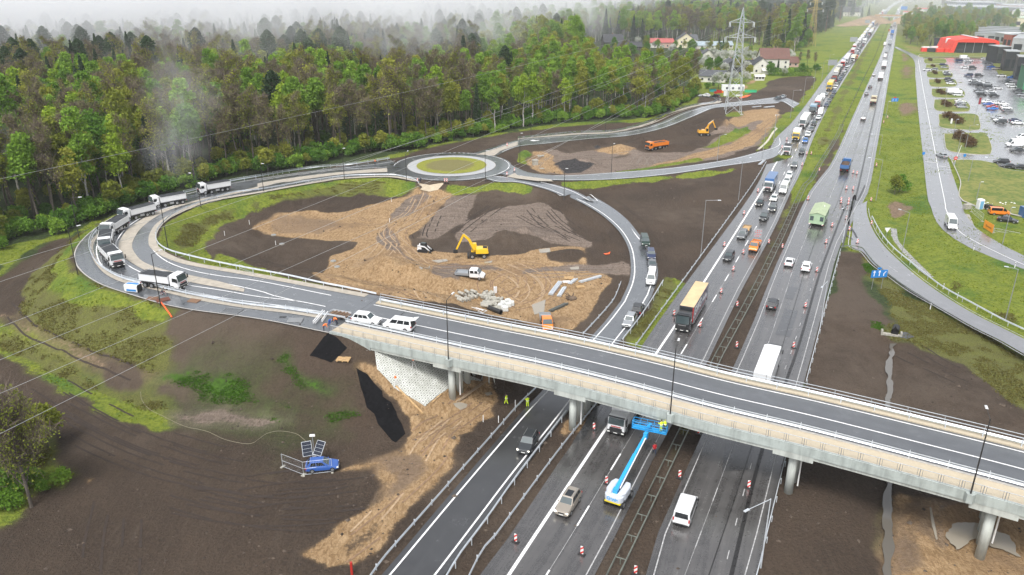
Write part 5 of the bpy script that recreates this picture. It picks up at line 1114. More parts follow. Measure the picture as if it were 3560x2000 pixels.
def van(col,L=5.9,Wd=2.02,H=2.6,windows=False,stripes=None,lights=False):
 w=Wd/2;root=empty('van');m=PC[col];mb=MB();zb=1.18
 def R_(x,ww,zl,zt,k=.93):return [(x,-ww*.9,zl),(x,-ww,zl+.22),(x,-ww,min(zt-.2,1.3)),(x,-ww*k,zt-.12),(x,-ww*(k-.12),zt),(x,ww*(k-.12),zt),(x,ww*k,zt-.12),(x,ww,min(zt-.2,1.3)),(x,ww,zl+.22),(x,ww*.9,zl)]
 mb.loft([R_(-L/2,w*.97,.38,H-.06),R_(-L/2+.1,w,.34,H),R_(L/2-2.0,w,.34,H),R_(L/2-1.65,w*.99,.34,H-.06),R_(L/2-.95,w*.97,.34,1.42,.97),R_(L/2-.30,w*.93,.34,1.12,.96),R_(L/2,w*.84,.40,.84,.95)])
 mb.build('body',m,root,bevel=.03)
 fr=Frus(L/2-.93,L/2-1.95,1.42,w*.93,L/2-1.62,L/2-1.97,H-.10,w*.86)
 g=MB();fr.panel(g,'front',.04,.96,.04,.90,.03);g.build('windshield',GLASSL,root)
 for s in (-1,1):
  g=MB().hexa([(L/2-1.05,s*(w*.985),1.28),(L/2-1.95,s*(w*1.0),1.28),(L/2-1.95,s*(w*.965),1.98),(L/2-1.55,s*(w*.965),1.98),(L/2-1.05,s*(w*.985+.02),1.28),(L/2-1.95,s*(w*1.0+.02),1.28),(L/2-1.95,s*(w*.965+.02),1.98),(L/2-1.55,s*(w*.965+.02),1.98)]);g.build('side_window',GLASS,root)
  if windows:MB().hexa([(L/2-2.1,s*w,1.3),(-L/2+.2,s*w,1.3),(-L/2+.2,s*w*.965,2.02),(L/2-2.1,s*w*.965,2.02),(L/2-2.1,s*(w+.02),1.3),(-L/2+.2,s*(w+.02),1.3),(-L/2+.2,s*(w*.965+.02),2.02),(L/2-2.1,s*(w*.965+.02),2.02)]).build('side_window',GLASS,root)
  MB().box(L/2-.30,L/2-.02,s*w*.76-.14,s*w*.76+.14,.72,.92,.03,.02).build('headlight',HEADON if lights else HEADL,root)
  MB().box(-L/2-.01,-L/2+.1,s*w*.90-.09,s*w*.90+.07,.85,1.30).build('taillight',TAIL,root);MB().box(L/2-1.3,L/2-1.12,s*(w+.12)-.1,s*(w+.12)+.1,1.25,1.55,.02,.02).build('mirror',BLK,root)
  for x in (-L*.29,L*.32):wheel(root,x,s*(w-.1),.35,.23)
  if stripes:
   for q in (0,.28):MB().hexa([(-.6+q,s*(w+.004),.5),(-.45+q,s*(w+.004),.5),(-.05+q,s*(w*.95+.012),2.3),(-.2+q,s*(w*.95+.012),2.3),(-.6+q,s*(w+.012),.5),(-.45+q,s*(w+.012),.5),(-.05+q,s*(w*.95+.02),2.3),(-.2+q,s*(w*.95+.02),2.3)]).build('stripe',stripes,root)
 MB().box(L/2-.2,L/2+.02,-w*.7,w*.7,.38,.62,.02,.02).build('bumper',BLK,root);MB().box(L/2-.1,L/2+.008,-.35,.35,.68,.82).build('grille',BLK,root);MB().box(-L/2-.06,-L/2+.1,-w*.85,w*.85,.36,.52).build('bumper',BLK,root)
 if windows:MB().hexa([(-L/2+.02,-.78,1.32),(-L/2+.02,.78,1.32),(-L/2+.02,.70,2.0),(-L/2+.02,-.70,2.0),(-L/2-.02,-.78,1.32),(-L/2-.02,.78,1.32),(-L/2-.02,.70,2.0),(-L/2-.02,-.70,2.0)]).build('rear_window',GLASS,root)
 MB().box(-L/2-.03,-L/2,-.5,-.02,.66,.78).build('number_plate',PLATE,root);MB().box(L/2+.01,L/2+.03,-.26,.26,.46,.57).build('number_plate',PLATE,root)
 return root
def cab(root,xf,Wd,col,H=2.95,low=.45,sleeper=0.0,stripe=True):
 "cab-over lorry cab; xf = front plane x"
 w=Wd/2;m=PC[col];D_=1.75+sleeper;mb=MB()
 R_=lambda x,ww,zl,zt:[(x,-ww*.97,zl),(x,-ww,zl+.3),(x,-ww,zt*.62),(x,-ww*.95,zt-.14),(x,-ww*.86,zt),(x,ww*.86,zt),(x,ww*.95,zt-.14),(x,ww,zt*.62),(x,ww,zl+.3),(x,ww*.97,zl)]
 mb.loft([R_(xf-D_,w,low+.35,H),R_(xf-.75,w,low+.2,H),R_(xf-.30,w*.99,low+.2,H-.12),R_(xf-.05,w*.97,low+.2,1.72)])
 c=mb.build('cab',m,root,bevel=.03)
 MB().hexa([(xf-.045,-w*.88,1.76),(xf-.045,w*.88,1.76),(xf-.275,w*.86,H-.30),(xf-.275,-w*.86,H-.30),(xf+.01,-w*.90,1.74),(xf+.01,w*.90,1.74),(xf-.22,w*.86,H-.28),(xf-.22,-w*.86,H-.28)]).build('windshield',GLASSL,c)
 MB().box(xf-.12,xf+.06,-w*.98,w*.98,low,low+.42,.02,.02).build('bumper',BLK,root);MB().box(xf-.08,xf+.03,-w*.72,w*.72,low+.45,1.30,.0,.04).build('grille',BLK,c)
 MB().box(xf-.35,xf-.10,-w*.93,w*.93,H-.17,H-.05,.03,.03).build('sun_visor',m if col!='white' else PC['dark'],c)
 if stripe:MB().box(xf-.05,xf+.035,-w*.55,w*.55,1.42,1.52).build('badge_strip',PC['red'] if col=='white' else CHROME,c)
 for s in (-1,1):
  MB().box(xf-1.25,xf-.42,s*(w+.004)-.012,s*(w+.004)+.012,1.72,H-.55,.06,0).build('side_window',GLASS,c)
  MB().box(xf-.25,xf-.05,s*(w+.2)-.09,s*(w+.2)+.09,1.75,2.45,.02,.02).build('mirror',BLK,c)
  MB().box(xf-.02,xf+.075,s*w*.80-.18,s*w*.80+.18,low+.08,low+.26).build('headlight',HEADL,root)
 MB().box(xf+.06,xf+.08,-.26,.26,low+.05,low+.16).build('number_plate',PLATE,root)
 return c
def lorry(kind,cc,bc,L=8.8,Wd=2.5,H=3.6,load=None,tarp=False,cabH=2.95,sleeper=0.0):
 root=empty('lorry');w=Wd/2;xf=L/2;cab(root,xf,Wd,cc,cabH,sleeper=sleeper);x1=xf-2.0-sleeper
 MB().box(-L/2+.2,x1+.6,-.45,.45,.62,.92).build('chassis',BLK,root)
 axl={'dump':(xf-1.35,xf-2.95,-xf+2.35,-xf+1.0),'box':(xf-1.3,-xf+2.1),'long':(xf-1.35,-xf+2.6,-xf+1.3),'semi':(xf-1.35,xf-4.6,-xf+4.6,-xf+3.3,-xf+2.0)}[kind]
 for x in axl:
  for s in (-1,1):wheel(root,x,s*(w-.17),.5,.32)
 m=PC[bc]
 for s in (-1,1):MB().box(x1-2.0 if kind!='dump' else -1.0,x1-1.0 if kind!='dump' else .0,s*(w-.22)-.2,s*(w-.22)+.2,.5,1.0,.03,.03).build('fuel_tank',RIM,root)
 if kind=='dump':
  zb,zt=1.38,2.42;b=MB();xr=-L/2
  b.box(xr,x1,-w*.98,w*.98,zb-.12,zb)
  b.box(xr,x1,-w,-w+.06,zb,zt);b.box(xr,x1,w-.06,w,zb,zt);b.box(x1-.08,x1,-w+.06,w-.06,zb,zt+.25);b.box(xr-.03,xr+.05,-w+.06,w-.06,zb,zt)
  for s in (-1,1):
   for i in range(6):x=xr+.15+(x1-xr-.3)*i/5;b.box(x-.05,x+.05,s*w-.035,s*w+.035,zb-.05,zt)
   b.box(xr,x1,s*w-.05,s*w+.05,zt-.0,zt+.07)
  MB().box(xr+.25,x1,-1.12,1.12,.78,1.22).build('subframe',BLK,root)
  for x in (-xf+1.65,xf-2.15):
   for s in (-1,1):MB().box(x-1.25,x+1.25,s*1.1-.14,s*1.1+.14,1.06,1.22,.15,0).build('mudguard',BLK,root)
  bo=b.build('dump_bed',m,root)
  if tarp:
   V=[];n=9
   for i in range(n):
    x=xr+.02+(x1-.1-xr)*i/(n-1)
    for j in range(5):y=-w+.05+(Wd-.1)*j/4;V.append((x,y,zt+.08+(.10 if j in (1,2,3) else 0)+.05*math.sin(i*1.7+j)))
   F=[(i*5+j,i*5+j+1,i*5+j+6,i*5+j+5) for i in range(n-1) for j in range(4)];mobj('tarpaulin',V,F,TARP,bo);MB().tube((xr+.1,-w+.12,zt+.14),(x1,-w+.12,zt+.14),.07,n=6).build('tarp_roll',TARP,bo)
  if load:
   V=[];n=8
   for i in range(n):
    for j in range(5):a=math.sin(math.pi*i/(n-1))**.5*math.sin(math.pi*j/4)**.7;V.append((xr+.07+(x1-.2-xr)*i/(n-1),-w+.07+(Wd-.14)*j/4,zb+.75+a*.55+random.uniform(-.05,.05)))
   mobj('soil_load',V,[(i*5+j,i*5+j+1,i*5+j+6,i*5+j+5) for i in range(n-1) for j in range(4)],load,bo,smooth=True)
 else :
  zb=1.1;bo=MB().box(-L/2,x1+.05 if kind!='semi' else x1-.45,-w-.02,w+.02,zb,H,0,0).build('cargo_box',m,root,bevel=.03)
  for s in (-1,1):MB().box(-L/2+1.0,x1-1,s*w-.03,s*w+.03,.55,.95).build('side_guard',RIM,root)
  MB().box(-L/2-.02,-L/2+.1,-w,w,.55,.80).build('rear_bumper',BLK,root)
 for s in (-1,1):MB().box(-L/2-.04,-L/2+.03,s*(w-.3)-.2,s*(w-.3)+.2,.82 if kind!='dump' else .72,.98 if kind!='dump' else .9).build('taillight',TAIL,root)
 return root
TARP=mat('dark_tarpaulin',(.032,.035,.040),.5,var=.25,vsc=2);SOILM=mat('soil_load',(.085,.05,.032),.9,var=.35,vsc=3);PALET=mat('raw_timber',(.50,.33,.16),.7,var=.25,vsc=3)
def far_lorry(cc,bc,L=9.0,H=3.5):
 root=empty('lorry');w=1.25;MB().box(L/2-2.0,L/2,-w,w,.5,2.9,.08,.06).build('cab',PC[cc],root);MB().box(L/2-.12,L/2+.03,-w*.9,w*.9,1.65,2.45,0,.05).build('windshield',GLASS,root)
 MB().box(-L/2,L/2-2.1,-w-.02,w+.02,.95,H).build('cargo_box',PC[bc],root)
 for x in (L/2-1.3,-L/2+1.5):
  for s in (-1,1):wheel(root,x,s*(w-.17),.5,.3,rim=False)
 return root
def put(key,make,x,y,ang,label,cat,group=None,z=None,name=None):
 z=gz(x,y) if z is None else z
 if key not in PR:
  r=PR[key]=make();r.location=(x,y,z);r.rotation_euler=(0,0,ang);tag(r,label,cat,group)
 else :r=dup(PR[key],(x,y,z),ang,label,cat,group)
 if name:r.name=name
 if group is None and 'group' in r:del r['group']
 return r
HM=(HLl+HLr)/2;RM=(HRl+HRr)/2
def hdir(p,A):
 i=int(np.argmin(np.hypot(A[:,0]-p[0],A[:,1]-p[1])));i=min(max(i,1),len(A)-2);d=A[i+1][:2]-A[i-1][:2];return d/np.linalg.norm(d)
 # kind specs: key -> (maker, length, category, name)
def spec(s):
 a=s.split(':');k=a[0];c=a[1]
 if k in CARS:return (lambda :car(k,c,'L' in a,'R' in a,'S' in a)),CARS[k][0],'car',{'mpv':'minivan','suv':'off_road_car'}.get(k,'car')
 if k=='far':return (lambda :far_car(c,a[2])),CARS[c][0],'car','car'
 if k=='van':return (lambda :van(c,lights='L' in a)),5.9,'van','van'
 if k=='dump':return (lambda :lorry('dump',c,a[2],8.8 if c!='white' else 8.1,tarp='T' in a,load=SOILM if 'O' in a else None)),8.8 if c!='white' else 8.1,'dump truck','dump_truck'
 if k=='box':return (lambda :lorry('box',c,a[2],float(a[3]) if len(a)>3 else 8.5)),float(a[3]) if len(a)>3 else 8.5,'truck','box_truck'
 if k=='semi':return (lambda :lorry('semi',c,a[2],15.5,H=3.9,cabH=3.3,sleeper=.4)),15.5,'truck','articulated_lorry'
 if k=='flor':return (lambda :far_lorry(c,a[2],float(a[3]) if len(a)>3 else 9.0)),float(a[3]) if len(a)>3 else 9.0,'truck','truck'
def hv(s,k,pt,label,side='L',group=None,A=None,flip=False):
 mk,L,cat,nm=spec(s);p=P(*C(k,pt)[0],Z0);d=hdir(p,HM if side=='L' else RM)
 c=p[:2]+d*L/2;a=math.atan2(d[1],d[0])+(math.pi if side=='L' else 0);return put(s,mk,c[0],c[1],a,label,cat,group,Z0+.01,nm)
def rv(s,k,rear,front,label,z=None,group=None):
 "vehicle on a digitised rear->front ground line"
 mk,L,cat,nm=spec(s);q=[c1(k,x) for x in (rear,front)];zz=(q[0][2]+q[1][2])/2+.15 if z is None else z
 a,b=[P(*C(k,x)[0],zz) for x in (rear,front)];m=(a+b)/2;return put(s,mk,m[0],m[1],math.atan2(b[1]-a[1],b[0]-a[0]),label,cat,group,zz,nm)
 # --- near vehicles ---
GD='white dump trucks queuing on the loop road'
rv('dump:white:white:T',5,'1640,20','1440,55','white tarped dump truck last in the queue, farthest right along the forest',group=GD)
rv('dump:white:white:T',5,'1305,115','1115,150','white tarped dump truck second from the back of the queue by the forest',group=GD)
rv('dump:white:white:T',5,'1075,200','905,245','white tarped dump truck third from the back, level with the start of the bend',group=GD)
rv('dump:white:white:T',5,'885,290','775,360','white tarped dump truck in the middle of the queue where the bend tightens',group=GD)
rv('dump:white:white:T',5,'780,370','760,500','white dump truck half hidden behind another at the tip of the bend',group=GD)
rv('dump:white:white:T',5,'765,490','870,600','white dump truck coming round the bend, second from the front of the queue',group=GD)
rv('dump:white:white:T',5,'1070,705','1300,735','white dump truck at the head of the queue beside the guardrail and path',group=GD)
# cars on the bridge
def br_car(s,k,a,b,label):
 return rv(s,k,a,b,label,z=7.40)
w1=br_car('suv:white:R',6,'690,965','865,988','white off-road car with a trailer hitched behind, parked on the bridge')
w2=br_car('mpv:white',6,'1120,1035','900,1003','white people carrier with its tailgate open, parked on the bridge')
gm=MB().hexa([(-2.3,-.72,1.9),(-2.3,.72,1.9),(-3.15,.68,2.12),(-3.15,-.68,2.12),(-2.3,-.72,1.97),(-2.3,.72,1.97),(-3.15,.68,2.19),(-3.15,-.68,2.19)]).build('open_tailgate',PC['white'],w2);MB().box(-2.47,-2.44,-.7,.7,.75,1.85).build('boot_opening',BLK,w2)
# slip road queue
rv('mpv:green',7,'900,375','925,445','dark green people carrier highest on the curving slip road',z=.95)
rv('suv:navy',7,'950,480','962,530','navy car nose to tail behind the grey one on the slip road',z=.6)
rv('sedan:grey',7,'963,545','968,605','grey car between the navy car and the white van on the slip road',z=.35)
rv('mpv:white',7,'965,640','950,722','white panel van in the queue on the slip road',z=.15)
rv('suv:black',7,'845,935','880,860','black off-road car parked facing away beside the slip road guardrail',z=Z0)
rv('suv:silver:R',7,'830,935','775,1030','silver off-road car facing the bridge on the slip road',z=Z0)
rv('suv:dark:L:R',11,'120,440','30,600','dark grey off-road car coming down the black slip road below the bridge',z=Z0)
hv('suv:beige:L:S:R',11,'310,1035','champagne off-road car with a sunroof driving below the bridge')
hv('box:white:white:10',11,'700,448','white lorry emerging from under the bridge beside the blue boom lift')
r=put('minibus',lambda :van('white',5.3,1.98,2.15,windows=True),0,0,0,'white minibus driving away below the bridge','van',None,Z0,'minibus');p=P(*C(11,'1168,1105')[0],Z0);d=hdir(p,RM);r.location=(*(p[:2]+d*2.65),Z0);r.rotation_euler=(0,0,math.atan2(d[1],d[0]))
mk=lorry('semi','black','navy',15.5,H=3.95,cabH=3.45,sleeper=.4);p=P(*C(7,'1175,1050')[0],Z0);d=hdir(p,HM);c_=p[:2]+d*7.75
mk.location=(*c_,Z0);mk.rotation_euler=(0,0,math.atan2(-d[1],-d[0]));mk.name='articulated_lorry';tag(mk,'black articulated lorry with a tan-roofed navy curtain trailer reading GWG','truck')
bo=[o for o in mk.children if o.name.startswith('cargo_box')][0]
MB().box(-7.74,4.9,-1.25,1.25,3.951,3.99,.03,.03).build('trailer_roof',mat('tan_roof',(.62,.47,.27),.55,var=.14,vsc=.6),bo)
MB().box(4.905,4.97,-1.27,1.27,1.1,3.9).build('front_frame',PC['dark'],bo);MB().box(4.90,4.975,1.10,1.285,1.1,3.9).build('corner_post',PC['red'],bo)
for s in (-1,1):MB().box(-7.7,4.88,s*1.275-.004,s*1.275+.004,1.2,1.38).build('side_stripe',PC['red'],bo)
def text(s,size,m,parent,loc,rot,name='lettering',ext=.004,sx=1,font_w=0.0):
 cu=bpy.data.curves.new(name,'FONT');cu.body=s;cu.size=size;cu.extrude=ext;cu.align_x='CENTER';cu.align_y='CENTER';cu.offset=font_w
 o=bpy.data.objects.new(name,cu);COL.objects.link(o);dg=bpy.context.evaluated_depsgraph_get();me=bpy.data.meshes.new_from_object(o.evaluated_get(dg));bpy.data.objects.remove(o)
 me.materials.clear();me.materials.append(m);q=bpy.data.objects.new(name,me);COL.objects.link(q);q.parent=parent;q.location=loc;q.rotation_euler=rot;q.scale=(sx,1,1);return q
WHT=mat('lettering_white',(.8,.8,.8),.5)
text('GWG',2.3,WHT,bo,(1.2,1.285,2.6),(math.pi/2,0,math.pi),font_w=.05);text('GWG',2.3,WHT,bo,(1.2,-1.285,2.6),(math.pi/2,0,0),font_w=.05)
# left carriageway queue, nearest first
Q=[('estate:dark',7,'1500,538','dark grey estate car in the fast lane ahead of the black lorry'),('mpv:dark',7,'1758,250','dark people carrier beside the arrow trailer'),('hatch:black:L',7,'1730,143','black hatchback left behind the white lorry with blue container'),('suv:dark:L',7,'1822,183','dark car next to the black hatchback in the right lane'),('hatch:white:L',8,'55,110','white car next above the two dark cars in the queue'),('van:white:L',4,'122,1398','white van alongside the blue container lorry, lower of three white'),('suv:white:L',4,'147,1330','white off-road car alongside the blue container lorry, middle of three white'),('estate:white:L',4,'165,1285','white estate car alongside the blue container lorry, upper of three white'),('suv:grey:L',4,'205,1208','grey car alone in the right lane above the blue container lorry'),('suv:dark:R',4,'260,1110','dark off-road car beside the white tipper lorry'),('hatch:blue:L',4,'283,1030','bright blue car beside the yellow truck'),('estate:white',4,'303,985','white car just behind the bright blue car'),('hatch:grey',4,'328,945','grey car behind the white one beside the white semi-trailer'),('suv:black',4,'345,905','black off-road car beside the white semi-trailer'),('hatch:white',4,'378,862','white car below the white van near the blue-grey box truck'),('van:white',4,'392,830','white van right of the blue-grey box truck'),('suv:navy',4,'436,770','navy off-road car right of the red and white lorry'),('sedan:grey',4,'455,735','grey saloon behind the navy off-road car'),('hatch:dark',4,'474,706','dark hatchback below the yellow semi-trailer'),('suv:navy',4,'492,675','navy car right of the yellow semi-trailer'),('box:white:tblue:11',4,'15,1385','white lorry carrying a blue container'),('dump:white:silver:T',4,'150,1120','white tipper lorry between the blue container and yellow trucks'),('box:yellow:white:8',4,'215,1015','yellow cab box truck in the queue'),('semi:white:white',4,'262,922','white semi-trailer lorry behind the yellow cab truck'),('box:dark:lblue:7',4,'335,822','blue-grey box truck in the queue'),('semi:red:white',4,'368,785','red and white semi-trailer lorry in the queue'),('van:white',4,'405,722','white van behind the red and white lorry'),('hatch:silver',4,'432,690','silver car behind the white van in the queue'),('semi:yellow:yellow',4,'455,655','yellow semi-trailer lorry in the queue'),('semi:red:brown',4,'490,598','dark red lorry behind the yellow semi-trailer'),('box:black:dark:9',4,'525,528','black truck behind the dark red lorry')]
for s,k,pt,lb in Q:hv(s,k,pt,lb)
hv('dump:orange:orange:O',4,'645,432','orange tipper far back in the fast lane of the queue')
hv('semi:white:white',4,'575,460','white semi-trailer lorry far back beside the road sign')
# the far queue, lane by lane
CN=['white','silver','grey','dark','black','white','navy','white','red','silver','dark','blue','white','grey']
Lq=plen(HM);Hn=crom(HM,400);Ln=plen(Hn);HW=np.linalg.norm(HLr-HLl,axis=1);S0=float(Ln[np.argmin(np.hypot(Hn[:,0]-P(*C(4,'500,640')[0])[0],Hn[:,1]-P(*C(4,'500,640')[0])[1]))])
rq=random.Random(11);dname=lambda s_:'past the black truck' if s_<70 else 'near the blue sign' if s_<170 else 'below the far overpass' if s_<420 else 'beyond the far overpass'
cnt=0
for lane,off in ((0,-1.9),(1,1.9)):
 s_=S0+(35 if lane==0 else 2)
 while s_<S0+760:
  truck=rq.random()<(.42 if lane==0 else .08);c=cut(Hn,s_,s_+3,2);q=offs(c,off+(1.2 if s_<S0+200 else 0));a=math.atan2(c[1][1]-c[0][1],c[1][0]-c[0][0])+math.pi
  ln='left' if lane==0 else 'right';dn=dname(s_-S0)
  if truck:
   cc,bc=rq.choice([('white','white'),('red','white'),('white','white'),('blue','white'),('white','lblue'),('white','silver'),('dark','white'),('white','cream')]);L=rq.choice([8.5,13.0,15.0]);kk=f'flor:{cc}:{bc}:{L}'
   lab=f'{"short" if L < 9 else "long"} {cc}-cab lorry in the {ln} lane of the far queue {dn}'
   g='far queue: '+lab
  else :
   kd=rq.choice(['hatch','sedan','estate','suv','mpv']);cc=rq.choice(CN);kk=f'far:{kd}:{cc}';L=CARS[kd][0];lab=f'{cc} {dict(hatch="hatchback", sedan="saloon", estate="estate", suv="off-roader", mpv="people carrier")[kd]} in the {ln} lane of the far queue {dn}';g='far queue: '+lab
  mk_,_,cat,nm=spec(kk);m_=(cut(Hn,s_+L/2,s_+L/2+1,2));m_=offs(m_,off+(1.2 if s_<S0+200 else 0))[0]
  put(kk,mk_,m_[0],m_[1],a,lab,cat,g,Z0+.01,nm);s_+=L+rq.uniform(1.5,5.5);cnt+=1
  # right carriageway, driving away
RV=[('estate:black',8,'38,888','black estate car driving away above the bridge'),('sedan:white',8,'163,580','white saloon driving away left of the white estate'),('suv:white',8,'285,617','white estate car with dark tailgate driving away'),('estate:dark',4,'702,868','dark car driving away alone, nearest beyond the blue tipper'),('hatch:grey',4,'726,686','grey car driving away below the cream tipper'),('hatch:dark',4,'752,636','small dark car driving away left of the cream tipper'),('hatch:silver',4,'778,548','silver car driving away beside a pale lorry'),('dump:tblue:tblue:O',4,'563,1242','blue tipper loaded with brown soil driving away'),('dump:cream:cream:O',4,'773,750','cream tipper driving away'),('box:brown:white:8',4,'826,575','pale lorry with dark chassis driving away'),('box:white:white:9',4,'851,488','white box lorry driving away, third lorry up the right carriageway'),('van:white',4,'859,418','white van driving away ahead of the white box lorry'),('hatch:dark',4,'868,390','dark car driving away near the slip junction'),('flor:silver:silver:9',4,'894,322','grey lorry driving away beyond the slip junction'),('van:white',4,'858,330','white van driving away left of the grey lorry'),('flor:red:blue:10',4,'912,246','red and blue lorry driving away far off'),('far:hatch:orange',4,'890,222','orange car driving away far off'),('flor:white:silver:10',4,'927,188','silver lorry driving away just before the overpass'),('flor:red:brown:10',4,'944,128','dark red lorry just beyond the overpass on the right carriageway'),('far:sedan:white',4,'950,100','white car beyond the overpass on the right carriageway'),('far:sedan:dark',4,'905,200','dark car far off left of the silver lorry'),('far:suv:white',4,'955,75','white off-road car farthest up the right carriageway')]
for s,k,pt,lb in RV:hv(s,k,pt,lb,'R')
# big white lorry heading away just above the bridge
r=lorry('long','white','white',12.5,H=3.9,cabH=3.3,sleeper=.3);p=P(*C(8,'75,1090')[0],3.9);d=hdir(p,RM);r.location=(*(p[:2]-d*6.9),Z0);r.rotation_euler=(0,0,math.atan2(d[1],d[0]));r.name='box_truck';tag(r,'big white box lorry driving away, half hidden behind the bridge parapet','truck')
MB().hexa([(5.3,-1.1,3.3),(4.0,-1.1,3.3),(4.0,1.1,3.3),(5.3,1.1,3.3),(4.7,-1.1,3.5),(4.0,-1.1,3.85),(4.0,1.1,3.85),(4.7,1.1,3.5)]).build('wind_deflector',PC['white'],r)
# side road
r=van('white',6.2,2.05,2.75,stripes=mat('purple_vinyl',(.10,.04,.28),.4),lights=True);a,b=P(*C(8,'1300,240')[0]),P(*C(8,'1345,318')[0]);m_=b+(a-b)/np.linalg.norm(a-b)*3.1;r.location=(m_[0],m_[1],.08);r.rotation_euler=(0,0,math.atan2(b[1]-a[1],b[0]-a[0]));r.name='van';tag(r,'white van with purple stripes on the side road bend','van')
def lv(s,k,pt,ang,label,group=None,dz=.02):
 mk,L,cat,nm=spec(s);p=P(*C(k,pt)[0],Z0);return put(s,mk,p[0],p[1],ang,label,cat,group,Z0+dz,nm)
lv('sedan:silver',4,'1268,1130',math.radians(100),'silver saloon on the side road beside the no-entry sign')
rv('sedan:silver',4,'140,700','115,708','silver car on the dead-end road by the field',z=.15);rv('estate:dark',4,'100,712','75,718','dark car on the dead-end road by the field',z=.15)
rv('hatch:white',3,'1370,695','1330,690','white car parked beside the grove near the pylon',z=.3);rv('suv:black',3,'1440,705','1395,700','black off-road car parked beside a white one near the pylon',z=.3)
r=put('transporter',lambda :van('orange',4.9,1.92,1.95,windows=True),0,0,0,'orange minivan parked on the muddy lot beside a dark saloon','van',None,0,'minivan');a,b=c1(8,'1630,205'),c1(8,'1755,212');r.location=tuple((a+b)/2+np.array((0,.9,.02)));r.rotation_euler=(0,0,math.atan2(b[1]-a[1],b[0]-a[0]))
rv('sedan:black',8,'1665,240','1815,262','black saloon parked on the muddy lot below the orange minivan',z=0)
# car park
CPK='''1210,505,L,estate,silver 1160,508,L,hatch,white 1280,472,R,estate,navy 1290,492,R,sedan,silver 1305,528,R,sedan,white 1312,545,R,sedan,dark 1305,535,R,hatch,silver 1318,578,R,suv,dark 1325,592,R,sedan,grey 1333,607,R,sedan,white 1385,690,R,estate,white 1400,737,R,sedan,white 1405,752,R,sedan,silver 1398,765,R,sedan,dark 1412,778,R,sedan,silver 1395,442,R,mpv,navy 1430,425,R,van,white 1455,452,R,sedan,silver 1470,440,R,hatch,white 1575,430,R,hatch,white 1585,452,R,sedan,grey 1600,458,R,sedan,dark
1430,490,L,sedan,white 1490,492,R,suv,dark 1620,487,L,sedan,carblue 1655,500,L,estate,beige 1460,547,L,suv,navy 1535,549,R,suv,dark 1695,552,L,sedan,white 1770,562,L,sedan,blue 1490,587,L,sedan,white 1510,598,R,hatch,silver 1530,607,L,sedan,silver 1545,620,R,suv,dark 1570,598,R,sedan,white 1600,610,R,sedan,silver 1600,630,R,suv,dark 1490,608,L,sedan,grey 1670,640,R,hatch,white 1735,590,L,sedan,dark 1745,600,R,sedan,grey 1755,612,L,suv,white 1770,628,R,sedan,white
1530,655,L,sedan,grey 1545,668,L,sedan,silver 1555,688,R,suv,black 1620,665,R,sedan,white 1630,680,R,sedan,silver 1645,695,R,suv,dark 1815,658,L,sedan,black 1830,675,R,sedan,grey 1845,690,L,sedan,silver 1590,740,L,sedan,white 1600,757,L,sedan,carblue 1625,775,L,sedan,red 1630,790,L,sedan,blue 1690,745,R,sedan,silver 1710,755,R,sedan,white 1715,775,R,sedan,beige 1730,785,R,suv,white 1740,805,R,sedan,grey 1660,750,R,hatch,white
1665,855,L,sedan,silver 1680,872,L,sedan,white 1690,885,L,suv,dark 1795,875,R,sedan,navy 1810,893,R,sedan,white 1810,1090,L,sedan,dark 1695,1175,L,suv,black 1745,1205,L,sedan,black 1825,1212,L,sedan,black 1850,1000,L,mpv,white'''
row_of=lambda y:'far end row' if y<470 else 'second row' if y<515 else 'third row' if y<575 else 'middle block' if y<645 else 'block just past the middle' if y<710 else 'red-car block' if y<820 else 'white-and-navy block' if y<900 else 'corner by the big lawn'
ent=[q.split(',') for q in CPK.split()];byrow={}
for e in ent:byrow.setdefault(row_of(float(e[1])),[]).append(e)
for rn,es in byrow.items():
 es.sort(key=lambda e:float(e[0]));seen={}
 for e in es:seen.setdefault(e[4],[]).append(e)
 for cl,lst in seen.items():
  for j,(x,y,d_,kd,cc) in enumerate(lst):
   o_='' if len(lst)==1 else ('leftmost ' if j==0 else 'rightmost ' if j==len(lst)-1 else ('second ','third ','fourth ','fifth ')[j-1])
   nmc=dict(beige='champagne',carblue='mid blue',dark='dark grey').get(cc,cc);kn=dict(hatch='hatchback',sedan='saloon',estate='estate',suv='off-roader',mpv='minivan',van='van')[kd]
   nm2=f'{nmc} {kn}, {rn} of the car park'+(f', {o_}of its colour' if o_ else '')
   far_=float(y)<720
   s=(f'far:{kd}:{cc}' if far_ and kd in CARS else f'{kd}:{cc}') if kd!='van' else 'van:white'
   lv(s,4,f'{x},{y}',math.radians(-8+random.uniform(-4,4))+(math.pi if d_=='L' else 0),nm2,'cars in the car park')
r=van('white',6.8,2.1,2.8);p=P(*C(4,'1800,1055')[0]);r.location=(p[0],p[1],Z0);r.rotation_euler=(0,0,math.radians(174));r.name='van';tag(r,'long white van at the right edge of the car park','van')
r=lorry('box','white','white',7.2,H=3.0,cabH=2.3);p=P(*C(4,'1368,688')[0]);r.location=(p[0],p[1]+2,Z0+.15);r.rotation_euler=(0,0,math.radians(-8));r.name='box_truck';tag(r,'white box truck behind a white car on a car park lawn','truck')
# orange dump truck on the upper site
rv('dump:orange:orange:O',3,'1070,1060','925,1082','orange dump truck working on the upper earth site beyond the roundabout',z=0)
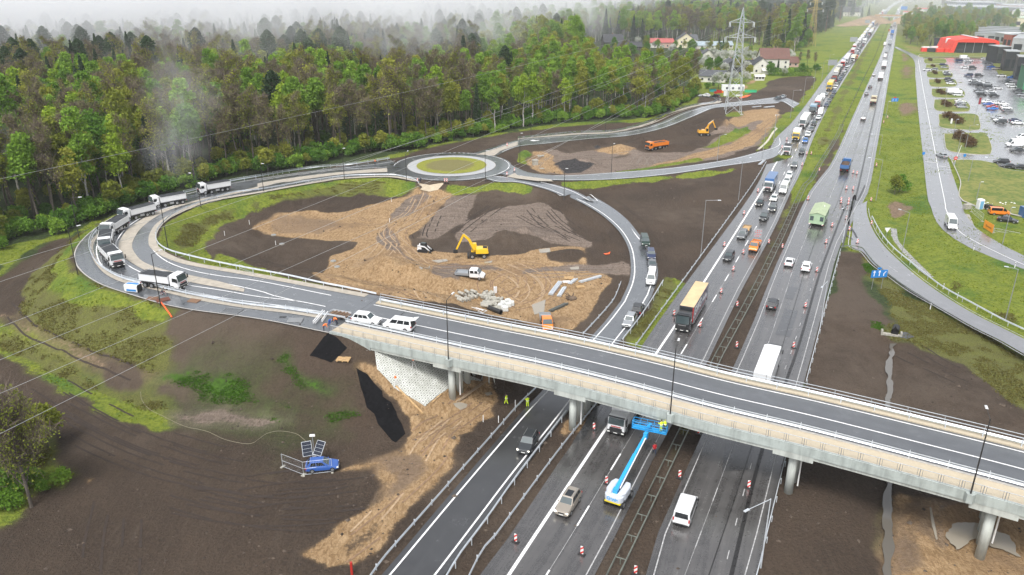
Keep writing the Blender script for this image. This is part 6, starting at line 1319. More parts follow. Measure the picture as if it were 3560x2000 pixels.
# ---------------- street furniture ----------------
def lamp(base,h,ad,al,m,label,head=True,group='street lamps'):
 r=empty('street_lamp',base,math.atan2(ad[1],ad[0]),label,'street lamp',group)
 MB().tube((0,0,-.3),(0,0,h),.095,.055,8).build('pole',m,r)
 MB().tube((0,0,h-.05),(al,0,h+.12),.045,.035,6).build('arm',m,r)
 if head:MB().box(al-.1,al+.62,-.14,.14,h+.09,h+.19,.05,.03).build('lamp_head',GALV if m is not DKST else mat('lamp_head',(.6,.61,.62),.4),r)
 return r
def lampat(k,base,top,tip,m,label,z=None,h=None):
 b=c1(k,base,0) if z is None else P(*C(k,base)[0],z)
 u,v=C(k,base)[0];tu,tv=C(k,top)[0]
 # height from the picture: slide up until the projected row matches
 best=min(np.arange(4,16,.1),key=lambda q:abs(proj(b[0],b[1],b[2]+q)[1]-tv));hh=h or best
 if tip:q=P(*C(k,tip)[0],b[2]+hh);d=q[:2]-b[:2]
 else :d=np.array((.3,0))
 L=float(np.hypot(*d));return lamp(b,hh,d,min(max(L,.3),3.2),m,label)
def proj(x,y,z):
 zc=y*cT+(CAMH-z)*sT;yc=(CAMH-z)*cT-y*sT;return 1288+FP*x/zc,723.5+FP*yc/zc
LL=[(5,'560,630','483,300','555,285',DKST,'dark lamp post left of the dump truck queue, nearest the forest path',None),(5,'570,370','515,80','565,78',DKST,'dark lamp post at the forest edge behind the dump trucks',None),(5,'1210,455','1140,140','1070,28',DKST,'dark lamp post inside the tight bend of the loop',None),(5,'1155,855','1078,485','1145,462',DKST,'dark lamp post beside the overturned cabin and cyclist',None),(5,'1445,150','1415,-90','1370,-95',DKST,'dark lamp post in front of the last dump truck',None),(2,'35,1380','10,1180',None,DKST,'dark lamp post on the loop grass slope, fourth left of the roundabout',None),(2,'615,1290','597,1070',None,DKST,'dark lamp post halfway between dump trucks and roundabout',None),(2,'1062,1308','1050,1108','1080,1078',DKST,'dark lamp post at the left rim of the roundabout',None),(2,'1628,1308','1622,1088',None,DKST,'dark lamp post at the lower right rim of the roundabout',None),(3,'332,1435','340,1215',None,DKST,'dark lamp post between the two ramps right of the roundabout',None),(3,'672,1240','680,1040','690,1036',DKST,'dark lamp post in front of the coal-coloured heap',None),(3,'15,1170','10,960',None,DKST,'dark lamp post on the grass tip right of the roundabout',None),(3,'95,980','92,830','110,805',DKST,'dark lamp post at the forest left of the upper road',None),(3,'630,940','625,775','655,773',DKST,'dark lamp post at the forest above the upper road',None),(3,'1432,1165','1450,972','1488,970',GREY,'grey lamp post on the north ramp beside the orange track',None),(3,'1755,1145','1780,920','1845,918',GREY,'grey lamp post where the north ramp meets the highway',None),(3,'1585,1440','1612,1150','1700,1128',GREY,'tall grey lamp post on the right edge of the brown triangle',None),(7,'1315,490','1345,95','1440,100',GREY,'tall grey lamp post at the lower corner of the brown triangle',None),(3,'1838,1010','1860,830',None,GREY,'grey lamp post by the sandbags next to the merging ramp',None),(4,'180,850','200,650','250,650',GREY,'grey lamp post left of the highway level with the white semi-trailer',None),(4,'60,1005','80,820','20,915',GREY,'grey lamp post on the black soil bank beside the orange track',None),(4,'270,740','292,560','370,560',GREY,'grey lamp post left of the highway at the field corner',None),(4,'345,640','357,490','400,488',GREY,'grey lamp post left of the highway beside the garden trees',None),(4,'405,580','420,440','455,435',GREY,'grey lamp post left of the highway before the big road sign',None),(4,'450,520','468,395','500,392',GREY,'grey lamp post left of the highway beyond the big road sign',None),(4,'795,1440','845,1150','740,1135',GREY,'grey lamp post right of the highway, beside the blue tipper',None),(4,'820,1110','848,970','762,966',GREY,'grey lamp post right of the highway, second beyond the blue tipper',None),(4,'865,850','880,730',None,GREY,'grey lamp post right of the highway near the small blue sign',None),(8,'980,490','1030,185','975,168',GREY,'grey lamp post in the stony ditch of the right verge',None),(8,'1725,960','1828,590','1745,580',GREY,'grey lamp post in the grass at the right frame edge',None),(8,'1705,410','1762,150',None,GREY,'grey lamp post behind the orange banner',None),(4,'1457,1310','1508,1130','1640,1135',GREY,'grey lamp post on the big lawn corner of the car park',None),(4,'1515,1447','1545,1310',None,GREY,'short lamp with white head on the big lawn',None),(4,'1437,1070','1480,900','1520,900',GREY,'grey lamp post on the nearest kerbed car park lawn',None),(4,'1350,980','1385,860',None,GREY,'grey lamp post at the end of the second nearest kerbed lawn',None),(4,'1375,1130','1440,960',None,GREY,'grey lamp post at the side road edge of the nearest kerbed lawn',None),(4,'1285,770','1310,640',None,GREY,'slim lamp post on the third nearest kerbed lawn',None)]
for k,b,t_,tip,m,lb,z in LL:lampat(k,b,t_,tip,m,lb,z)
for pt,tip,lb in (((1130,904),(1160,734),'dark lamp post on the bridge walkway nearest the white cars'),((1689,1041),(1722,851),'dark lamp post in the middle of the bridge walkway'),((2442,1241),(2506,1025),'dark lamp post on the bridge walkway at the right frame edge')):
 b=P(*pt,7.5);q,d=at_s(near_s(b),-.28);rr_=lamp((q[0],q[1],7.5),9.3,(.35,1.0),2.0,DKST,lb)
 mb=MB();p4=[at_s(near_s(b)+s,o_)[0][:2] for s,o_ in ((-.55,-.02),(-.3,-.6),(.3,-.6),(.55,-.02))];mb.hexa([(*p_,z_) for z_ in (6.5,7.6) for p_ in p4]);mb.build('lamp_bracket',CONC,BR).location=-B0
 # low lamps leaning over the right guardrail, seen from above
for k,base,tip,lb in ((8,'395,1010','288,862','grey lamp post reaching over the right guardrail above the bridge'),(8,'556,400','482,202','grey lamp post reaching over the highway beside the mobile home'),(11,'1745,1390','1600,1005','grey lamp post reaching over the highway at the bottom of the frame')):
 b=P(*C(k,base)[0]);q=P(*C(k,tip)[0],9.0);d=q[:2]-b[:2];lamp(b,8.9,d,min(3.4,float(np.hypot(*d))),GALV,lb)
 # warning beacons
RW_=NT('red_white_stripes');wv=RW_.n('TexWave',_wave_type='BANDS',_bands_direction='DIAGONAL',Scale=.8);RW_.set(wv.inputs['Vector'],RW_.mapv(RW_.n('TexCoord').outputs['Object'],(1,1.35,1.35)))
RW_.set(RW_.b.inputs['Base Color'],RW_.mix(RW_.math('GREATER_THAN',wv.outputs['Fac'],.58),(.75,.75,.74),(.62,.03,.02)));RWM=RW_.m
bc=empty('warning_beacon');MB().box(-.03,.03,-.17,.17,.14,1.12).build('panel',RWM,bc);MB().box(-.24,.24,-.42,.42,.0,.11,.04,.06).build('foot',BLK,bc)
BK_=[(11,'547,403','left lane edge beside the lorry under the bridge'),(11,'637,792','left of the boom lift base'),(11,'460,1300','lane line below the champagne car'),(11,'845,1440','bottom of the frame beside the median rail'),(11,'1162,748','right of the median rail below the bridge'),(11,'1658,822','right carriageway right of the white minibus'),(11,'1300,432','at the bridge edge right of the median'),(10,'1845,1210','bottom left beside the earth strip'),(7,'1725,38','left lane edge level with the black hatchback'),(7,'1625,200','left lane edge level with the dark people carrier'),(7,'1483,428','left lane edge left of the dark estate'),(7,'1548,605','lane line above the tan-roofed lorry'),(7,'1460,765','right of the tan roof, lane line'),(7,'1620,482','left of the arrow trailer truck'),(7,'1803,408','right of the arrow trailer truck'),(7,'1575,860','median side level with the tan roof'),(7,'1310,1008','right of the black lorry cab'),(7,'1572,1155','on the median soil just above the bridge'),(7,'1123,925','left of the black lorry cab'),(8,'307,98','median side left of the mobile home'),(8,'545,120','right of the mobile home, nearer pair left'),(8,'597,130','right of the mobile home, nearer pair right'),(8,'480,288','lane line below the mobile home'),(8,'437,408','lane line above the white estate'),(8,'370,612','right of the white estate'),(8,'288,868','under the lamp head above the bridge'),(8,'203,1158','right of the big white lorry'),(8,'582,236','exit gore, top'),(8,'605,314','exit gore, middle'),(8,'662,408','exit gore, bottom'),(8,'763,272','grass side of the exit road start'),(8,'123,442','median edge left of the white saloon'),(8,'760,104','grass edge beside the exit road'),(4,'632,1248','far pair left, right of the blue tipper'),(4,'658,1255','far pair right, right of the blue tipper'),(4,'583,1362','middle pair left, below the blue tipper'),(4,'632,1366','middle pair right, below the blue tipper'),(4,'388,1232','median edge level with the grey car'),(4,'265,1192','median edge beside the lone grey car'),(4,'298,1112','median edge right of the dark off-road car'),(4,'330,1112','on the median grass near the dark off-road car'),(4,'308,1435','median grass level with the white cars'),(4,'155,1010','left lane edge beside the yellow cab truck'),(4,'120,1066','left lane edge beside the white tipper'),(4,'798,1196','right verge beside the blue tipper'),(4,'878,850','far right verge'),(4,'850,885','right verge, second farthest'),(4,'205,945','left lane edge above the yellow cab truck'),(4,'545,1445','behind the mobile home, left'),(4,'600,1447','behind the mobile home, right')]
first=True
for i,(k,s,w) in enumerate(BK_):
 p=c1(k,s,.0) if k in (8,10) and 'grass' in w else P(*C(k,s)[0],Z0);z=max(p[2],gz(p[0],p[1]))+.02
 d=hdir(p,HM);a=math.atan2(d[1],d[0])+random.uniform(-.15,.15);lab=f'red and white beacon, {w}'
 if first:bc.location=(p[0],p[1],z);bc.rotation_euler=(0,0,a);tag(bc,lab,'warning beacon','red and white warning beacons');first=False
 else :dup(bc,(p[0],p[1],z),a,lab,'warning beacon','red and white warning beacons')
for k,s,w in ((2,'1140,1312','at the site entrance, left'),(2,'1336,1325','at the site entrance, right'),(2,'1352,1325','at the site entrance, far right'),(2,'1784,1055','on the upper road island'),(2,'1836,1240','on the ramp island, upper'),(2,'1782,1270','on the ramp island, lower')):
 p=c1(k,s);dup(bc,(p[0],p[1],max(p[2]+.14,2.5)),1.5,f'red and white beacon {w}','warning beacon','red and white warning beacons')
 # ---------------- signs ----------------
BLUE=mat('sign_blue',(.02,.20,.55),.4);SGREY=mat('sign_back',(.36,.38,.40),.5,.4);WH=mat('sign_white',(.75,.75,.75),.4);REDS=mat('sign_red',(.62,.02,.02),.4)
def board(k,base,w,h,z0,ang,m,label,posts=2,name='road_sign',dz=0):
 p=c1(k,base,dz);r=empty(name,p,ang,label,'road sign');MB().box(-w/2,w/2,-.03,.03,z0,z0+h).build('panel',m,r)
 for x in ((-w*.3,w*.3) if posts==2 else (0,)):MB().tube((x,.08,-.3),(x,.08,z0+h*.9),.045,n=6).build('post',GREY,r)
 return r
r=board(8,'800,735',3.4,1.55,2.5,math.radians(8),BLUE,'blue lane direction sign with three white arrows beside the exit road')
for x in (-1.1,0,):
 MB().box(x-.09,x+.09,-.055,-.031,2.80,3.75).build('arrow_shaft',WH,r)
 MB().add([(x-.3,-.055,3.6),(x+.3,-.055,3.6),(x,-.055,4.05),(x-.3,-.031,3.6),(x+.3,-.031,3.6),(x,-.031,4.05)],[(0,1,2),(5,4,3),(0,3,4,1),(1,4,5,2),(2,5,3,0)]).build('arrow_head',WH,r)
MB().hexa([(.85,-.055,2.8),(1.03,-.055,2.8),(1.03,-.031,2.8),(.85,-.031,2.8),(.85,-.055,3.35),(1.03,-.055,3.35),(1.03,-.031,3.35),(.85,-.031,3.35)]).hexa([(.85,-.056,3.3),(1.03,-.056,3.3),(1.03,-.031,3.3),(.85,-.031,3.3),(1.25,-.056,3.75),(1.43,-.056,3.75),(1.43,-.031,3.75),(1.25,-.031,3.75)]).build('arrow_shaft',WH,r)
MB().box(-.55,.25,-.03,.03,4.24,4.6).build('route_plate',BLUE,r)
r=board(4,'925,760',3.2,1.5,1.9,math.radians(5),BLUE,'small blue sign with white arrows on the right verge',2)
for x in (-.9,.5):MB().box(x-.08,x+.08,-.055,-.031,2.1,3.1).build('arrow_shaft',WH,r)
MB().box(-.7,.5,-.03,.03,3.45,3.9).build('red_plate',REDS,r)
board(4,'475,520',5.5,3.2,4.0,math.radians(5),SGREY,'large grey-backed road sign left of the queue');board(4,'628,345',6,3.4,4.5,math.radians(5),SGREY,'second large grey-backed road sign far up the left verge');board(4,'992,100',8,4,5,0,BLUE,'distant blue motorway sign at the far right verge');board(4,'728,205',5,3,5,0,SGREY,'grey-backed sign just before the overpass')
def disc(k,base,h,rad,m,label,tri=False,extra=None,post=GREY):
 p=c1(k,base);r=empty('road_sign',p,math.radians(4),label,'road sign');MB().tube((0,.06,-.3),(0,.06,h+rad*.5),.04,n=6).build('post',post,r)
 if tri:MB().add([(-rad,0,h+rad*.8),(rad,0,h+rad*.8),(0,0,h-rad*.8),(-rad,-.03,h+rad*.8),(rad,-.03,h+rad*.8),(0,-.03,h-rad*.8)],[(0,1,2),(5,4,3),(0,3,4,1),(1,4,5,2),(2,5,3,0)]).build('panel',m,r)
 else :MB().tube((0,-.03,h),(0,.0,h),rad,n=20).build('panel',m,r)
 if extra:MB().box(-rad*.65,rad*.65,-.05,-.031,h-rad*.16,h+rad*.16).build('bar',extra,r)
disc(8,'866,375',2.2,.75,WH,'white yield triangle seen from behind on the right verge',tri=True);disc(4,'1357,1195',2.6,.6,REDS,'red no-entry sign on the side road',extra=WH,post=GALV);disc(4,'1130,1150',2.2,.5,BLUE,'round blue sign left of the side road');disc(4,'1424,1165',2.2,.5,BLUE,'round blue sign at the car park exit')
for k,s,w in ((8,'1497,455','on the inside of the side road bend'),(8,'1792,580','at the right end of the side road bend'),(8,'1185,880','beside the exit road guardrail, upper'),(8,'1380,800','on the ditch side of the exit road, lower'),(8,'1278,735','on the ditch side of the exit road, upper')):
 p=c1(k,s);r=empty('marker_post',p,0,f'white marker post {w}','marker post');MB().box(-.07,.07,-.05,.05,-.2,1.2,.01,.0).build('post',WH,r);MB().box(-.075,.075,-.055,.055,.85,1.0).build('reflector_band',BLK,r)
 # ---------------- pylon and cables ----------------
PYM=mat('pylon_steel',(.46,.49,.52),.5,.1)
def pylon(base,H,wb,arms,m,label,az,detail=True):
 r=empty('pylon',base,az,label,'pylon');mb=MB();n=11 if detail else 6
 wd=lambda z:wb*(1-z/H)**1.15+(.9 if z<H*.93 else .9*(H-z)/(H*.07));zs=[H*(1-(1-i/n)**1.35) for i in range(n+1)];zs[-1]=H
 cn=lambda z,i:Vector((wd(z)/2*(1 if i in (0,3) else -1),wd(z)/2*(1 if i<2 else -1),z));tr=.115 if detail else .13
 for a,b in zip(zs[:-1],zs[1:]):
  for i in range(4):
   j=(i+1)%4;mb.tube(cn(a,i),cn(b,i),tr,n=4,cap=False);mb.tube(cn(a,i),cn(b,j),tr*.55,n=3,cap=False);mb.tube(cn(a,j),cn(b,i),tr*.55,n=3,cap=False);mb.tube(cn(b,i),cn(b,j),tr*.5,n=3,cap=False)
 tips=[]
 for za,L in arms:
  for s in (-1,1):
   tip=Vector((s*L,0,za+.2));ww=wd(za)/2
   for yy in (-ww,ww):mb.tube((s*ww,yy,za),tip,tr*.7,n=3,cap=False);mb.tube((s*ww,yy,za+1.6),tip,tr*.6,n=3,cap=False)
   mb.tube((s*(ww+L)/2,0,za+.1),(s*ww,ww,za+1.6),tr*.4,n=3,cap=False);tips.append(tip)
 mb.build('lattice',m,r)
 for t_ in tips:
  for dx in (-.25,.25):MB().tube(t_+Vector((dx,0,0)),t_+Vector((dx,-.5,-2.0)),.09,n=5).build('insulator',mat('insulator_glass',(.7,.74,.76),.3),r)
 for sx_,sy_ in ((-1,-1),(1,-1),(1,1),(-1,1)):
  if detail:MB().box(sx_*(wb+.9)/2-.6,sx_*(wb+.9)/2+.6,sy_*(wb+.9)/2-.6,sy_*(wb+.9)/2+.6,-.4,.35).build('footing',KERB,r)
 return r,tips
pb=c1(3,'1543,815');PAZ=math.radians(-8)
py,tips=pylon(pb,43,5.8,[(31.2,6.0),(37.2,4.8)],PYM,'tall grey lattice pylon between the upper road and the village',PAZ)
YEL=mat('pylon_yellow',(.42,.33,.12),.6)
pylon(c1(4,'325,332'),38,5,[(27,6),(32,4.5)],YEL,'yellowish lattice pylon in the meadow at the forest edge',0,False);pylon(c1(4,'690,135'),34,5,[(26,6)],PYM,'distant grey pylon beside the farm',0,False)
CAB=mat('power_cable',(.42,.43,.43),.5,.2)
def cable(a,b,sag,label,r=.024):
 a=np.array(a);b=np.array(b);pts=[]
 for t_ in np.linspace(0,1,41):q=a+(b-a)*t_;q[2]-=sag*4*t_*(1-t_);pts.append(q-a)
 o=MB().path([Vector(q) for q in pts],r,5).build('power_cable',CAB);o.location=a;tag(o,label,'power cable','power cables');return o
Rz=Matrix.Rotation(PAZ,3,'Z')
def tipw(i):v=Rz@(tips[i]+Vector((0,-.5,-2.2)));return np.array((pb[0]+v.x,pb[1]+v.y,pb[2]+v.z))
ends=[(-420,790,24,0,1.0),(-420,850,22,2,1.0),(-420,985,20,2,2.0),(-420,1075,18.5,3,3.0),(-420,1170,17,1,3.0),(-420,1300,16,3,3.5)]
top_=np.array((pb[0],pb[1],pb[2]+43.0))
names=('upper','second','third','fourth','fifth','lowest')
for i,(u,v,z,ti_,sg) in enumerate(ends):cable(P(u,v,z),tipw(ti_),sg,f'{names[i]} of the six power cables crossing the foreground from lower left to the pylon')
cable(P(-500,553,30),top_,2.0,'thin earth wire crossing the forest to the pylon top',.02)
for i in range(4):
 a=tipw(i);q=P(2230,-20,0);cable(a,(q[0]-120+i*6,q[1]-300,30),6,f'power cable running from the {"left" if i % 2 == 0 else "right"} {"lower" if i < 2 else "upper"} pylon arm into the distance',.03)
 # ---------------- construction machines ----------------
YM=paint('machine_yellow',(.80,.50,.02),0,.35);OM=paint('machine_amber',(.72,.36,.03),0,.4)
def excavator(label,m,pose=0):
 r=empty('excavator',(0,0,0),0,label,'excavator')
 MB().box(-1.9,1.9,-.55,.55,.65,1.05,.05,.05).build('chassis',BLK,r)
 for x in (-1.3,1.3):
  for s in (-1,1):wheel(r,x,s*1.0,.52,.45)
 MB().box(-2.35,-1.95,-1.15,1.15,.15,.75).build('dozer_blade',BLK,r)
 up=empty('upper_body',(0,0,1.1));up.parent=r
 MB().box(-.5,2.1,-1.2,1.2,.05,1.15,.06,.06).box(1.0,2.3,-1.15,1.15,.1,1.0,.15,.08).build('engine_housing',m,up,bevel=.04);MB().box(1.1,2.0,-.6,.6,1.16,1.3).build('engine_grille',BLK,up)
 c=MB().box(-1.5,-.2,.12,1.2,.05,1.95,.12,.06).build('operator_cab',m,up);MB().box(-1.53,-1.36,.22,1.1,.55,1.75,.05,.03).build('cab_glass',GLASS,up);MB().box(-1.25,-.35,1.15,1.23,.7,1.75).build('cab_glass',GLASS,up)
 e=Vector((-3.1,-.2,4.3));b0=Vector((-.7,-.2,.7));k1=Vector((-1.9,-.2,3.1)) if pose==0 else Vector((-1.6,-.2,2.9))
 MB().bar(b0,k1,.38,.55).bar(k1,e,.36,.48).build('boom',m,up);st=e+Vector((-1.6,0,-3.4)) if pose==0 else e+Vector((-1.2,0,-2.6))
 MB().bar(e,st,.30,.36).build('stick',m,up);MB().tube(b0+Vector((-.5,0,.0)),b0.lerp(k1,.75)+Vector((-.35,0,-.1)),.09,n=6).build('boom_ram',CHROME,up);MB().tube(k1+Vector((.1,0,.45)),e+Vector((-.3,0,.4)),.08,n=6).build('stick_ram',CHROME,up)
 MB().prism([(st.x+.25,-.6),(st.x-.7,-.6),(st.x-.7,.25),(st.x+.25,.25)],st.z-.75,st.z+.05).build('bucket',BLK,up)
 return r
ex=excavator('yellow wheeled excavator with raised boom in the middle of the sand site',YM);p=c1(6,'1575,505');ex.location=p;ex.rotation_euler=(0,0,math.radians(4))
ex2=excavator('amber excavator with a cab beside the dark soil heap on the upper site',OM,1);p=c1(3,'1335,975');ex2.location=p;ex2.rotation_euler=(0,0,math.radians(185))
def skid():
 r=empty('track_loader',(0,0,0),0,'white and black compact track loader beside the sandy haul road','track loader')
 for s in (-1,1):
  MB().loft([[(x*1.0,s*.75-.2,z) for x,z in ((-1.0,0),(1.0,0),(1.2,.35),(.8,.62),(-.9,.7),(-1.3,.4))],[(x,s*.75+.2,z) for x,z in ((-1.0,0),(1.0,0),(1.2,.35),(.8,.62),(-.9,.7),(-1.3,.4))]]).build('crawler_track',RUB,r)
  MB().bar((-1.2,s*.62,1.55),(.5,s*.62,1.35),.14,.24).bar((.5,s*.62,1.35),(1.6,s*.62,.45),.14,.2).build('lift_arm',PC['white'],r)
 MB().box(-1.35,-.3,-.6,.6,.4,1.45,.08,.05).build('engine_cover',PC['white'],r,bevel=.03);MB().box(-.7,.75,-.5,.5,.5,2.05,.10,.05).build('operator_cab',BLK,r);MB().box(-.5,.5,-.38,.38,2.06,2.1).build('roof_panel',PC['green'],r)
 MB().add([(1.5,-.95,.05),(1.5,.95,.05),(2.4,.95,.0),(2.4,-.95,.0),(1.5,-.95,.75),(1.5,.95,.75)],[(0,1,2,3),(0,4,5,1),(0,3,4),(1,5,2)]).build('bucket',BLK,r);return r
r=skid();p=c1(6,'1185,465');r.location=p;r.rotation_euler=(0,0,math.radians(-14))
def dropside(m,sign=False):
 root=empty('dropside_truck');w=1.0;L=6.0;mb=MB()
 R_=lambda x,ww,zl,zt:[(x,-ww*.9,zl),(x,-ww,zl+.2),(x,-ww,min(1.35,zt-.1)),(x,-ww*.9,zt-.1),(x,-ww*.8,zt),(x,ww*.8,zt),(x,ww*.9,zt-.1),(x,ww,min(1.35,zt-.1)),(x,ww,zl+.2),(x,ww*.9,zl)]
 x0=.0 if not sign else .9
 mb.loft([R_(x0,w*.98,.4,2.1),R_(1.15,w*.98,.4,2.15),R_(1.5,w*.98,.4,2.08),R_(2.15,w*.97,.4,1.36),R_(2.75,w*.93,.4,1.08),R_(3.0,w*.84,.45,.8)]);mb.build('cab',m,root,bevel=.03)
 MB().hexa([(2.17,-.86,1.38),(2.17,.86,1.38),(1.56,.76,2.0),(1.56,-.76,2.0),(2.22,-.86,1.42),(2.22,.86,1.42),(1.61,.76,2.06),(1.61,-.76,2.06)]).build('windshield',GLASSL,root)
 for s in (-1,1):
  for a,b in ((1.05,1.75),(.15,.95)) if not sign else ((1.05,1.75),):MB().hexa([(a,s*.97,1.36),(b,s*.97,1.36),(b-.15,s*.90,1.92),(a,s*.90,1.92),(a,s*1.0,1.36),(b,s*1.0,1.36),(b-.15,s*.93,1.92),(a,s*.93,1.92)]).build('side_window',GLASS,root)
  MB().box(2.7,2.97,s*.72-.14,s*.72+.12,.78,.95,.02,.02).build('headlight',HEADL,root);MB().box(1.95,2.1,s*1.12-.1,s*1.12+.1,1.35,1.62).build('mirror',BLK,root)
  for x in (-1.9,2.1):wheel(root,x,s*.85,.35,.24)
  MB().box(-3.0,x0-.15,s*1.0-.03,s*1.0+.03,.95,1.35).build('side_board',m if sign else SGREY,root)
 MB().box(-3.0,x0-.15,-1.0,1.0,.82,.95).build('load_bed',SGREY,root);MB().box(-3.05,-2.98,-1.0,1.0,.95,1.35).build('tail_board',m if sign else SGREY,root);MB().box(x0-.2,x0-.12,-1.0,1.0,.95,1.95).build('headboard',BLK,root);MB().box(-2.9,2.6,-.4,.4,.5,.82).build('chassis',BLK,root);MB().box(2.85,3.03,-.7,.7,.4,.65).build('bumper',BLK,root)
 if sign:
  fr=MB()
  for y in (-.95,.95):fr.bar((-2.6,y,1.3),(-2.9,y,4.0),.08,.08)
  for z in (1.6,4.0):fr.bar((-2.62-(z-1.3)*.11,-.95,z),(-2.62-(z-1.3)*.11,.95,z),.08,.08)
  fr.build('sign_frame',GREY,root);sp_=MB().hexa([(-2.68,-.8,2.0),(-2.68,.8,2.0),(-2.88,.8,3.9),(-2.88,-.8,3.9),(-2.64,-.8,2.0),(-2.64,.8,2.0),(-2.84,.8,3.9),(-2.84,-.8,3.9)]).build('arrow_board',SGREY,root)
  for i in range(4):
   for j in range(4):
    if (i+j)%2==0 or i in (1,2):MB().ball((-2.66-(2.2+j*.42-2.0)*.105,-.6+i*.4,2.2+j*.42),.13,.4,n=6,m=4).build('signal_lamp',REDS,root)
 return root
r=dropside(PC['white']);a,b=c1(6,'1455,640'),c1(6,'1585,668');r.location=(a+b)/2;r.rotation_euler=(0,0,math.atan2(b[1]-a[1],b[0]-a[0]));tag(r,'white double-cab dropside pickup parked on the sand','pickup truck')
r=dropside(PC['orange']);a,b=c1(7,'195,960'),c1(7,'215,1040');r.location=(a+b)/2;r.rotation_euler=(0,0,math.atan2(b[1]-a[1],b[0]-a[0]));tag(r,'orange double-cab pickup on the sand just behind the bridge railing','pickup truck')
r=dropside(PC['orange'],True);p=P(*C(7,'1685,475')[0],Z0);d=hdir(p,HM);r.location=(*(p[:2]+d*3),Z0);r.rotation_euler=(0,0,math.atan2(-d[1],-d[0]));tag(r,'orange road works truck carrying a red-lamp arrow board','truck')
r=car('suv','grey',rails=True);p=P(*C(7,'1600,380')[0],Z0);r.location=(*(p[:2]+d*2.3),Z0);r.rotation_euler=(0,0,math.atan2(-d[1],-d[0]));r.name='off_road_car';tag(r,'grey off-road car towing a timber-sided trailer','car')
def trailer(m,boards,label):
 r=empty('trailer',(0,0,0),0,label,'trailer');MB().box(-1.7,1.7,-.9,.9,.55,.68).build('load_bed',boards,r);MB().bar((1.7,0,.6),(2.9,0,.5),.1,.1).build('drawbar',m,r)
 for s in (-1,1):MB().box(-1.7,1.7,s*.9-.03,s*.9+.03,.68,.95).build('side_board',m,r);wheel(r,-.3,s*1.02,.3,.2)
 MB().box(-1.73,-1.67,-.9,.9,.68,.95).build('tail_board',m,r);return r
t2=trailer(mat('trailer_timber',(.30,.22,.14),.7,var=.2),PALET,'timber-sided flat trailer behind the grey off-road car');t2.location=(*(p[:2]+d*7.6),Z0);t2.rotation_euler=(0,0,math.atan2(-d[1],-d[0]))
t3=trailer(GALV,mat('trailer_junk',(.16,.11,.08),.8,var=.5,vsc=4),'galvanised trailer loaded with tools behind the white off-road car on the bridge');a,b=P(*C(6,'510,930')[0],7.4),P(*C(6,'650,955')[0],7.4);t3.location=(a+b)/2;t3.rotation_euler=(0,0,math.atan2(b[1]-a[1],b[0]-a[0]))
for x in (-1.2,-.5,.2,.8):MB().tube((x,-.6,.8),(x+.5,.6,.95),.09,n=6).build('loaded_tool',mat('tool_brown',(.2,.12,.07),.7),t3)
# mobile home
def mobile_home():
 r=empty('mobile_home',(0,0,0),0,'pale green mobile home with a gabled roof being towed along the highway','mobile home');m=PC['pgreen'];L,w=10.5,1.75;wl=MB()
 wl.add([(-L/2,-w,.75),(L/2,-w,.75),(L/2,w,.75),(-L/2,w,.75),(-L/2,-w,3.0),(L/2,-w,3.0),(L/2,w,3.0),(-L/2,w,3.0),(-L/2,0,3.55),(L/2,0,3.55)],[(3,2,1,0),(0,1,5,4),(2,3,7,6),(1,2,6,9,5),(3,0,4,8,7),(4,5,9,8),(6,7,8,9)]);wl.build('wall',mat('green_cladding',(.34,.47,.31),.5,var=.08),r)
 rf=mat('green_roof',(.36,.43,.27),.5,var=.12,vsc=.8);o=MB()
 for s in (-1,1):o.hexa([(-L/2-.15,0,3.58),(L/2+.15,0,3.58),(L/2+.15,s*(w+.15),3.0),(-L/2-.15,s*(w+.15),3.0),(-L/2-.15,0,3.66),(L/2+.15,0,3.66),(L/2+.15,s*(w+.15),3.08),(-L/2-.15,s*(w+.15),3.08)])
 o.build('roof',rf,r);MB().box(1.5,1.7,-.9,-.7,3.2,3.75).build('roof_vent',PC['white'],r)
 for s in (-1,1):
  f=MB().box(-L/2-.05,-L/2+.01,s*1.15-.42,s*1.15+.42,1.55,2.65).build('window_frame',PC['green'],r);MB().box(-L/2-.07,-L/2-.045,s*1.15-.32,s*1.15+.32,1.65,2.55).build('pane',GLASSL,f)
  for x in (-3,0,3):f=MB().box(x-.6,x+.6,s*w-.03,s*w+.03,1.6,2.5).build('window_frame',PC['green'],r);MB().box(x-.5,x+.5,s*w-.05,s*w+.05,1.68,2.42).build('pane',GLASSL,f)
  MB().box(-L/2-.04,-L/2+.0,s*1.5-.2,s*1.5+.2,.55,.8).build('warning_plate',RWM,r)
  for x in (-1.5,-.4):wheel(r,x,s*1.3,.4,.25,rim=False)
 MB().box(-L/2+.3,L/2-.3,-1.2,1.2,.5,.75).build('chassis',BLK,r);return r
r=mobile_home();p=P(*C(8,'365,268')[0],.75);d=hdir(p,RM);r.location=(*(p[:2]+d*5.2),Z0);r.rotation_euler=(0,0,math.atan2(d[1],d[0]))
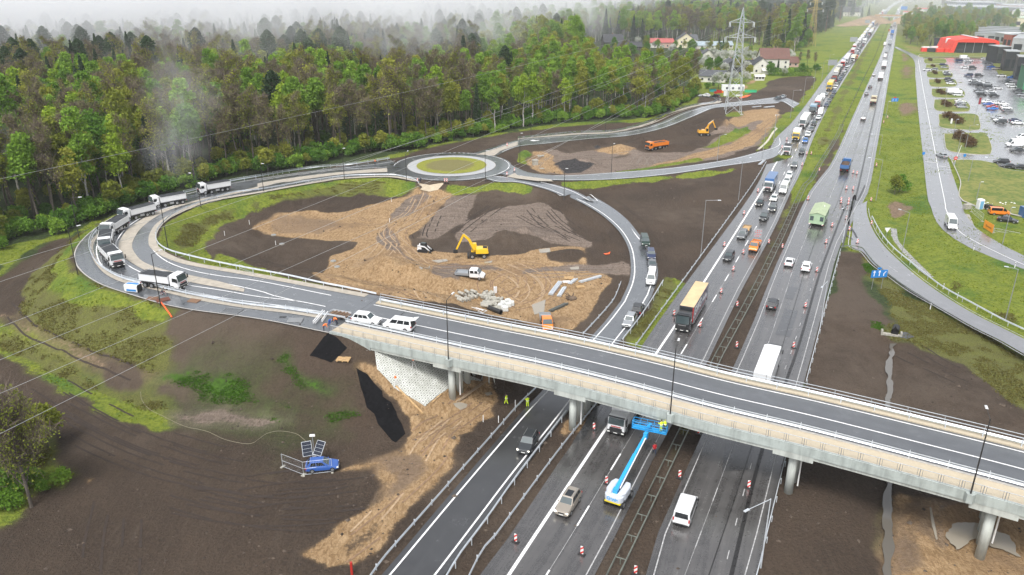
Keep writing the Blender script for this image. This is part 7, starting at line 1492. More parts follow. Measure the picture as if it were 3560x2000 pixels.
# ---------------- boom lift ----------------
def boom_lift():
 r=empty('boom_lift',(0,0,0),0,'blue boom lift with grey counterweight holding a basket up to the bridge','boom lift');b=P(*C(11,'722,905')[0],Z0);tip=P(*C(11,'925,425')[0],4.6);d=tip[:2]-b[:2];L=float(np.hypot(*d));a=math.atan2(d[1],d[0]);r.location=b;r.rotation_euler=(0,0,a)
 GR=mat('machine_light_grey',(.52,.56,.62),.4)
 MB().box(-1.4,1.4,-.8,.8,.4,.85,.1,.05).build('chassis',BLK,r)
 for x in (-1.25,1.25):
  for s in (-1,1):wheel(r,x,s*1.05,.46,.38)
 pl=[(-1.75*math.cos(t)*1.0,1.25*math.sin(t)) for t in np.linspace(-math.pi/2,math.pi/2,9)]
 cw=MB()
 for s in (-1,1):
  pts=[(-1.7,s*.38),(1.3,s*.38),(1.25,s*1.0),(.6,s*1.25),(-.9,s*1.25),(-1.5,s*.95)];cw=MB().prism(pts if s>0 else pts[::-1],.95,2.05).build('engine_cowl',GR,r,bevel=.12)
 MB().prism([(-1.8,-1.0),(-1.5,-1.15),(-1.1,-1.15),(-1.1,1.15),(-1.5,1.15),(-1.8,1.0),(-1.97,.78),(-1.97,-.78)],.92,1.75).build('counterweight',GR,r,bevel=.08)
 MB().box(-1.98,-1.2,-1.0,1.0,.80,.93).build('hazard_strip',mat('hazard_yellow',(.7,.55,.02),.5),r)
 text('Genie',.6,PC['bblue'],r,(-1.985,0,1.36),(math.pi/2,0,-math.pi/2),font_w=.02)
 pv=Vector((-1.1,0,2.0));e=Vector((L-.2,0,4.4));k1=pv.lerp(e,.62)
 MB().bar(pv,k1,.42,.5).build('lower_boom',PC['bblue'],r);MB().bar(k1+Vector((-.3,0,.02)),e,.30,.36).build('telescopic_boom',PC['bblue'],r);MB().bar(pv+Vector((.6,-.32,.1)),e+Vector((-.8,-.28,.05)),.12,.12).build('cable_carrier',PC['white'],r)
 MB().box(-1.3,-.7,-.3,.3,1.2,2.3).build('boom_mount',PC['bblue'],r);MB().box(L-.45,L+.1,-.25,.25,3.9,4.7).build('basket_knuckle',PC['bblue'],r)
 # basket
 inv=Matrix.Rotation(-a,3,'Z');c0=P(*C(11,'820,390')[0],4.5);c1_=P(*C(11,'1065,440')[0],4.5);
 v0=inv@Vector(c0-b);v1=inv@Vector(c1_-b);u=(v1-v0);u.z=0;Lb=u.length;u.normalize();n=Vector((-u.y,u.x,0));bk=empty('basket');bk.parent=r;z0=v0.z
 if (v0+n*1.0).length<v0.length:n=-n
 Q=[v0,v0+u*Lb,v0+u*Lb+n*1.0,v0+n*1.0]
 fl=MB().add([(*q[:2],z0) for q in Q]+[(*q[:2],z0+.06) for q in Q],[(0,1,2,3),(7,6,5,4),(0,4,5,1),(1,5,6,2),(2,6,7,3),(3,7,4,0)]).build('basket_floor',PC['bblue'],bk)
 rl=MB()
 for i in range(4):
  A_,B_=Q[i],Q[(i+1)%4]
  for z in (.35,.7,1.1):rl.tube((*A_[:2],z0+z),(*B_[:2],z0+z),.03,n=5)
  m_=5 if i%2==0 else 2
  for j in range(m_):q=A_.lerp(B_,j/m_);rl.tube((*q[:2],z0),(*q[:2],z0+1.1),.03,n=5)
 rl.build('basket_rail',PC['bblue'],bk);q=(v0+v1)/2+n*.15;MB().box(q.x-.35,q.x+.35,q.y-.2,q.y+.2,z0+.75,z0+1.0,.03,.03).build('control_box',PC['bblue'],bk)
 wq=[]
 for t_ in (.83,.93):q=Vector(b)+Matrix.Rotation(a,3,'Z')@(v0+u*Lb*t_+n*(.35 if t_<.9 else .65));wq.append((q.x,q.y,b[2]+z0+.06))
 return r,wq
BL,BW=boom_lift()
# ---------------- people ----------------
HV=mat('hi_vis_yellow',(.72,.95,.04),.6);HO=mat('hi_vis_orange',(.9,.20,.03),.6);NAVYC=mat('navy_cloth',(.02,.03,.06),.8);BLUC=mat('blue_cloth',(.03,.09,.32),.8);REDC=mat('red_jacket',(.45,.015,.02),.7);SKIN=mat('skin',(.52,.33,.25),.6);HAIR=mat('dark_hair',(.03,.02,.015),.8);HELM=mat('white_helmet',(.75,.75,.72),.35)
def person(x,y,z,face,label,top,leg,hat=None,pose='stand',scale=1.0,band=None):
 J={'pel':(0,0,.95),'chest':(0,0,1.33),'neck':(0,0,1.50),'head':(.02,0,1.66),'top':(.01,0,1.77),'shL':(0,.19,1.42),'elL':(-.02,.27,1.14),'haL':(.10,.26,.90),'shR':(0,-.19,1.42),'elR':(-.02,-.27,1.14),'haR':(.10,-.26,.90),'hiL':(0,.10,.90),'knL':(.04,.11,.50),'anL':(0,.12,.08),'toL':(.17,.13,.04),'hiR':(0,-.10,.90),'knR':(.02,-.11,.50),'anR':(-.06,-.12,.08),'toR':(.11,-.13,.04)}
 if pose=='work':J.update(elL=(.20,.26,1.18),haL=(.44,.16,1.30),elR=(.20,-.26,1.16),haR=(.44,-.14,1.24))
 if pose=='walk':J.update(knL=(.18,.1,.52),anL=(.26,.11,.10),toL=(.43,.11,.08),knR=(-.06,-.1,.50),anR=(-.34,-.11,.14),toR=(-.20,-.11,.05),elL=(-.14,.26,1.15),haL=(-.05,.27,.90),elR=(.12,-.26,1.16),haR=(.28,-.24,.98))
 if pose=='bend':J.update(chest=(.30,0,1.12),neck=(.44,0,1.16),head=(.58,0,1.12),top=(.68,0,1.08),shL=(.38,.18,1.12),elL=(.46,.22,.85),haL=(.52,.15,.60),shR=(.38,-.18,1.12),elR=(.46,-.22,.85),haR=(.52,-.15,.60))
 if pose=='ride':J.update(chest=(.22,0,1.32),neck=(.32,0,1.46),head=(.40,0,1.60),top=(.42,0,1.72),shL=(.26,.18,1.38),elL=(.40,.24,1.15),haL=(.58,.20,1.02),shR=(.26,-.18,1.38),elR=(.40,-.24,1.15),haR=(.58,-.20,1.02),knL=(.36,.12,.80),anL=(.15,.12,.42),toL=(.30,.12,.38),knR=(.34,-.12,.62),anR=(.12,-.12,.22),toR=(.27,-.12,.18))
 Rr=dict(pel=.145,chest=.165,neck=.06,head=.10,top=.07,shL=.075,shR=.075,elL=.052,elR=.052,haL=.042,haR=.042,hiL=.10,hiR=.10,knL=.07,knR=.07,anL=.05,anR=.05,toL=.045,toR=.045)
 E=[('pel','chest'),('chest','neck'),('neck','head'),('head','top'),('chest','shL'),('shL','elL'),('elL','haL'),('chest','shR'),('shR','elR'),('elR','haR'),('pel','hiL'),('hiL','knL'),('knL','anL'),('anL','toL'),('pel','hiR'),('hiR','knR'),('knR','anR'),('anR','toR')]
 ks=list(J);me=bpy.data.meshes.new('body');me.from_pydata([J[k] for k in ks],[(ks.index(a),ks.index(b)) for a,b in E],[]);o=bpy.data.objects.new('body',me);COL.objects.link(o)
 sk=o.modifiers.new('s','SKIN');o.modifiers.new('u','SUBSURF').levels=1
 for v,k in zip(me.skin_vertices[0].data,ks):v.radius=(Rr[k],Rr[k]*(1.25 if k in ('chest','pel') else 1));v.use_root=k=='pel'
 dg=bpy.context.evaluated_depsgraph_get();nm=bpy.data.meshes.new_from_object(o.evaluated_get(dg));bpy.data.objects.remove(o)
 nm.materials.clear()
 for m in (top,leg,SKIN,BLK):nm.materials.append(m)
 pts={k:Vector(J[k]) for k in ks}
 for f in nm.polygons:
  c=f.center;k=min(ks,key=lambda q:(pts[q]-c).length-Rr[q]*.5)
  f.material_index=2 if k in ('head','top','haL','haR') else 3 if k in ('toL','toR','anL','anR') else 1 if k in ('hiL','hiR','knL','knR') else 0
  f.use_smooth=True
 r=empty('person',(x,y,z),face,label,'person');b=bpy.data.objects.new('body',nm);COL.objects.link(b);b.parent=r;r.scale=(scale,)*3
 h=pts['head'];t=pts['top'];MB().ball(tuple(h.lerp(t,.75)),.125 if hat else .115,1.05,.95,.75 if hat else .8,10,6).build('helmet' if hat else 'hair',hat or HAIR,r,smooth=True)
 MB().box(h.x+.085,h.x+.115,-.012,.012,h.z-.02,h.z+.015).build('nose',SKIN,r)
 if band:MB().loft([[(math.cos(q)*.215*1.0+pts['chest'].x*.4,math.sin(q)*.235,zz) for q in np.linspace(0,2*math.pi,10,endpoint=False)] for zz in (1.10,1.16)]).build('reflective_band',WH,r)
 return r
up_=math.radians(90);
person(*BW[0],up_+.5,'left worker in yellow hi-vis standing in the blue lift basket',HV,HV,None,'work',band=1);person(*BW[1],up_+.2,'right worker in yellow hi-vis standing in the blue lift basket',HV,NAVYC,mat('yellow_helmet',(.8,.65,.05),.4),'work',band=1)
p=P(*C(11,'980,582')[0],Z0);person(*p,-1.4,'person in a red jacket walking on the highway beside the boom lift',REDC,NAVYC,None,'walk',1.05)
p=c1(11,'70,245');person(*p,1.9,'worker in yellow hi-vis by the slip road guardrail, right one of two',HV,HV,None,'work',1.1,band=1);p=c1(10,'1778,226');person(*p,2.5,'worker in yellow hi-vis striding over the sand, left one of two',HV,HV,None,'walk',1.05,band=1)
z7=7.42
p=P(*C(6,'468,1046')[0],z7-.3);p[2]=max(gz(p[0],p[1]),6.6);person(*p,.5,'worker in orange hi-vis bending at the end of the bridge railing',HO,NAVYC,None,'bend',1.05);p=P(*C(6,'508,1000')[0],z7);person(*p,-.5,'worker in blue bending over the guardrail at the bridge end',BLUC,BLUC,None,'bend');p=P(*C(6,'562,990')[0],z7);person(*p,2.8,'worker in an orange and yellow vest kneeling beside the white off-road car',HO,NAVYC,None,'bend',.95)
p=c1(2,'835,1188',.12);person(*p,0,'worker in orange beside the guardrail left of the roundabout',HO,NAVYC,None,'work',1.05);p=c1(2,'1160,1322',.1);p[2]=max(p[2],2.5);person(*p,1,'worker in dark clothes at the site entrance of the roundabout',NAVYC,NAVYC,HELM,'bend')
# cyclist
p=c1(5,'1175,790',.14);bi=empty('bicycle',p,math.radians(-10),'red bicycle ridden along the wet path','bicycle')
for x in (-.52,.52):
 w_=MB();n=14
 for i in range(n):a,b=2*math.pi*i/n,2*math.pi*(i+1)/n;w_.tube((x+.33*math.cos(a),0,.34+.33*math.sin(a)),(x+.33*math.cos(b),0,.34+.33*math.sin(b)),.025,n=4)
 w_.build('wheel',RUB,bi)
MB().tube((-.52,0,.34),(-.12,0,.85),.025).tube((-.12,0,.85),(.40,0,.88),.025).tube((.40,0,.88),(-.05,0,.35),.025).tube((-.05,0,.35),(-.52,0,.34),.02).tube((.40,0,.95),(.52,0,.34),.025).tube((-.12,0,.95),(-.05,0,.35),.025).build('frame',PC['red'],bi);MB().tube((.42,-.28,1.0),(.42,.28,1.0),.02).build('handlebar',BLK,bi);MB().box(-.25,.0,-.08,.08,.93,.99).build('saddle',BLK,bi)
q=Matrix.Rotation(math.radians(-10),3,'Z')@Vector((-.12,0,0));person(p[0]+q.x,p[1]+q.y,p[2]+.03,math.radians(-10),'cyclist in grey on the red bicycle on the path',mat('grey_cloth',(.18,.18,.17),.8),NAVYC,HELM,'ride')
# ---------------- site clutter ----------------
GEO=mat('black_geotextile',(.008,.008,.009),.95,var=.4,vsc=2,spec=.08)
tag(draped('geotextile',6,'365,1215 430,1130 500,1055 560,1085 635,1160 580,1215 520,1265 450,1240',GEO,.07),'black geotextile sheet hanging over the slope right below the bridge end','ground sheet')
tag(draped('geotextile',10,'700,-40 780,5 830,70 885,125 890,165 950,205 985,270 1000,320 1030,370 1052,432 1010,470 985,496 955,480 905,420 855,360 830,290 775,245 760,180 730,90',GEO,.07),'long black geotextile strip down the earth slope to its foot','ground sheet')
tag(draped('geotextile',8,'950,1070 990,1045 1020,1050 1072,1082 1020,1096 960,1085',mat('grey_geotextile',(.09,.095,.10),.5,var=.3,vsc=2),.12),'grey sheet spread beside the culvert mouth','ground sheet')
WAT=NT('puddle_water');WAT.set(WAT.b.inputs['Base Color'],(.30,.27,.22));WAT.b.inputs['Roughness'].default_value=.08;wn_=WAT.noise(3,3,WAT.geo());WAT.bump(wn_,.12,.03)
def water(k,s,lift=.05):draped('puddle',k,s,WAT.m,lift,kind='structure')
def pool(k,s):
 q=[G(u,v) for u,v in C(k,s)];z=np.mean([p[2] for p in q])+.05;q=crom([P(u,v,z) for u,v in C(k,s)]+[P(*C(k,s)[0],z)],90)[:-1];q[:,0]+=(fbm(q[:,0],q[:,1],1.5,4,6)-.5)*1.6;q[:,1]+=(fbm(q[:,0],q[:,1],1.2,4,16)-.5)*1.4;sheet('puddle',q,WAT.m,0)
pool(12,'1300,1110 1320,1040 1370,970 1470,925 1700,1010 1750,1110 1790,1230 1812,1305 1740,1280 1640,1235 1560,1200 1470,1180 1395,1258 1335,1215')
for k,s in ((12,'1180,960 1195,965 1225,1110 1240,1190 1228,1195 1200,1100'),(10,'1395,215 1440,205 1500,220 1490,245 1450,262 1415,240'),(10,'1690,90 1720,75 1725,95 1700,110'),(10,'1620,140 1670,130 1680,150 1640,160'),(6,'1240,530 1350,520 1360,535 1290,548'),(6,'1150,580 1230,565 1230,590 1170,598'),(6,'1620,540 1680,532 1670,548 1620,552'),(7,'150,450 230,440 235,470 160,475'),(7,'375,580 440,572 440,595 380,597'),(7,'100,850 200,810 190,900 120,920'),(8,'1420,190 1470,200 1500,280 1450,240')):water(k,s,.06)
def dline_g(a,n=None,dz=.05):
 w=np.array([G(u,v) for k,s in a for u,v in C(k,s)]);L=plen(w)[-1];w=crom(w,n or max(4,int(L/.8)));w[:,2]=hz(w[:,0],w[:,1])+dz;return w
DW=crom([(*P(2243,850)[:2],-1.2),(*P(2238,1180)[:2],-1.2),(*P(2238,1700)[:2],-1.2)],60);DW[:,2]=-1.08;DW=crom(DW,160);wj=(fbm(DW[:,1],DW[:,1]*0,2.2,3,8)-.5)*1.1;DW[:,0]+=(fbm(DW[:,1],DW[:,1]*0,9,2,18)-.5)*.8
L_,R_=DW.copy(),DW.copy();L_[:,0]-=.5+wj;R_[:,0]+=.5+(fbm(DW[:,1],DW[:,1]*0+9,1.8,3,28)-.5)*1.0
WD_=NT('ditch_water');WD_.set(WD_.b.inputs['Base Color'],(.13,.12,.105));WD_.b.inputs['Roughness'].default_value=.1;WD_.b.inputs['Coat Weight'].default_value=.6
ribbon('ditch_water',L_,R_,WD_.m,0,2)
D2=dline_g([(8,'920,300 930,380 965,430 1000,470 1050,520 1120,590 1200,650')],dz=.06);ribbon('ditch_stones',offs(D2,-.8),offs(D2,.8),mat('ditch_stones',(.30,.30,.29),.6,var=.6,vsc=2.5),0,2)
# tyre tracks and tape
TRK=[mat('rut_dark',(.235,.15,.088),.9,var=.3,vsc=2),mat('rut_light',(.36,.255,.155),.9,var=.25,vsc=2),mat('rut_soil',(.035,.024,.018),.9,var=.3,vsc=2),mat('rut_grey',(.20,.165,.135),.85,var=.3,vsc=2)]
rt=random.Random(4)
def tracks(k,s,mi,n=2,gap=1.9,w=.28,seed=0):
 base=dline_g([(k,s)])
 for i in range(n):
  o_=(i//2)*rt.uniform(2.2,3.5)+(i%2)*gap-n*.8;A=offs(base,o_);A=A[int(rt.uniform(0,.1)*len(A)):int(rt.uniform(.85,1)*len(A))];A[:,2]=hz(A[:,0],A[:,1])+.045
  a,b=offs(A,-w/2),offs(A,w/2)
  for q in (a,b):q[:,2]=hz(q[:,0],q[:,1])+.04
  ia=np.clip(np.searchsorted(AZ_,np.arctan2(A[:,0],A[:,1])),0,len(AZ_)-1);ir=np.clip(np.searchsorted(RS_,np.hypot(A[:,0],A[:,1])),0,len(RS_)-1);w8=TW_[ir*len(AZ_)+ia]
  ok=(w8[:,[0,3]].sum(1)>.55) if mi!=2 else (w8[:,0]<.3);ok&=vnoise(A[:,0]*.5,A[:,1]*.5+i*7,5)>.22;j=0
  while j<len(ok):
   if not ok[j]:j+=1;continue
   e=j
   while e<len(ok) and ok[e]:e+=1
   if e-j>3:ribbon('tyre_track',a[j:e],b[j:e],TRK[mi],0,2)
   j=e
for k,s,mi,n in ((6,'1150,30 1080,180 960,260 900,340 1000,450 1150,560 1400,620 1700,640',1,4),(6,'1200,60 1100,240 980,300 960,380 1060,470 1250,560 1500,560 1800,540',0,4),(7,'-60,600 60,600 130,660 110,740 0,800 -150,830',0,6),(7,'-180,560 0,640 80,720 60,800 -60,880',1,6),(6,'1780,600 1650,660 1640,740 1750,840 1860,900',0,4),(6,'600,560 800,520 950,420 900,330',1,4),(6,'520,640 760,700 1000,760 1200,830',0,4),(6,'1100,740 1200,800 1400,840 1500,860',1,3),(7,'740,600 500,600 200,610 0,600',3,4),(6,'700,230 800,260 900,240',0,4),(6,'60,330 300,340 500,320 640,260',0,3),(6,'1180,200 1120,330 1130,380',2,6),(6,'1700,120 1500,260 1350,380',2,4),(7,'150,150 250,260 420,380',2,6),(7,'0,200 200,300 450,410',2,4),(3,'1860,830 1650,980 1400,1080 1100,1160 800,1200',0,4),(3,'870,1190 930,1120 980,1190',3,4),(3,'300,1110 600,1130 900,1110 1200,1040 1400,980',3,4),(3,'100,1200 250,1110 500,1105',3,3),(10,'1600,150 1400,300 1150,450 900,560 600,660',0,4),(10,'1450,350 1300,560 1050,830 750,1080 400,1330',0,4),(10,'1350,320 1150,500 1000,720 800,960 600,1160',1,3),(10,'600,720 500,740 200,760 -200,820',2,6),(10,'760,860 400,900 0,900 -500,820',2,6),(10,'700,980 300,1000 -200,930 -700,800',2,4),(9,'200,100 700,400 1200,600 1700,720',2,6),(9,'300,260 800,520 1300,700 1800,800',2,4),(12,'1000,820 980,1000 1000,1200 1060,1400',0,4),(12,'1180,920 1150,1100 1260,1350',2,3),(9,'700,1447 720,1200 760,1000 800,800',2,2),(9,'980,1447 990,1200 1000,950',2,2),(5,'20,880 200,1060 600,1240 1000,1390',2,2),(8,'1000,1180 1200,1280 1500,1420',2,4)):tracks(k,s,mi,n)
TAPE=mat('orange_net',(.85,.13,.03),.6)
a=dline_g([(5,'1160,842 1190,880 1215,915 1237,948')],10,.3);o=MB().path([Vector(q-a[0]) for q in a],.12,5).build('barrier_tape',TAPE);o.location=a[0];tag(o,'orange barrier netting trailing down the grass slope','barrier net')
tag(draped('tarpaulin',3,'1590,705 1640,688 1680,684 1650,700 1600,712',TAPE,.25),'orange tarpaulin on the dark field near the white container','tarpaulin');tag(draped('barrier_tape',7,'615,485 650,480 665,470 660,488 630,492',TAPE,.2),'orange scrap of netting beside the slip road bend','barrier net')
rp=dline_g([(9,'1010,130 1020,190 1080,260 1180,310 1330,380 1500,420 1620,475 1790,505 1860,470'),(10,'60,430 150,413 260,430 320,470 370,520')],80,.06);o=MB().path([Vector(q-rp[0]) for q in rp],.028,4).build('cable',mat('pale_rope',(.28,.25,.18),.8));o.location=rp[0];tag(o,'pale cable snaking over the dark slope to the blue car','cable')
sb=dline_g([(3,'1860,925 1830,960 1790,1020 1730,1075')],40,.1);mb=MB()
for q in sb:q=q-sb[0];mb.ball((q[0],q[1],q[2]),.42,1.2,.8,.45,6,4)
o=mb.build('sandbag_row',mat('sandbag',(.50,.47,.40),.8,var=.2));o.location=sb[0];tag(o,'curving row of pale sandbags beside the merging ramp','sandbag row')
def place(o,k,s,ang,label,cat,group=None,dz=0):
 p=c1(k,s,dz);o.location=p;o.rotation_euler=(0,0,ang);return tag(o,label,cat,group)
 # concrete rings and cylinders
RC1=mat('raw_concrete',(.36,.345,.30),.8,var=.25,vsc=3);cy0=MB().tube((-.75,0,.3),(.75,0,.3),.3,n=14).build('concrete_cylinder',RC1);first=True
def putc(o0,first,x,y,z,rz,label,cat,group,rx=0):
 o=o0 if first else o0.copy()
 if not first:COL.objects.link(o)
 o.location=(x,y,z);o.rotation_euler=(rx,0,rz);tag(o,label,cat,group);return o
G1='stacked concrete cylinders left of the loose pile';G2='scattered concrete cylinders right of the stack'
for i,(x,y) in enumerate(((1435,800),(1455,790),(1475,782),(1497,778),(1520,774),(1545,776),(1568,780),(1448,822),(1475,818),(1500,812),(1525,800),(1550,795))):
 p=c1(6,f'{x},{y}');putc(cy0,first,p[0],p[1],p[2]+(.45 if i<7 and i%2 else 0),math.radians(-50+rt.uniform(-8,8)),'grey concrete cylinder in the tidy stack left of the loose pile','concrete cylinder',G1);first=False
for i in range(34):
 t_=rt.random();x=1610+rt.uniform(0,150)*(.4+t_*.6);y=765+(x-1610)*.25+rt.uniform(0,110);p=c1(6,f'{x:.0f},{y:.0f}');putc(cy0,False,p[0],p[1],p[2]+rt.uniform(0,.35),rt.uniform(0,3.1),'grey concrete cylinder in the loose curved pile beside the white bags','concrete cylinder',G2)
bag=MB().box(-.55,.55,-.5,.5,0,.85,.06,.06).box(-.3,.3,-.28,.28,.85,1.0,.1,.1).build('bulk_bag',mat('white_bag',(.58,.59,.57),.8,var=.15,vsc=4),bevel=.08)
for i,(x,y) in enumerate(((1735,868),(1765,885),(1755,850),(1790,862),(1815,850),(1790,835),(1772,890))):p=c1(6,f'{x},{y}');putc(bag,i==0,p[0],p[1],p[2],rt.uniform(-.4,.4),'white bulk bag in the cluster right of the loose concrete pile','bulk bag','white bulk bags in one cluster')
o=MB().tube((-1.6,0,.45),(1.6,0,.45),.45,n=18,cap=False).tube((-1.6,0,.45),(1.6,0,.45),.38,n=18,cap=False).build('corrugated_pipe',BLK);place(o,6,'1695,900',math.radians(-42),'black drainage pipe lying against the concrete pile','pipe')
r=empty('steel_frame');MB().bar((-1.3,-.6,.1),(1.3,-.6,.1),.08,.08).bar((-1.3,.6,.1),(1.3,.6,.1),.08,.08).bar((-1.3,-.6,.6),(1.3,-.5,.6),.08,.08).build('side_rail',WH,r)
for x in np.linspace(-1.2,1.2,5):MB().bar((x,-.6,.12),(x,.6,.12),.07,.07).build('cross_bar',WH,r)
place(r,6,'1585,890',math.radians(-35),'white welded steel frame left of the black pipe','steel frame')
for i,x in enumerate((1693,1705)):place(MB().tube((0,0,-.2),(0,0,1.3),.17,n=8).build('marker_pipe',WH),6,f'{x},762',0,f'{("left", "right")[i]} of two short white posts standing on the sand','post')
# beam stacks
def beams(k,a,b,n,m,label,cat='steel beams',w=.28):
 p,q=c1(k,a),c1(k,b);L=float(np.linalg.norm((q-p)[:2]));r=empty('beam_stack',(p+q)/2,math.atan2(q[1]-p[1],q[0]-p[0]),label,cat)
 for i in range(n):MB().box(-L/2,L/2,-w/2+(i%3-1)*w*1.15,w/2+(i%3-1)*w*1.15,.12+(i//3)*.2,.28+(i//3)*.2,0,.03).build('beam',m,r)
 for x in (-L*.3,L*.3):MB().box(x-.06,x+.06,-.8,.8,0,.12).build('bearer',PALET,r)
beams(7,'235,782','305,692',6,GALV,'longer stack of galvanised beams laid left of the short one');beams(7,'295,792','335,730',5,GALV,'short stack of galvanised beams left of the twisted debris');beams(7,'372,702','418,668',4,GALV,'small stack of galvanised beams by the timber pallet');beams(7,'445,690','592,648',5,GALV,'long pale beam pile farthest right on the sand');beams(7,'232,898','350,845',4,mat('dark_beam',(.12,.13,.12),.5,.3),'dark beam stack alone near the bridge');beams(3,'1685,772','1745,768',4,GALV,'galvanised beams beside the pylon field');beams(3,'1770,775','1840,768',5,GALV,'second galvanised beam stack nearer the highway');beams(3,'1735,1190','1770,1155',4,GALV,'spare guardrail beams at the ramp nose beside the highway')
def pallet(k,s,ang,label,sc=1.0,m=None):
 r=empty('timber_pallet',c1(k,s),ang,label,'timber stack');r.scale=(sc,)*3;m=m or PALET
 for i in range(5):MB().box(-.9,.9,-.55+i*.25,-.38+i*.25,.14,.24).build('plank',m,r)
 for x in (-.75,0,.75):MB().box(x-.07,x+.07,-.55,.62,0,.14).build('bearer',m,r)
pallet(7,'368,660',0,'ochre timber pallet beside the small beam stack',1.1);pallet(7,'450,722',.2,'small flat timber pallet below the long beam pile',.9);pallet(7,'350,686',.1,'white packed pallet left of the small beam stack',.8,WH);pallet(6,'608,1246',-.1,'bright timber stack on the sand below the bridge end',1.1);pallet(5,'1098,808',0,'brown pallet on the path left of the lamp post',1.0,mat('old_timber',(.19,.10,.06),.8));pallet(5,'1172,820',.6,'red-brown board pile at the foot of the lamp post',1.2,mat('rusty_boards',(.16,.06,.04),.8));pallet(5,'1395,826',-.3,'brown board pile on the verge beside the guardrail',1.1,mat('old_timber2',(.22,.13,.08),.8));pallet(6,'262,968',0,'grey pallet with tools on the path by the lamp post',1.3,GREY);pallet(6,'172,942',0,'small dark board on the path',.6,BLK);pallet(3,'165,1125',.1,'grey slab pile on the sand beside the roundabout',1.2,RC1);pallet(3,'120,1155',.4,'second grey slab pile on the sand beside the roundabout',1.1,RC1);pallet(3,'170,1215',.4,'third grey slab pile nearest the ramp beside the roundabout',.9,RC1)
o=MB().box(-.8,.8,-.8,.8,0,1.5,.04,.04).box(-.9,.9,-.9,.9,1.5,1.65).build('concrete_chamber',RC1);place(o,3,'125,1185',.3,'pale concrete chamber standing on the sand beside the roundabout','concrete chamber')
r=empty('debris_heap');
for i in range(9):a_=rt.uniform(0,6.28);MB().bar((0,0,.3),(math.cos(a_)*1.3,math.sin(a_)*1.3,rt.uniform(.1,1.2)),.12,.12).build('scrap_bar',mat('scrap',(.13,.09,.06),.8,var=.4),r)
MB().ball((0,0,.1),.9,1.3,1,.45,8,5).build('scrap_core',mat('scrap',(.13,.09,.06),.8),r);place(r,7,'385,805',0,'tangled brown heap of uprooted scrap right of the beam stacks','scrap heap')
# manholes / stakes
for i,(x,y,w) in enumerate(((165,413,'on the black soil, lower left of the sand patch'),(107,348,'at the edge of the left sand patch'),(562,577,'below the square lid on the sand'),(535,535,'on the sand edge near the dark soil'))):
 r=empty('manhole');MB().tube((0,0,-.3),(0,0,.18),.62,n=16).build('ring',RC1,r);MB().tube((0,0,.18),(0,0,.23),.5,n=16).build('lid',GREY,r);place(r,6,f'{x},{y}',0,f'grey manhole {w}','manhole')
for k,s,w in ((6,'122,420','beside the lower left manhole'),(6,'952,108','on the dark soil top left of the haul road'),(6,'940,255','in the sand below the haul road'),(5,'1793,270','at the tip of the left sand patch'),(5,'1615,350','on the black soil inside the loop'),(10,'1842,235','beside the slip road guardrail, upper'),(10,'1722,350','beside the slip road guardrail, lower'),(10,'1612,345','on the soil edge left of the lower white stake')):
 r=empty('stake');MB().box(-.05,.05,-.04,.04,-.2,1.1).build('stake_post',WH,r);place(r,k,s,0,f'white stake {w}','stake')
place(MB().box(-.12,.12,-.12,.12,-.2,1.6).build('red_post',PC['red']),10,'670,1440',0,'red post at the very bottom of the frame','post')
# survey tripods, planks, poles
def tripod(k,s,label):
 r=empty('survey_tripod',c1(k,s),0,label,'tripod')
 for a_ in (0,2.1,4.2):MB().tube((math.cos(a_)*.5,math.sin(a_)*.5,0),(0,0,1.5),.035,n=5).build('leg',WH,r)
 MB().box(-.14,.14,-.1,.1,1.5,1.8).build('instrument',HO,r)
tripod(10,'985,95','orange and white survey tripod on the sand beside the block paving');tripod(6,'1112,1310','white survey tripod on the block paving')
def plank(k,a,b,r_,m,label,z=.12):
 p,q=c1(k,a),c1(k,b);p[2]+=z;q[2]+=z;o=MB().bar((0,0,0),tuple(q-p),r_*1.6,r_).build('timber_beam',m);o.location=p;tag(o,label,'timber beam')
plank(10,'985,92','1180,290',.16,PALET,'long ochre timber beam lying along the edge of the block paving');plank(10,'1250,205','1310,150',.12,PALET,'short plank at the foot of the first pier')
for i,(a,b) in enumerate((('1420,205','1600,70'),('1440,200','1640,55'),('1460,185','1560,110'),('1255,195','1300,165'))):plank(10,a,b,.09,mat('grey_timber',(.34,.26,.18),.8),f'{("first", "second", "third", "fourth")[i]} weathered pole on the sand among the pier columns')
# white rail segments at the bridge end
for i,(a,b) in enumerate((('392,990','462,908'),('405,992','475,912'),('455,980','498,918'))):
 p,q=P(*C(6,a)[0],7.4),P(*C(6,b)[0],7.4);p[2]=q[2]=7.65;o=MB().bar((0,0,0),tuple(q-p),.12,.08).bar((0,0,.35),tuple(q-p+np.array((0,0,.35))),.12,.08).bar((0,0,0),(0,0,.35),.08,.08).build('rail_section',WH);o.location=p;tag(o,f'{("leftmost", "middle", "rightmost")[i]} white rail section leaning at the bridge end','rail section')
r=empty('mesh_panel');MB().bar((-1.5,-1,0),(1.5,-1,0),.08,.08).bar((-1.5,1,0),(1.5,1,0),.08,.08).bar((-1.5,-1,0),(-1.5,1,0),.08,.08).bar((1.5,-1,0),(1.5,1,0),.08,.08).build('frame',GREY,r)
mb=MB();[mb.bar((x,-1,0),(x,1,0),.02,.02) for x in np.linspace(-1.4,1.4,15)];[mb.bar((-1.5,y,0.01),(1.5,y,.01),.02,.02) for y in np.linspace(-.9,.9,9)];mb.build('mesh',GREY,r);p=P(*C(5,'1665,888')[0],7.5);r.location=p;r.rotation_euler=(0,0,math.radians(-15));tag(r,'grey mesh panel lying flat on the wet path','fence panel')
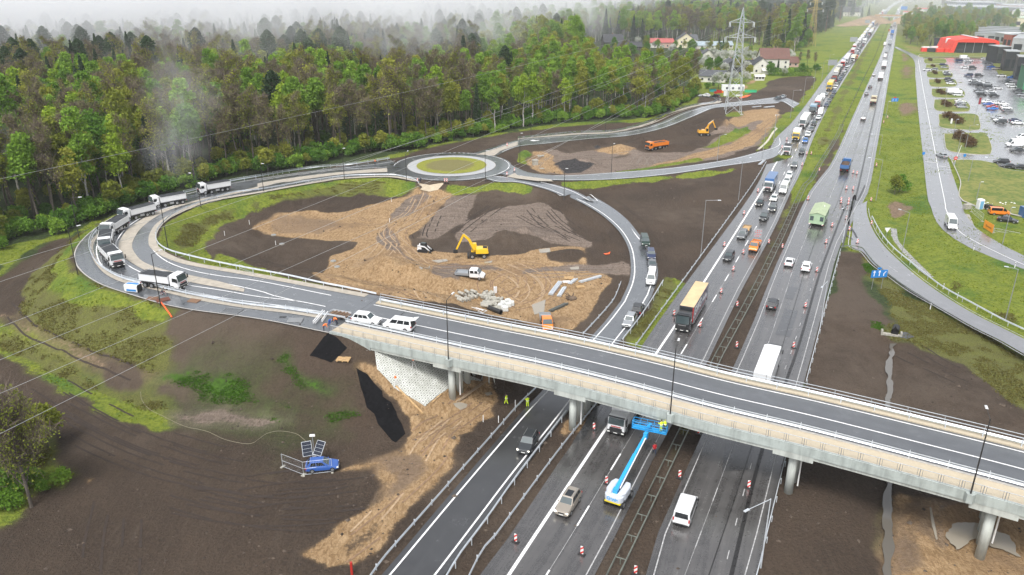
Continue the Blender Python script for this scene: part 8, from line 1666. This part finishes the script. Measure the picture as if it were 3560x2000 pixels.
# overturned cabin
r=empty('portable_cabin');MB().loft([[(x,y*s_,.62+z*s_) for y,z in ((-.62,-.45),(-.45,-.62),(.45,-.62),(.62,-.45),(.62,.45),(.45,.62),(-.45,.62),(-.62,.45))] for x,s_ in ((-1.25,.88),(-1.1,1),(.95,1),(1.0,1))]).build('shell',PC['white'],r,bevel=.02)
MB().box(1.0,1.06,-.56,.56,.06,1.18,.0,.06).build('base_plate',BLK,r);MB().box(-1.0,.9,-.3,.3,1.235,1.25).build('roof_stripe',BLUE,r);MB().box(-.8,.8,-.635,-.62,.25,.55).build('side_stripe',BLUE,r)
p=P(*C(5,'965,750')[0],7.45);r.location=p;r.rotation_euler=(0,0,math.radians(-12));r.scale=(1.15,)*3;tag(r,'white and blue portable cabin lying on its side on the path','portable cabin')
# solar monitoring car
rv('hatch:carblue',10,'360,690','555,672','bright blue hatchback loaded with solar panels beside the dark slope')
def solar():
 r=empty('solar_mast');MB().tube((0,0,0),(0,0,4.1),.05,n=6).build('mast',GREY,r)
 sol=mat('solar_glass',(.012,.016,.03),.12)
 for nm,x,a_,tilt in (('solar_panel',-.8,.25,1.15),('solar_panel',.75,-.5,.85)):
  q=MB().box(-.62,.62,-.95,.95,-.03,.03).build(nm,GALV,r);q.location=(x,-.2,2.35);q.rotation_euler=(tilt,0,a_);c=MB().box(-.57,.57,-.90,.90,.031,.045).build('cells',sol,q)
  for i in range(1,4):MB().box(-.57,.57,-.9+i*.45-.01,-.9+i*.45+.01,.0455,.05).build('cell_line',GALV,q)
 MB().box(-.35,.35,-.12,.12,4.05,4.3,.03,.03).build('camera',WH,r);MB().box(-.25,.25,-.2,.15,.9,1.5).build('control_box',WH,r);return r
r=solar();place(r,10,'405,640',math.radians(5),'solar panel mast with a white camera behind the blue hatchback','solar mast')
def fence(k,a,b,label,h=2.0):
 p,q=c1(k,a),c1(k,b);L=float(np.linalg.norm((q-p)[:2]));r=empty('fence_panel',p,math.atan2(q[1]-p[1],q[0]-p[0]),label,'fence panel');f=MB()
 for z in (.1,h/2,h):f.tube((0,0,z),(L,0,z),.022,n=5)
 for x in (0,L):f.tube((x,0,0),(x,0,h),.03,n=5)
 f.build('frame',GALV,r);g=MB();[g.tube((x,0,.1),(x,0,h),.006,n=3,cap=False) for x in np.linspace(.2,L-.2,int(L/.2))];g.build('mesh',GALV,r)
 for x in (0,L):MB().box(x-.15,x+.15,-.35,.35,0,.12).build('foot',RC1,r)
fence(10,'172,670','322,728','leftmost mesh fence panel beside the blue hatchback');fence(10,'322,730','528,705','mesh fence panel in front of the blue hatchback');fence(8,'1480,180','1560,250','wire fence panel left of the orange banner');fence(5,'1725,610','1820,640','mesh fence panel on the grass inside the loop',1.4);fence(8,'1640,330','1830,340','wire fence panel right of the orange banner',1.2)
# culvert, banner, toilet, bin
o=MB().tube((-1.2,0,.5),(1.2,0,.35),.62,n=16,cap=False).tube((-1.2,0,.5),(1.2,0,.35),.55,n=16,cap=False).add([(-1.2,-.6,0),(-1.2,.6,0),(-1.9,0,1.9),(-1.22,-.6,0),(-1.22,.6,0),(-1.92,0,1.9)],[(0,1,2),(5,4,3)]).build('culvert_pipe',BLK);place(o,8,'935,1040',math.radians(60),'black culvert pipe mouth at the head of the water ditch','culvert pipe')
o=MB().box(-1.6,1.6,-.3,.3,0,.35).box(-1.7,-1.4,-.4,.4,0,.9).box(1.4,1.7,-.4,.4,0,.9).build('culvert_headwall',RC1);place(o,8,'905,1068',math.radians(-20),'concrete headwall across the water ditch below the culvert pipe','headwall')
p,q=c1(8,'1565,300'),c1(8,'1632,335');r=empty('banner',(p+q)/2,math.atan2(q[1]-p[1],q[0]-p[0]),'orange banner with black lettering on the muddy lot fence','banner');L=float(np.linalg.norm((q-p)[:2]));MB().box(-L/2,L/2,-.03,.03,.2,2.2).build('cloth',mat('banner_orange',(.85,.33,.02),.6),r);text('Ramirent',.72,BLK,r,(.1,-.045,1.1),(math.pi/2,0,0));[MB().tube((x,.05,0),(x,.05,2.3),.04,n=6).build('post',GREY,r) for x in (-L/2,L/2)]
r=empty('portable_toilet');MB().box(-.6,.6,-.6,.6,0,2.1,.03,.03).build('cabin',PC['white'],r,bevel=.04);MB().box(-.62,.62,-.62,.62,2.1,2.35,.15,.15).build('roof',WH,r);MB().box(-.4,.4,-.625,-.6,.1,1.95).build('door',mat('toilet_blue',(.16,.38,.58),.5),r);place(r,8,'1538,158',.1,'white and blue portable toilet beside the orange minivan','portable toilet');r.scale=(1.15,)*3
o=MB().box(-.8,.8,-.5,.5,0,1.1,.05,.05).box(-.85,.85,-.55,.55,1.1,1.22).build('waste_bin',BLK);place(o,8,'1597,160',0,'black waste bin between the toilet and the orange minivan','bin')
o=MB().box(-.9,.9,-.6,.6,0,1.3,.03,.03).build('concrete_block',RC1,bevel=.03);place(o,8,'1448,158',.2,'pale concrete block by the side road left of the toilet','concrete block')
mb=MB();[mb.ball((rt.uniform(-5,5),rt.uniform(-1,1),.1),rt.uniform(.15,.4),n=6,m=4) for i in range(26)];o=mb.build('rubble',WH);p=c1(8,'1690,128');o.location=p;tag(o,kind='stuff')
o=MB().box(-.9,.9,-1.2,1.2,0,2.6).build('blue_container',PC['tblue']);place(o,8,'1860,215',0,'blue container at the right frame edge beside the muddy lot','container')
# sundry litter and clods
vs=[];rr2=np.random.default_rng(3)
kk=np.where((np.hypot(TV_[:,0],TV_[:,1])<260)&(TW_[:,[1,2,7]].sum(1)<.3)&(np.abs(TV_[:,0])/(TV_[:,1]+25)<.75))[0];pr=np.hypot(TV_[kk,0],TV_[kk,1])**1.0;kk=rr2.choice(kk,5200,p=pr/pr.sum());mb=MB()
oct_v=np.array([(1,0,0),(0,1,0),(-1,0,0),(0,-1,0),(0,0,.7),(0,0,-.4)]);oct_f=np.array([(0,1,4),(1,2,4),(2,3,4),(3,0,4),(1,0,5),(2,1,5),(3,2,5),(0,3,5)])
c=TV_[kk]+np.c_[rr2.uniform(-.4,.4,(len(kk),2)),np.zeros(len(kk))];s_=rr2.gamma(2.0,.045,len(kk))+.04;V=(c[:,None]+oct_v[None]*s_[:,None,None]*rr2.uniform(.6,1.3,(len(kk),6,1))).reshape(-1,3);F=(np.arange(len(kk))[:,None,None]*6+oct_f[None]).reshape(-1,3)
ok=hz(c[:,0],c[:,1])
clm=NT('clods');clm.set(clm.b.inputs['Base Color'],clm.mix(clm.ramp(clm.noise(.8,3,clm.geo()),.4,.6),(.035,.025,.018),(.105,.08,.06)));clm.b.inputs['Roughness'].default_value=.9
me=bpy.data.meshes.new('clods');me.from_pydata(V.tolist(),[],F.tolist());me.materials.append(clm.m);o=bpy.data.objects.new('clods',me);COL.objects.link(o);tag(o,kind='stuff')
# grass tufts on the verges and banks
def tufts(name,chans,n,m,size,maxd,seed,wmin=.45):
 r_=np.random.default_rng(seed);W_=TW_[:,chans].sum(1);dd=np.hypot(TV_[:,0],TV_[:,1]);ax=np.abs(TV_[:,0])/(TV_[:,1]*cT+CAMH*sT)
 k=np.where((W_>wmin)&(dd<maxd)&(ax<.68))[0];n1_=fbm(TV_[k,0],TV_[k,1],4,3,seed);k=k[n1_>.44];pr=np.hypot(TV_[k,0],TV_[k,1]);pr=pr*pr;k=r_.choice(k,n,p=pr/pr.sum())
 c=TV_[k]+np.c_[r_.uniform(-.5,.5,(n,2)),np.zeros(n)];a=r_.uniform(0,6.28,n);s=size*r_.uniform(.5,1.5,n);d=np.c_[np.cos(a),np.sin(a),np.zeros(n)]*s[:,None];u=np.c_[r_.normal(0,.25,(n,2)),np.ones(n)]*s[:,None]*.9
 V=np.stack([c-d*.7,c+d*.7,c+d*.5+u,c-d*.4+u*.8],1).reshape(-1,3);V[:,2]-=.03;me=bpy.data.meshes.new(name);me.from_pydata(V.tolist(),[],np.arange(4*n).reshape(-1,4).tolist());me.materials.append(m);o=bpy.data.objects.new(name,me);COL.objects.link(o);tag(o,kind='stuff')
GR1=leafmat('grass_blades',(.09,.15,.015),(.24,.28,.03));GR2=leafmat('dry_weeds',(.12,.11,.03),(.24,.22,.07));GR3=leafmat('young_grass',(.035,.09,.008),(.07,.16,.015))
tufts('grass',[1],42000,GR1,.17,420,11);tufts('weeds',[2],30000,GR2,.17,330,12,.4);tufts('young_grass',[5],9000,GR3,.12,200,13,.3)
# ---------------- village ----------------
def wallm(n,c):return mat('wall_'+n,c,.75,var=.08,vsc=.8)
def roofm(n,c):return mat('roof_'+n,c,.6,var=.2,vsc=1.2)
WN=mat('house_window',(.03,.035,.045),.12);WF=mat('window_trim',(.55,.53,.5),.5)
def house(k,s,w,d,hw,hr,az,wm,rm,label,gable='x',nwin=3,storeys=1,chim=1,name='house',cat='house',half=False):
 "ridge along local x (gable='x') or y; base point at the middle of the front wall"
 p=c1(k,s);ca,sa=math.cos(az),math.sin(az);r=empty(name,(p[0]-sa*d/2,p[1]+ca*d/2,p[2]),az,label,cat);W2,D2=w/2,d/2;ht=hw+hr
 if gable=='x':v=[(-W2,-D2,-.5),(W2,-D2,-.5),(W2,D2,-.5),(-W2,D2,-.5),(-W2,-D2,hw),(W2,-D2,hw),(W2,D2,hw),(-W2,D2,hw),(-W2,0,ht),(W2,0,ht)];f=[(0,1,5,4),(2,3,7,6),(1,2,6,9,5),(3,0,4,8,7),(3,2,1,0),(4,5,9,8),(6,7,8,9)]
 else :v=[(-W2,-D2,-.5),(W2,-D2,-.5),(W2,D2,-.5),(-W2,D2,-.5),(-W2,-D2,hw),(W2,-D2,hw),(W2,D2,hw),(-W2,D2,hw),(0,-D2,ht),(0,D2,ht)];f=[(1,2,6,5),(3,0,4,7),(0,1,5,8,4),(2,3,7,9,6),(3,2,1,0),(5,6,9,8),(7,4,8,9)]
 MB().add(v,f).build('wall',wm,r);o=.45;t=.18;rb=MB()
 for q in (-1,1):
  if gable=='x':e=hr/D2*o;rb.hexa([(-W2-o,0,ht+.02),(W2+o,0,ht+.02),(W2+o,q*(D2+o),hw-e+.02),(-W2-o,q*(D2+o),hw-e+.02),(-W2-o,0,ht+t),(W2+o,0,ht+t),(W2+o,q*(D2+o),hw-e+t),(-W2-o,q*(D2+o),hw-e+t)])
  else :e=hr/W2*o;rb.hexa([(0,-D2-o,ht+.02),(0,D2+o,ht+.02),(q*(W2+o),D2+o,hw-e+.02),(q*(W2+o),-D2-o,hw-e+.02),(0,-D2-o,ht+t),(0,D2+o,ht+t),(q*(W2+o),D2+o,hw-e+t),(q*(W2+o),-D2-o,hw-e+t)])
 ro=rb.build('roof',rm,r)
 for i in range(chim):MB().box(-.35+i*2,.35+i*2,.5,1.1,ht-1.2,ht+.9).build('chimney',mat('chimney_brick',(.30,.20,.15),.8),ro)
 for st in range(storeys):
  for i in range(nwin):
   x=-W2+w*(i+.5)/nwin;z=.9+st*2.7
   if z+1.3>hw+.1:continue
   fr=MB().box(x-.62,x+.62,-D2-.06,-D2+.02,z-.05,z+1.35).build('window',WF,r);MB().box(x-.52,x+.52,-D2-.08,-D2-.055,z+.04,z+1.26).build('pane',WN,fr)
  for s_ in (-1,1):y=0;z=.9+st*2.7;fr=MB().box(s_*W2-.04,s_*W2+.06 if s_>0 else s_*W2+.02,y-.6,y+.6,z,z+1.3).build('window',WF,r);MB().box(s_*W2+.055 if s_>0 else s_*W2-.07,s_*W2+.08 if s_>0 else s_*W2-.045,y-.5,y+.5,z+.1,z+1.2).build('pane',WN,fr)
 if gable=='y':z=hw+.1;fr=MB().box(-.55,.55,-D2-.06,-D2+.02,z,z+1.2).build('window',WF,r);MB().box(-.45,.45,-D2-.08,-D2-.055,z+.08,z+1.12).build('pane',WN,fr)
 return r
W_=wallm('white',(.62,.60,.55));WC=wallm('cream',(.66,.60,.42));WG=wallm('dark_grey',(.09,.095,.10));WD=wallm('dark_timber',(.06,.05,.045));WP=wallm('pinkish',(.50,.34,.28))
RG=roofm('slate',(.075,.08,.088));RB=roofm('brown',(.13,.06,.045));RP=roofm('red_pink',(.38,.10,.09));RBG=roofm('pale_blue',(.30,.36,.40));RD=roofm('dark',(.035,.037,.042))
house(3,'690,352',15,11,5.0,5.0,.1,WD,RD,'dark timber house with a steep grey roof, furthest left behind the grove','x');house(3,'800,360',18,8,2.5,3.0,-.05,WD,RD,'long low dark roof right of the dark timber house')
house(3,'985,345',14,9,4.0,2.6,-.05,W_,RP,'white house with a pink-red roof, left half of the pair');house(3,'1075,345',10,9,4.0,2.4,.1,WP,RP,'small pink-roofed house right of the long pink-red roof')
house(3,'1205,345',13,11,6.0,4.5,-.1,WC,RG,'cream two-storey house with a slate gable facing the road','y',2,2);house(3,'1250,335',9,10,5.0,3.5,.05,WC,RG,'cream side wing attached right of the gabled cream house')
house(3,'1400,355',24,9,2.8,2.4,-.05,W_,RBG,'long low house with a pale blue roof behind the orchard');house(3,'1500,350',10,7,2.6,2.4,.15,W_,RBG,'small pale blue roof right of the dark conifer')
house(3,'1365,440',11,10,2.8,4.2,-.08,W_,RG,'small white gabled cottage with a slate roof in the orchard','y',2);house(3,'1275,432',11,7,2.6,2.2,.1,WP,RB,'low brown-roofed shed at the grove edge');house(3,'1300,425',8,7,3,2.6,0,WD,RD,'small dark shed left of the white gabled cottage')
house(3,'1545,520',12,9,3.4,4.0,.12,WG,RG,'dark grey cottage behind the pylon','y',1);house(3,'1395,592',14,10,3.2,2.6,-.2,W_,RG,'low white bungalow with a wide grey roof beside the grove','x',4)
house(4,'65,500',17,11,6.4,5.5,-.06,W_,RB,'big white house with a brown roof nearest the highway meadow','x',4,2,2);house(3,'1750,530',12,11,3.8,5.0,-.1,W_,RD,'white cottage with a dark slate roof in front of the big brown roof','y',2,1);house(3,'1700,515',8,9,3.0,3.2,.1,W_,RD,'low white side wing with a dark roof left of the slate cottage')
house(4,'178,482',10,8,2.8,3.0,-.1,WP,RB,'low reddish outbuilding right of the big brown roof');house(4,'20,535',6,4,2.0,1.0,0,W_,W_,'little white garden shed in front of the slate cottage',chim=0);house(3,'1738,580',5,3,2.2,.8,0,W_,W_,'small white shed by the sandy path',chim=0)
house(4,'600,118',30,16,5,5,-.1,W_,RD,'distant farmhouse with dark roofs beside the highway',nwin=4);house(4,'648,108',20,14,4,4,.1,WG,RD,'distant dark barn right of the farmhouse')
r=empty('site_container',c1(3,'1545,655'),-.12,'white site container beside the pylon','container');MB().box(-5.6,5.6,0,2.6,.1,3.0).build('shell',PC['white'],r,bevel=.03);[MB().box(x-.5,x+.5,-.04,.0,.9,1.9).build('window',WN,r) for x in (-3,0,3)];MB().box(4.4,5.2,-.04,0,.15,2.2).build('door',SGREY,r)
for k,s,nm,c,sz,lb,ct in ((3,'1485,690','portable_toilet',PC['white'],(1.1,1.1,2.4),'white portable toilet in the yard near the pylon','portable toilet'),(3,'1498,688','portable_toilet',PC['white'],(1.1,1.1,2.4),'second white portable toilet, right one in the yard near the pylon','portable toilet'),(3,'1400,660','skip_container',mat('turquoise',(.02,.25,.25),.5),(3,2,1.3),'turquoise skip in the yard beside the grove','skip'),(3,'1672,665','net_fence',mat('net_green',(.04,.42,.20),.6),(6,.3,1.3),'green net fence on the meadow right of the pylon','fence'),(3,'1445,668','machine_box',PC['red'],(2.5,1.6,1.5),'red plant box in the yard near the pylon','machine box'),(3,'1420,672','material_heap',PC['red'],(1.4,1.2,1.0),'small red crate stack in the yard near the pylon','crates'),(3,'1470,668','material_heap',PC['orange'],(1.6,1.2,1.0),'orange crate stack in the yard near the pylon','crates'),(3,'1590,690','material_heap',WH,(3,1.6,.8),'white pallet row right of the pylon','pallets')):
 p=c1(k,s);a,b,c_=sz;o=MB().box(-a/2,a/2,-b/2,b/2,0,c_,.05,.03).box(-a/2-.05,a/2+.05,-b/2-.05,b/2+.05,c_*.92,c_).build(nm,c,bevel=.03);o.location=p;tag(o,lb,ct)
 # garden hedges (one clipped hedge each)
def hedge(k,a,b,h,label):
 p,q=c1(k,a),c1(k,b);L=float(np.linalg.norm((q-p)[:2]));r_=np.random.default_rng(int(L*10));n=int(L*70);c=np.c_[r_.uniform(0,L,n),r_.uniform(-.7,.7,n),r_.uniform(0,h,n)];V,F=leafquads(r_,c,None,.22);me=npmesh('hedge',V,F,LF['mid']);o=bpy.data.objects.new('hedge',me);COL.objects.link(o);o.location=p;o.rotation_euler=(0,0,math.atan2(q[1]-p[1],q[0]-p[0]));tag(o,label,'hedge')
hedge(4,'20,545','330,548',2.0,'clipped hedge along the garden lawn, nearer the field');hedge(4,'60,518','340,520',2.4,'clipped hedge behind the garden lawn, nearer the white house');hedge(3,'1500,640','1580,612',1.4,'low hedge behind the white site container')
# ---------------- commercial quarter ----------------
RED_=mat('red_cladding',(.72,.055,.03),.5,var=.08,vsc=.3);DGL=mat('curtain_glass',(.03,.035,.04),.15);BCL=mat('black_cladding',(.03,.033,.037),.45,var=.15,vsc=.3);LGR=mat('light_roofing',(.34,.36,.37),.5,var=.1,vsc=.2);GRN=mat('green_logo',(.08,.5,.08),.5)
def P0(k,s):return P(*C(k,s)[0],0)
def block(k,a,b,depth,h,wm,rm,label,name='commercial_building',band=None,par=.5):
 p,q=P0(k,a),P0(k,b);L=float(np.linalg.norm((q-p)[:2]));r=empty(name,p,math.atan2(q[1]-p[1],q[0]-p[0]),label,'building');MB().box(0,L,0,depth,-.3,h).build('wall',wm,r)
 MB().box(-.2,L+.2,-.2,depth+.2,h,h+.35).build('roof',rm,r)
 n=max(2,int(L/7))
 for i in range(n):x0=L*(i+.18)/n;x1=L*(i+.82)/n;MB().box(x0,x1,-.06,.0,h*.15,h*.60).build('window',DGL,r)
 if band:MB().box(0,L,-.12,-.0,h*.70,h*.95).build('fascia_band',band,r)
 return r
r=empty('showroom',P0(4,'1500,382'),math.radians(-3),'red arched showroom with dark glass front','building');L=30
MB().box(-14,14,2,24,0,7).build('glass_hall',DGL,r)
prof=[(-17,0),(-14.5,8.5),(-9,9.5),(2,10.3),(13,9.2),(16,8),(18,0),(15.5,0),(14,7),(-12.5,7.4),(-14.2,0)]
mb=MB();n=len(prof);mb.add([(x,0,z) for x,z in prof]+[(x,24,z) for x,z in prof],[(i,(i+1)%n,n+(i+1)%n,n+i) for i in range(n)]+[(0,1,9,10),(1,2,9),(2,3,9),(3,8,9),(3,4,8),(4,5,8),(5,6,7,8),(n+10,n+9,n+1,n),(n+9,n+2,n+1),(n+9,n+3,n+2),(n+9,n+8,n+3),(n+8,n+4,n+3),(n+8,n+5,n+4),(n+8,n+7,n+6,n+5)]);mb.build('red_portal',RED_,r)
for x in (-6,0,6):MB().box(x-.15,x+.15,1.85,1.99,0,7).build('mullion',SGREY,r)
MB().hexa([(-1,-.3,10.4),(1,-.3,10.4),(1.6,24,10.5),(-.4,24,10.5),(-1,-.3,10.7),(1,-.3,10.7),(1.6,24,10.8),(-.4,24,10.8)]).build('skylight',WH,r)
block(4,'1322,352','1440,345',14,6.5,mat('navy_cladding',(.045,.055,.075),.4),BCL,'dark blue-grey flat office left of the red showroom')
for i,x in enumerate((1300,1390,1410)):p=P0(4,f'{x},368');o=MB().tube((-3.5,0,1.6),(3.5,0,1.6),1.4,n=14).build('storage_tank',mat('tank_grey',(.30,.33,.36),.4,.3)) if i else MB().tube((0,0,0),(0,0,9),1.6,n=14).build('silo',WH);o.location=p;tag(o,('white upright silo left of the dark office','left lying grey tank in the storage yard','right lying grey tank in the storage yard')[i],('silo','tank','tank')[i])
for i,(x0,x1,y,m,lb) in enumerate(((1125,1165,372,RED_,'red container at the left end of the storage yard'),(1170,1230,374,BCL,'black container second from left in the storage yard'),(1232,1290,376,RED_,'red container in the middle of the storage yard'),(1292,1368,378,RED_,'long red container right of the middle in the storage yard'),(1130,1180,362,WH,'white container behind the left red one in the storage yard'),(1190,1245,360,WH,'white container second in the rear row of the storage yard'),(1250,1300,360,SGREY,'grey container third in the rear row of the storage yard'),(1370,1420,380,BCL,'black container at the right end of the storage yard'))):
 p,q=P0(4,f'{x0},{y}'),P0(4,f'{x1},{y}');L=q[0]-p[0];o=MB().box(0,L,0,2.4,0,2.6).box(.2,L-.2,-.05,2.45,.3,.5).build('container',m,bevel=.04);o.location=p;tag(o,lb,'container')
block(4,'1655,455','1745,455',12,10,BCL,LGR,'black slab building farthest of the stepped row by the car park');block(4,'1705,508','1800,512',12,11,BCL,LGR,'black slab building with a green logo, second of the stepped row');block(4,'1785,572','1900,578',12,12,BCL,LGR,'black slab building third of the stepped row');block(4,'1845,645','2000,652',14,11,mat('green_cladding2',(.05,.20,.10),.5),BCL,'green-banded black building at the right frame edge',band=GRN)
p=P0(4,'1712,505');o=MB().box(0,2.5,-.4,-.1,7.5,9.5).build('logo_panel',GRN);o.location=p;tag(o,'green logo panel on the second black slab','sign')
block(4,'1640,300','1770,318',30,7,LGR,mat('white_roof',(.55,.56,.56),.5),'white-roofed hall behind the black slabs');block(4,'1700,335','1760,340',20,9,mat('rust_box',(.28,.08,.05),.6),LGR,'reddish-brown hall behind the black slabs');block(4,'1760,370','1950,380',60,9,LGR,LGR,'wide grey flat-roofed hall at the right frame edge')
for i in range(5):block(4,f'1505,{278-i*13}',f'1830,{290-i*13}',7,4.5,LGR,mat('ribbed_roof',(.26,.28,.30),.5),f'long low grey storage shed, row {("first", "second", "third", "fourth", "fifth")[i]} from the front behind the scrub','storage_shed')
NV=mat('navy_wall',(.03,.05,.10),.5)
for a,b,d,h,wm,rm,lb in (('1330,105','1700,112',60,9,NV,LGR,'long navy warehouse with a pale roof in the far industrial area'),('1370,75','1690,78',50,10,NV,LGR,'second navy warehouse behind the first, pale roof'),('1500,95','1900,108',40,8,WG,LGR,'dark grey warehouse right of the navy ones'),('1760,150','2000,158',60,10,W_,LGR,'pale warehouse at the right frame edge'),('1740,95','1990,98',50,9,mat('red_wall',(.35,.08,.06),.6),LGR,'dull red warehouse at the far right'),('1780,190','1900,195',40,8,WC,mat('green_roof2',(.42,.50,.36),.5),'pale green-roofed hall at the right frame edge'),('985,125','1095,128',16,6,W_,mat('red_flag_roof',(.55,.08,.05),.5),'white filling station with red canopy beside the far highway'),('1060,105','1140,108',18,7,W_,RED_,'second red-roofed filling station building beside the far highway'),('1330,15','1400,16',60,20,W_,LGR,'faint distant block on the horizon'),('1400,60','1500,62',60,9,W_,LGR,'distant pale hall before the navy warehouses')):block(4,a,b,d,h,wm,rm,lb)
# overpass across the far highway
r=empty('overpass',P0(4,'780,160'),0,'sandy-railed footbridge crossing the highway far away','bridge');a,b=P0(4,'780,160'),P0(4,'1010,165');SND=mat('sand_rail',(.42,.28,.16),.8,var=.2,vsc=.5)
d=b-a;MB().bar((0,0,6.2),(d[0],d[1],6.2),7,1.2).build('deck',CONC2,r);u_=d/np.linalg.norm(d);nn=np.array((-u_[1],u_[0],0))
for s in (-1,1):q0=nn*3.4*s;MB().bar((q0[0],q0[1],7.3),(d[0]+q0[0],d[1]+q0[1],7.3),.3,1.2).build('parapet',SND,r)
for f_ in (.14,.47,.78):q=d*f_;MB().tube((q[0],q[1],-.3),(q[0],q[1],5.7),.9,n=10).build('pier',CONC2,r)
for nm,(q,e) in dict(ramp_left=(a,P0(4,'540,190')),ramp_right=(b,P0(4,'1130,180'))).items():
 v=e-q;L=np.linalg.norm(v);u2=v/L;n2=np.array((-u2[1],u2[0],0));t_,w2=5,22
 V=[q+n2*t_+np.array((0,0,6.8)),q-n2*t_+np.array((0,0,6.8)),q-n2*w2,q+n2*w2,e+n2*6,e-n2*6];o=mobj('embankment',[x-a for x in V],[(0,1,5,4),(1,2,5),(0,4,3),(0,3,2,1)],mat('embankment_earth',(.30,.21,.13),.9,var=.25,vsc=.1),r)
r=empty('flagpole',c1(4,'1497,900'),0,'flagpole with a dark red flag on the car park lawn','flagpole');MB().tube((0,0,0),(0,0,11),.07,n=6).build('pole',GREY,r);MB().box(0,.9,-.03,.03,8.2,10.8).build('flag',mat('dark_red_flag',(.25,.02,.03),.7),r)
for k,s,lb in ((4,'1335,890','white ticket box beside the shrubs on the second nearest lawn'),):p=c1(k,s,.15);o=MB().box(-.3,.3,-.25,.25,0,1.9,.03,.03).build('ticket_box',WH,bevel=.03);o.location=p;tag(o,lb,'ticket box')
r=empty('barrier_gate',c1(4,'1358,1185'),0,'white and red barrier pole raised at the car park entrance','barrier');MB().box(-.2,.2,-.2,.2,0,1.1).build('housing',SGREY,r);MB().tube((0,0,1),(1.2,.3,6.2),.07,n=6).build('boom',WH,r)
# ---------------- haze and mist ----------------
HAZE=.00011
def vol(name,density,col,aniso=0.0):
 t=NT(name);t.t.nodes.remove(t.b);v=t.t.nodes.new('ShaderNodeVolumePrincipled')
 v.inputs['Color'].default_value=(*col,1);v.inputs['Density'].default_value=density;v.inputs['Anisotropy'].default_value=aniso
 t.t.links.new(v.outputs[0],t.out.inputs['Volume']);return t,v
t,v=vol('haze',HAZE,(.93,.96,1.0))
o=MB().box(-4500,4500,-60,6000,-6,62).build('haze',t.m);tag(o,kind='stuff')
# low cloud drifting over the wood: denser away from the road, torn into patches
t,v=vol('mist',.005,(.97,.98,1.0));pos=t.geo()
sx=t.n('SeparateXYZ');t.set(sx.inputs[0],pos);x_,y_,z_=sx.outputs
g=t.math('SUBTRACT',y_,t.math('MULTIPLY',t.math('MAXIMUM',t.math('ADD',x_,60),0),2.3))
nz=t.noise(.013,4,t.mapv(pos,(1,.8,2.2)),.6,.4);nl=t.noise(.0045,3,pos,.5)
edge=t.math('ADD',g,t.math('MULTIPLY_ADD',nl,620,-310))
f=t.ramp(edge,215,700);patch=t.ramp(t.math('ADD',nz,t.math('MULTIPLY',f,.30)),.45,.76)
hgt=t.ramp(z_,4,26);dens=t.math('MULTIPLY',t.math('MULTIPLY',f,patch),t.math('MULTIPLY_ADD',hgt,.75,.25))
thin=t.math('MULTIPLY',t.math('MULTIPLY',t.ramp(nz,.56,.74),t.ramp(g,240,360)),.004)
t.set(v.inputs['Density'],t.math('ADD',t.math('MULTIPLY',dens,.036),thin))
o=MB().hexa([(-900,180,1),(40,380,1),(420,1100,1),(-900,1400,1),(-900,180,58),(40,380,58),(420,1100,58),(-900,1400,58)]).build('mist',t.m);tag(o,kind='stuff')
def wisp(k,s,z,r,rz,d,seed):
 p=P(*C(k,s)[0],z);t,v=vol('mist_wisp',.01,(.97,.98,1.0));tc=t.n('TexCoord').outputs['Object']
 ln=t.n('VectorMath',_operation='LENGTH');t.set(ln.inputs[0],tc);fall=t.ramp(t.math('SUBTRACT',1.0,ln.outputs['Value']),.0,.75)
 n=t.noise(2.2,3,t.mapv(tc,(1,1,.6),(seed,0,0)),.6,.5);t.set(v.inputs['Density'],t.math('MULTIPLY',t.math('MULTIPLY',fall,t.ramp(n,.38,.7)),d))
 o=MB().ball((0,0,0),1,n=12,m=8).build('mist',t.m);o.location=p;o.scale=(r,r,rz);tag(o,kind='stuff')
wisp(1,'1290,900',24,9,18,.03,1);wisp(1,'1200,1080',17,9,9,.026,2);wisp(1,'1300,650',30,12,14,.03,3);wisp(1,'60,1080',16,14,7,.03,4)
t,v=vol('far_mist',.001,(.93,.96,1.0));sx=t.n('SeparateXYZ');t.set(sx.inputs[0],t.geo())
t.set(v.inputs['Density'],t.math('MULTIPLY',t.ramp(sx.outputs[1],380,1400),.0020))
o=MB().box(60,1700,330,3200,-2,59).build('mist',t.m);tag(o,kind='stuff')
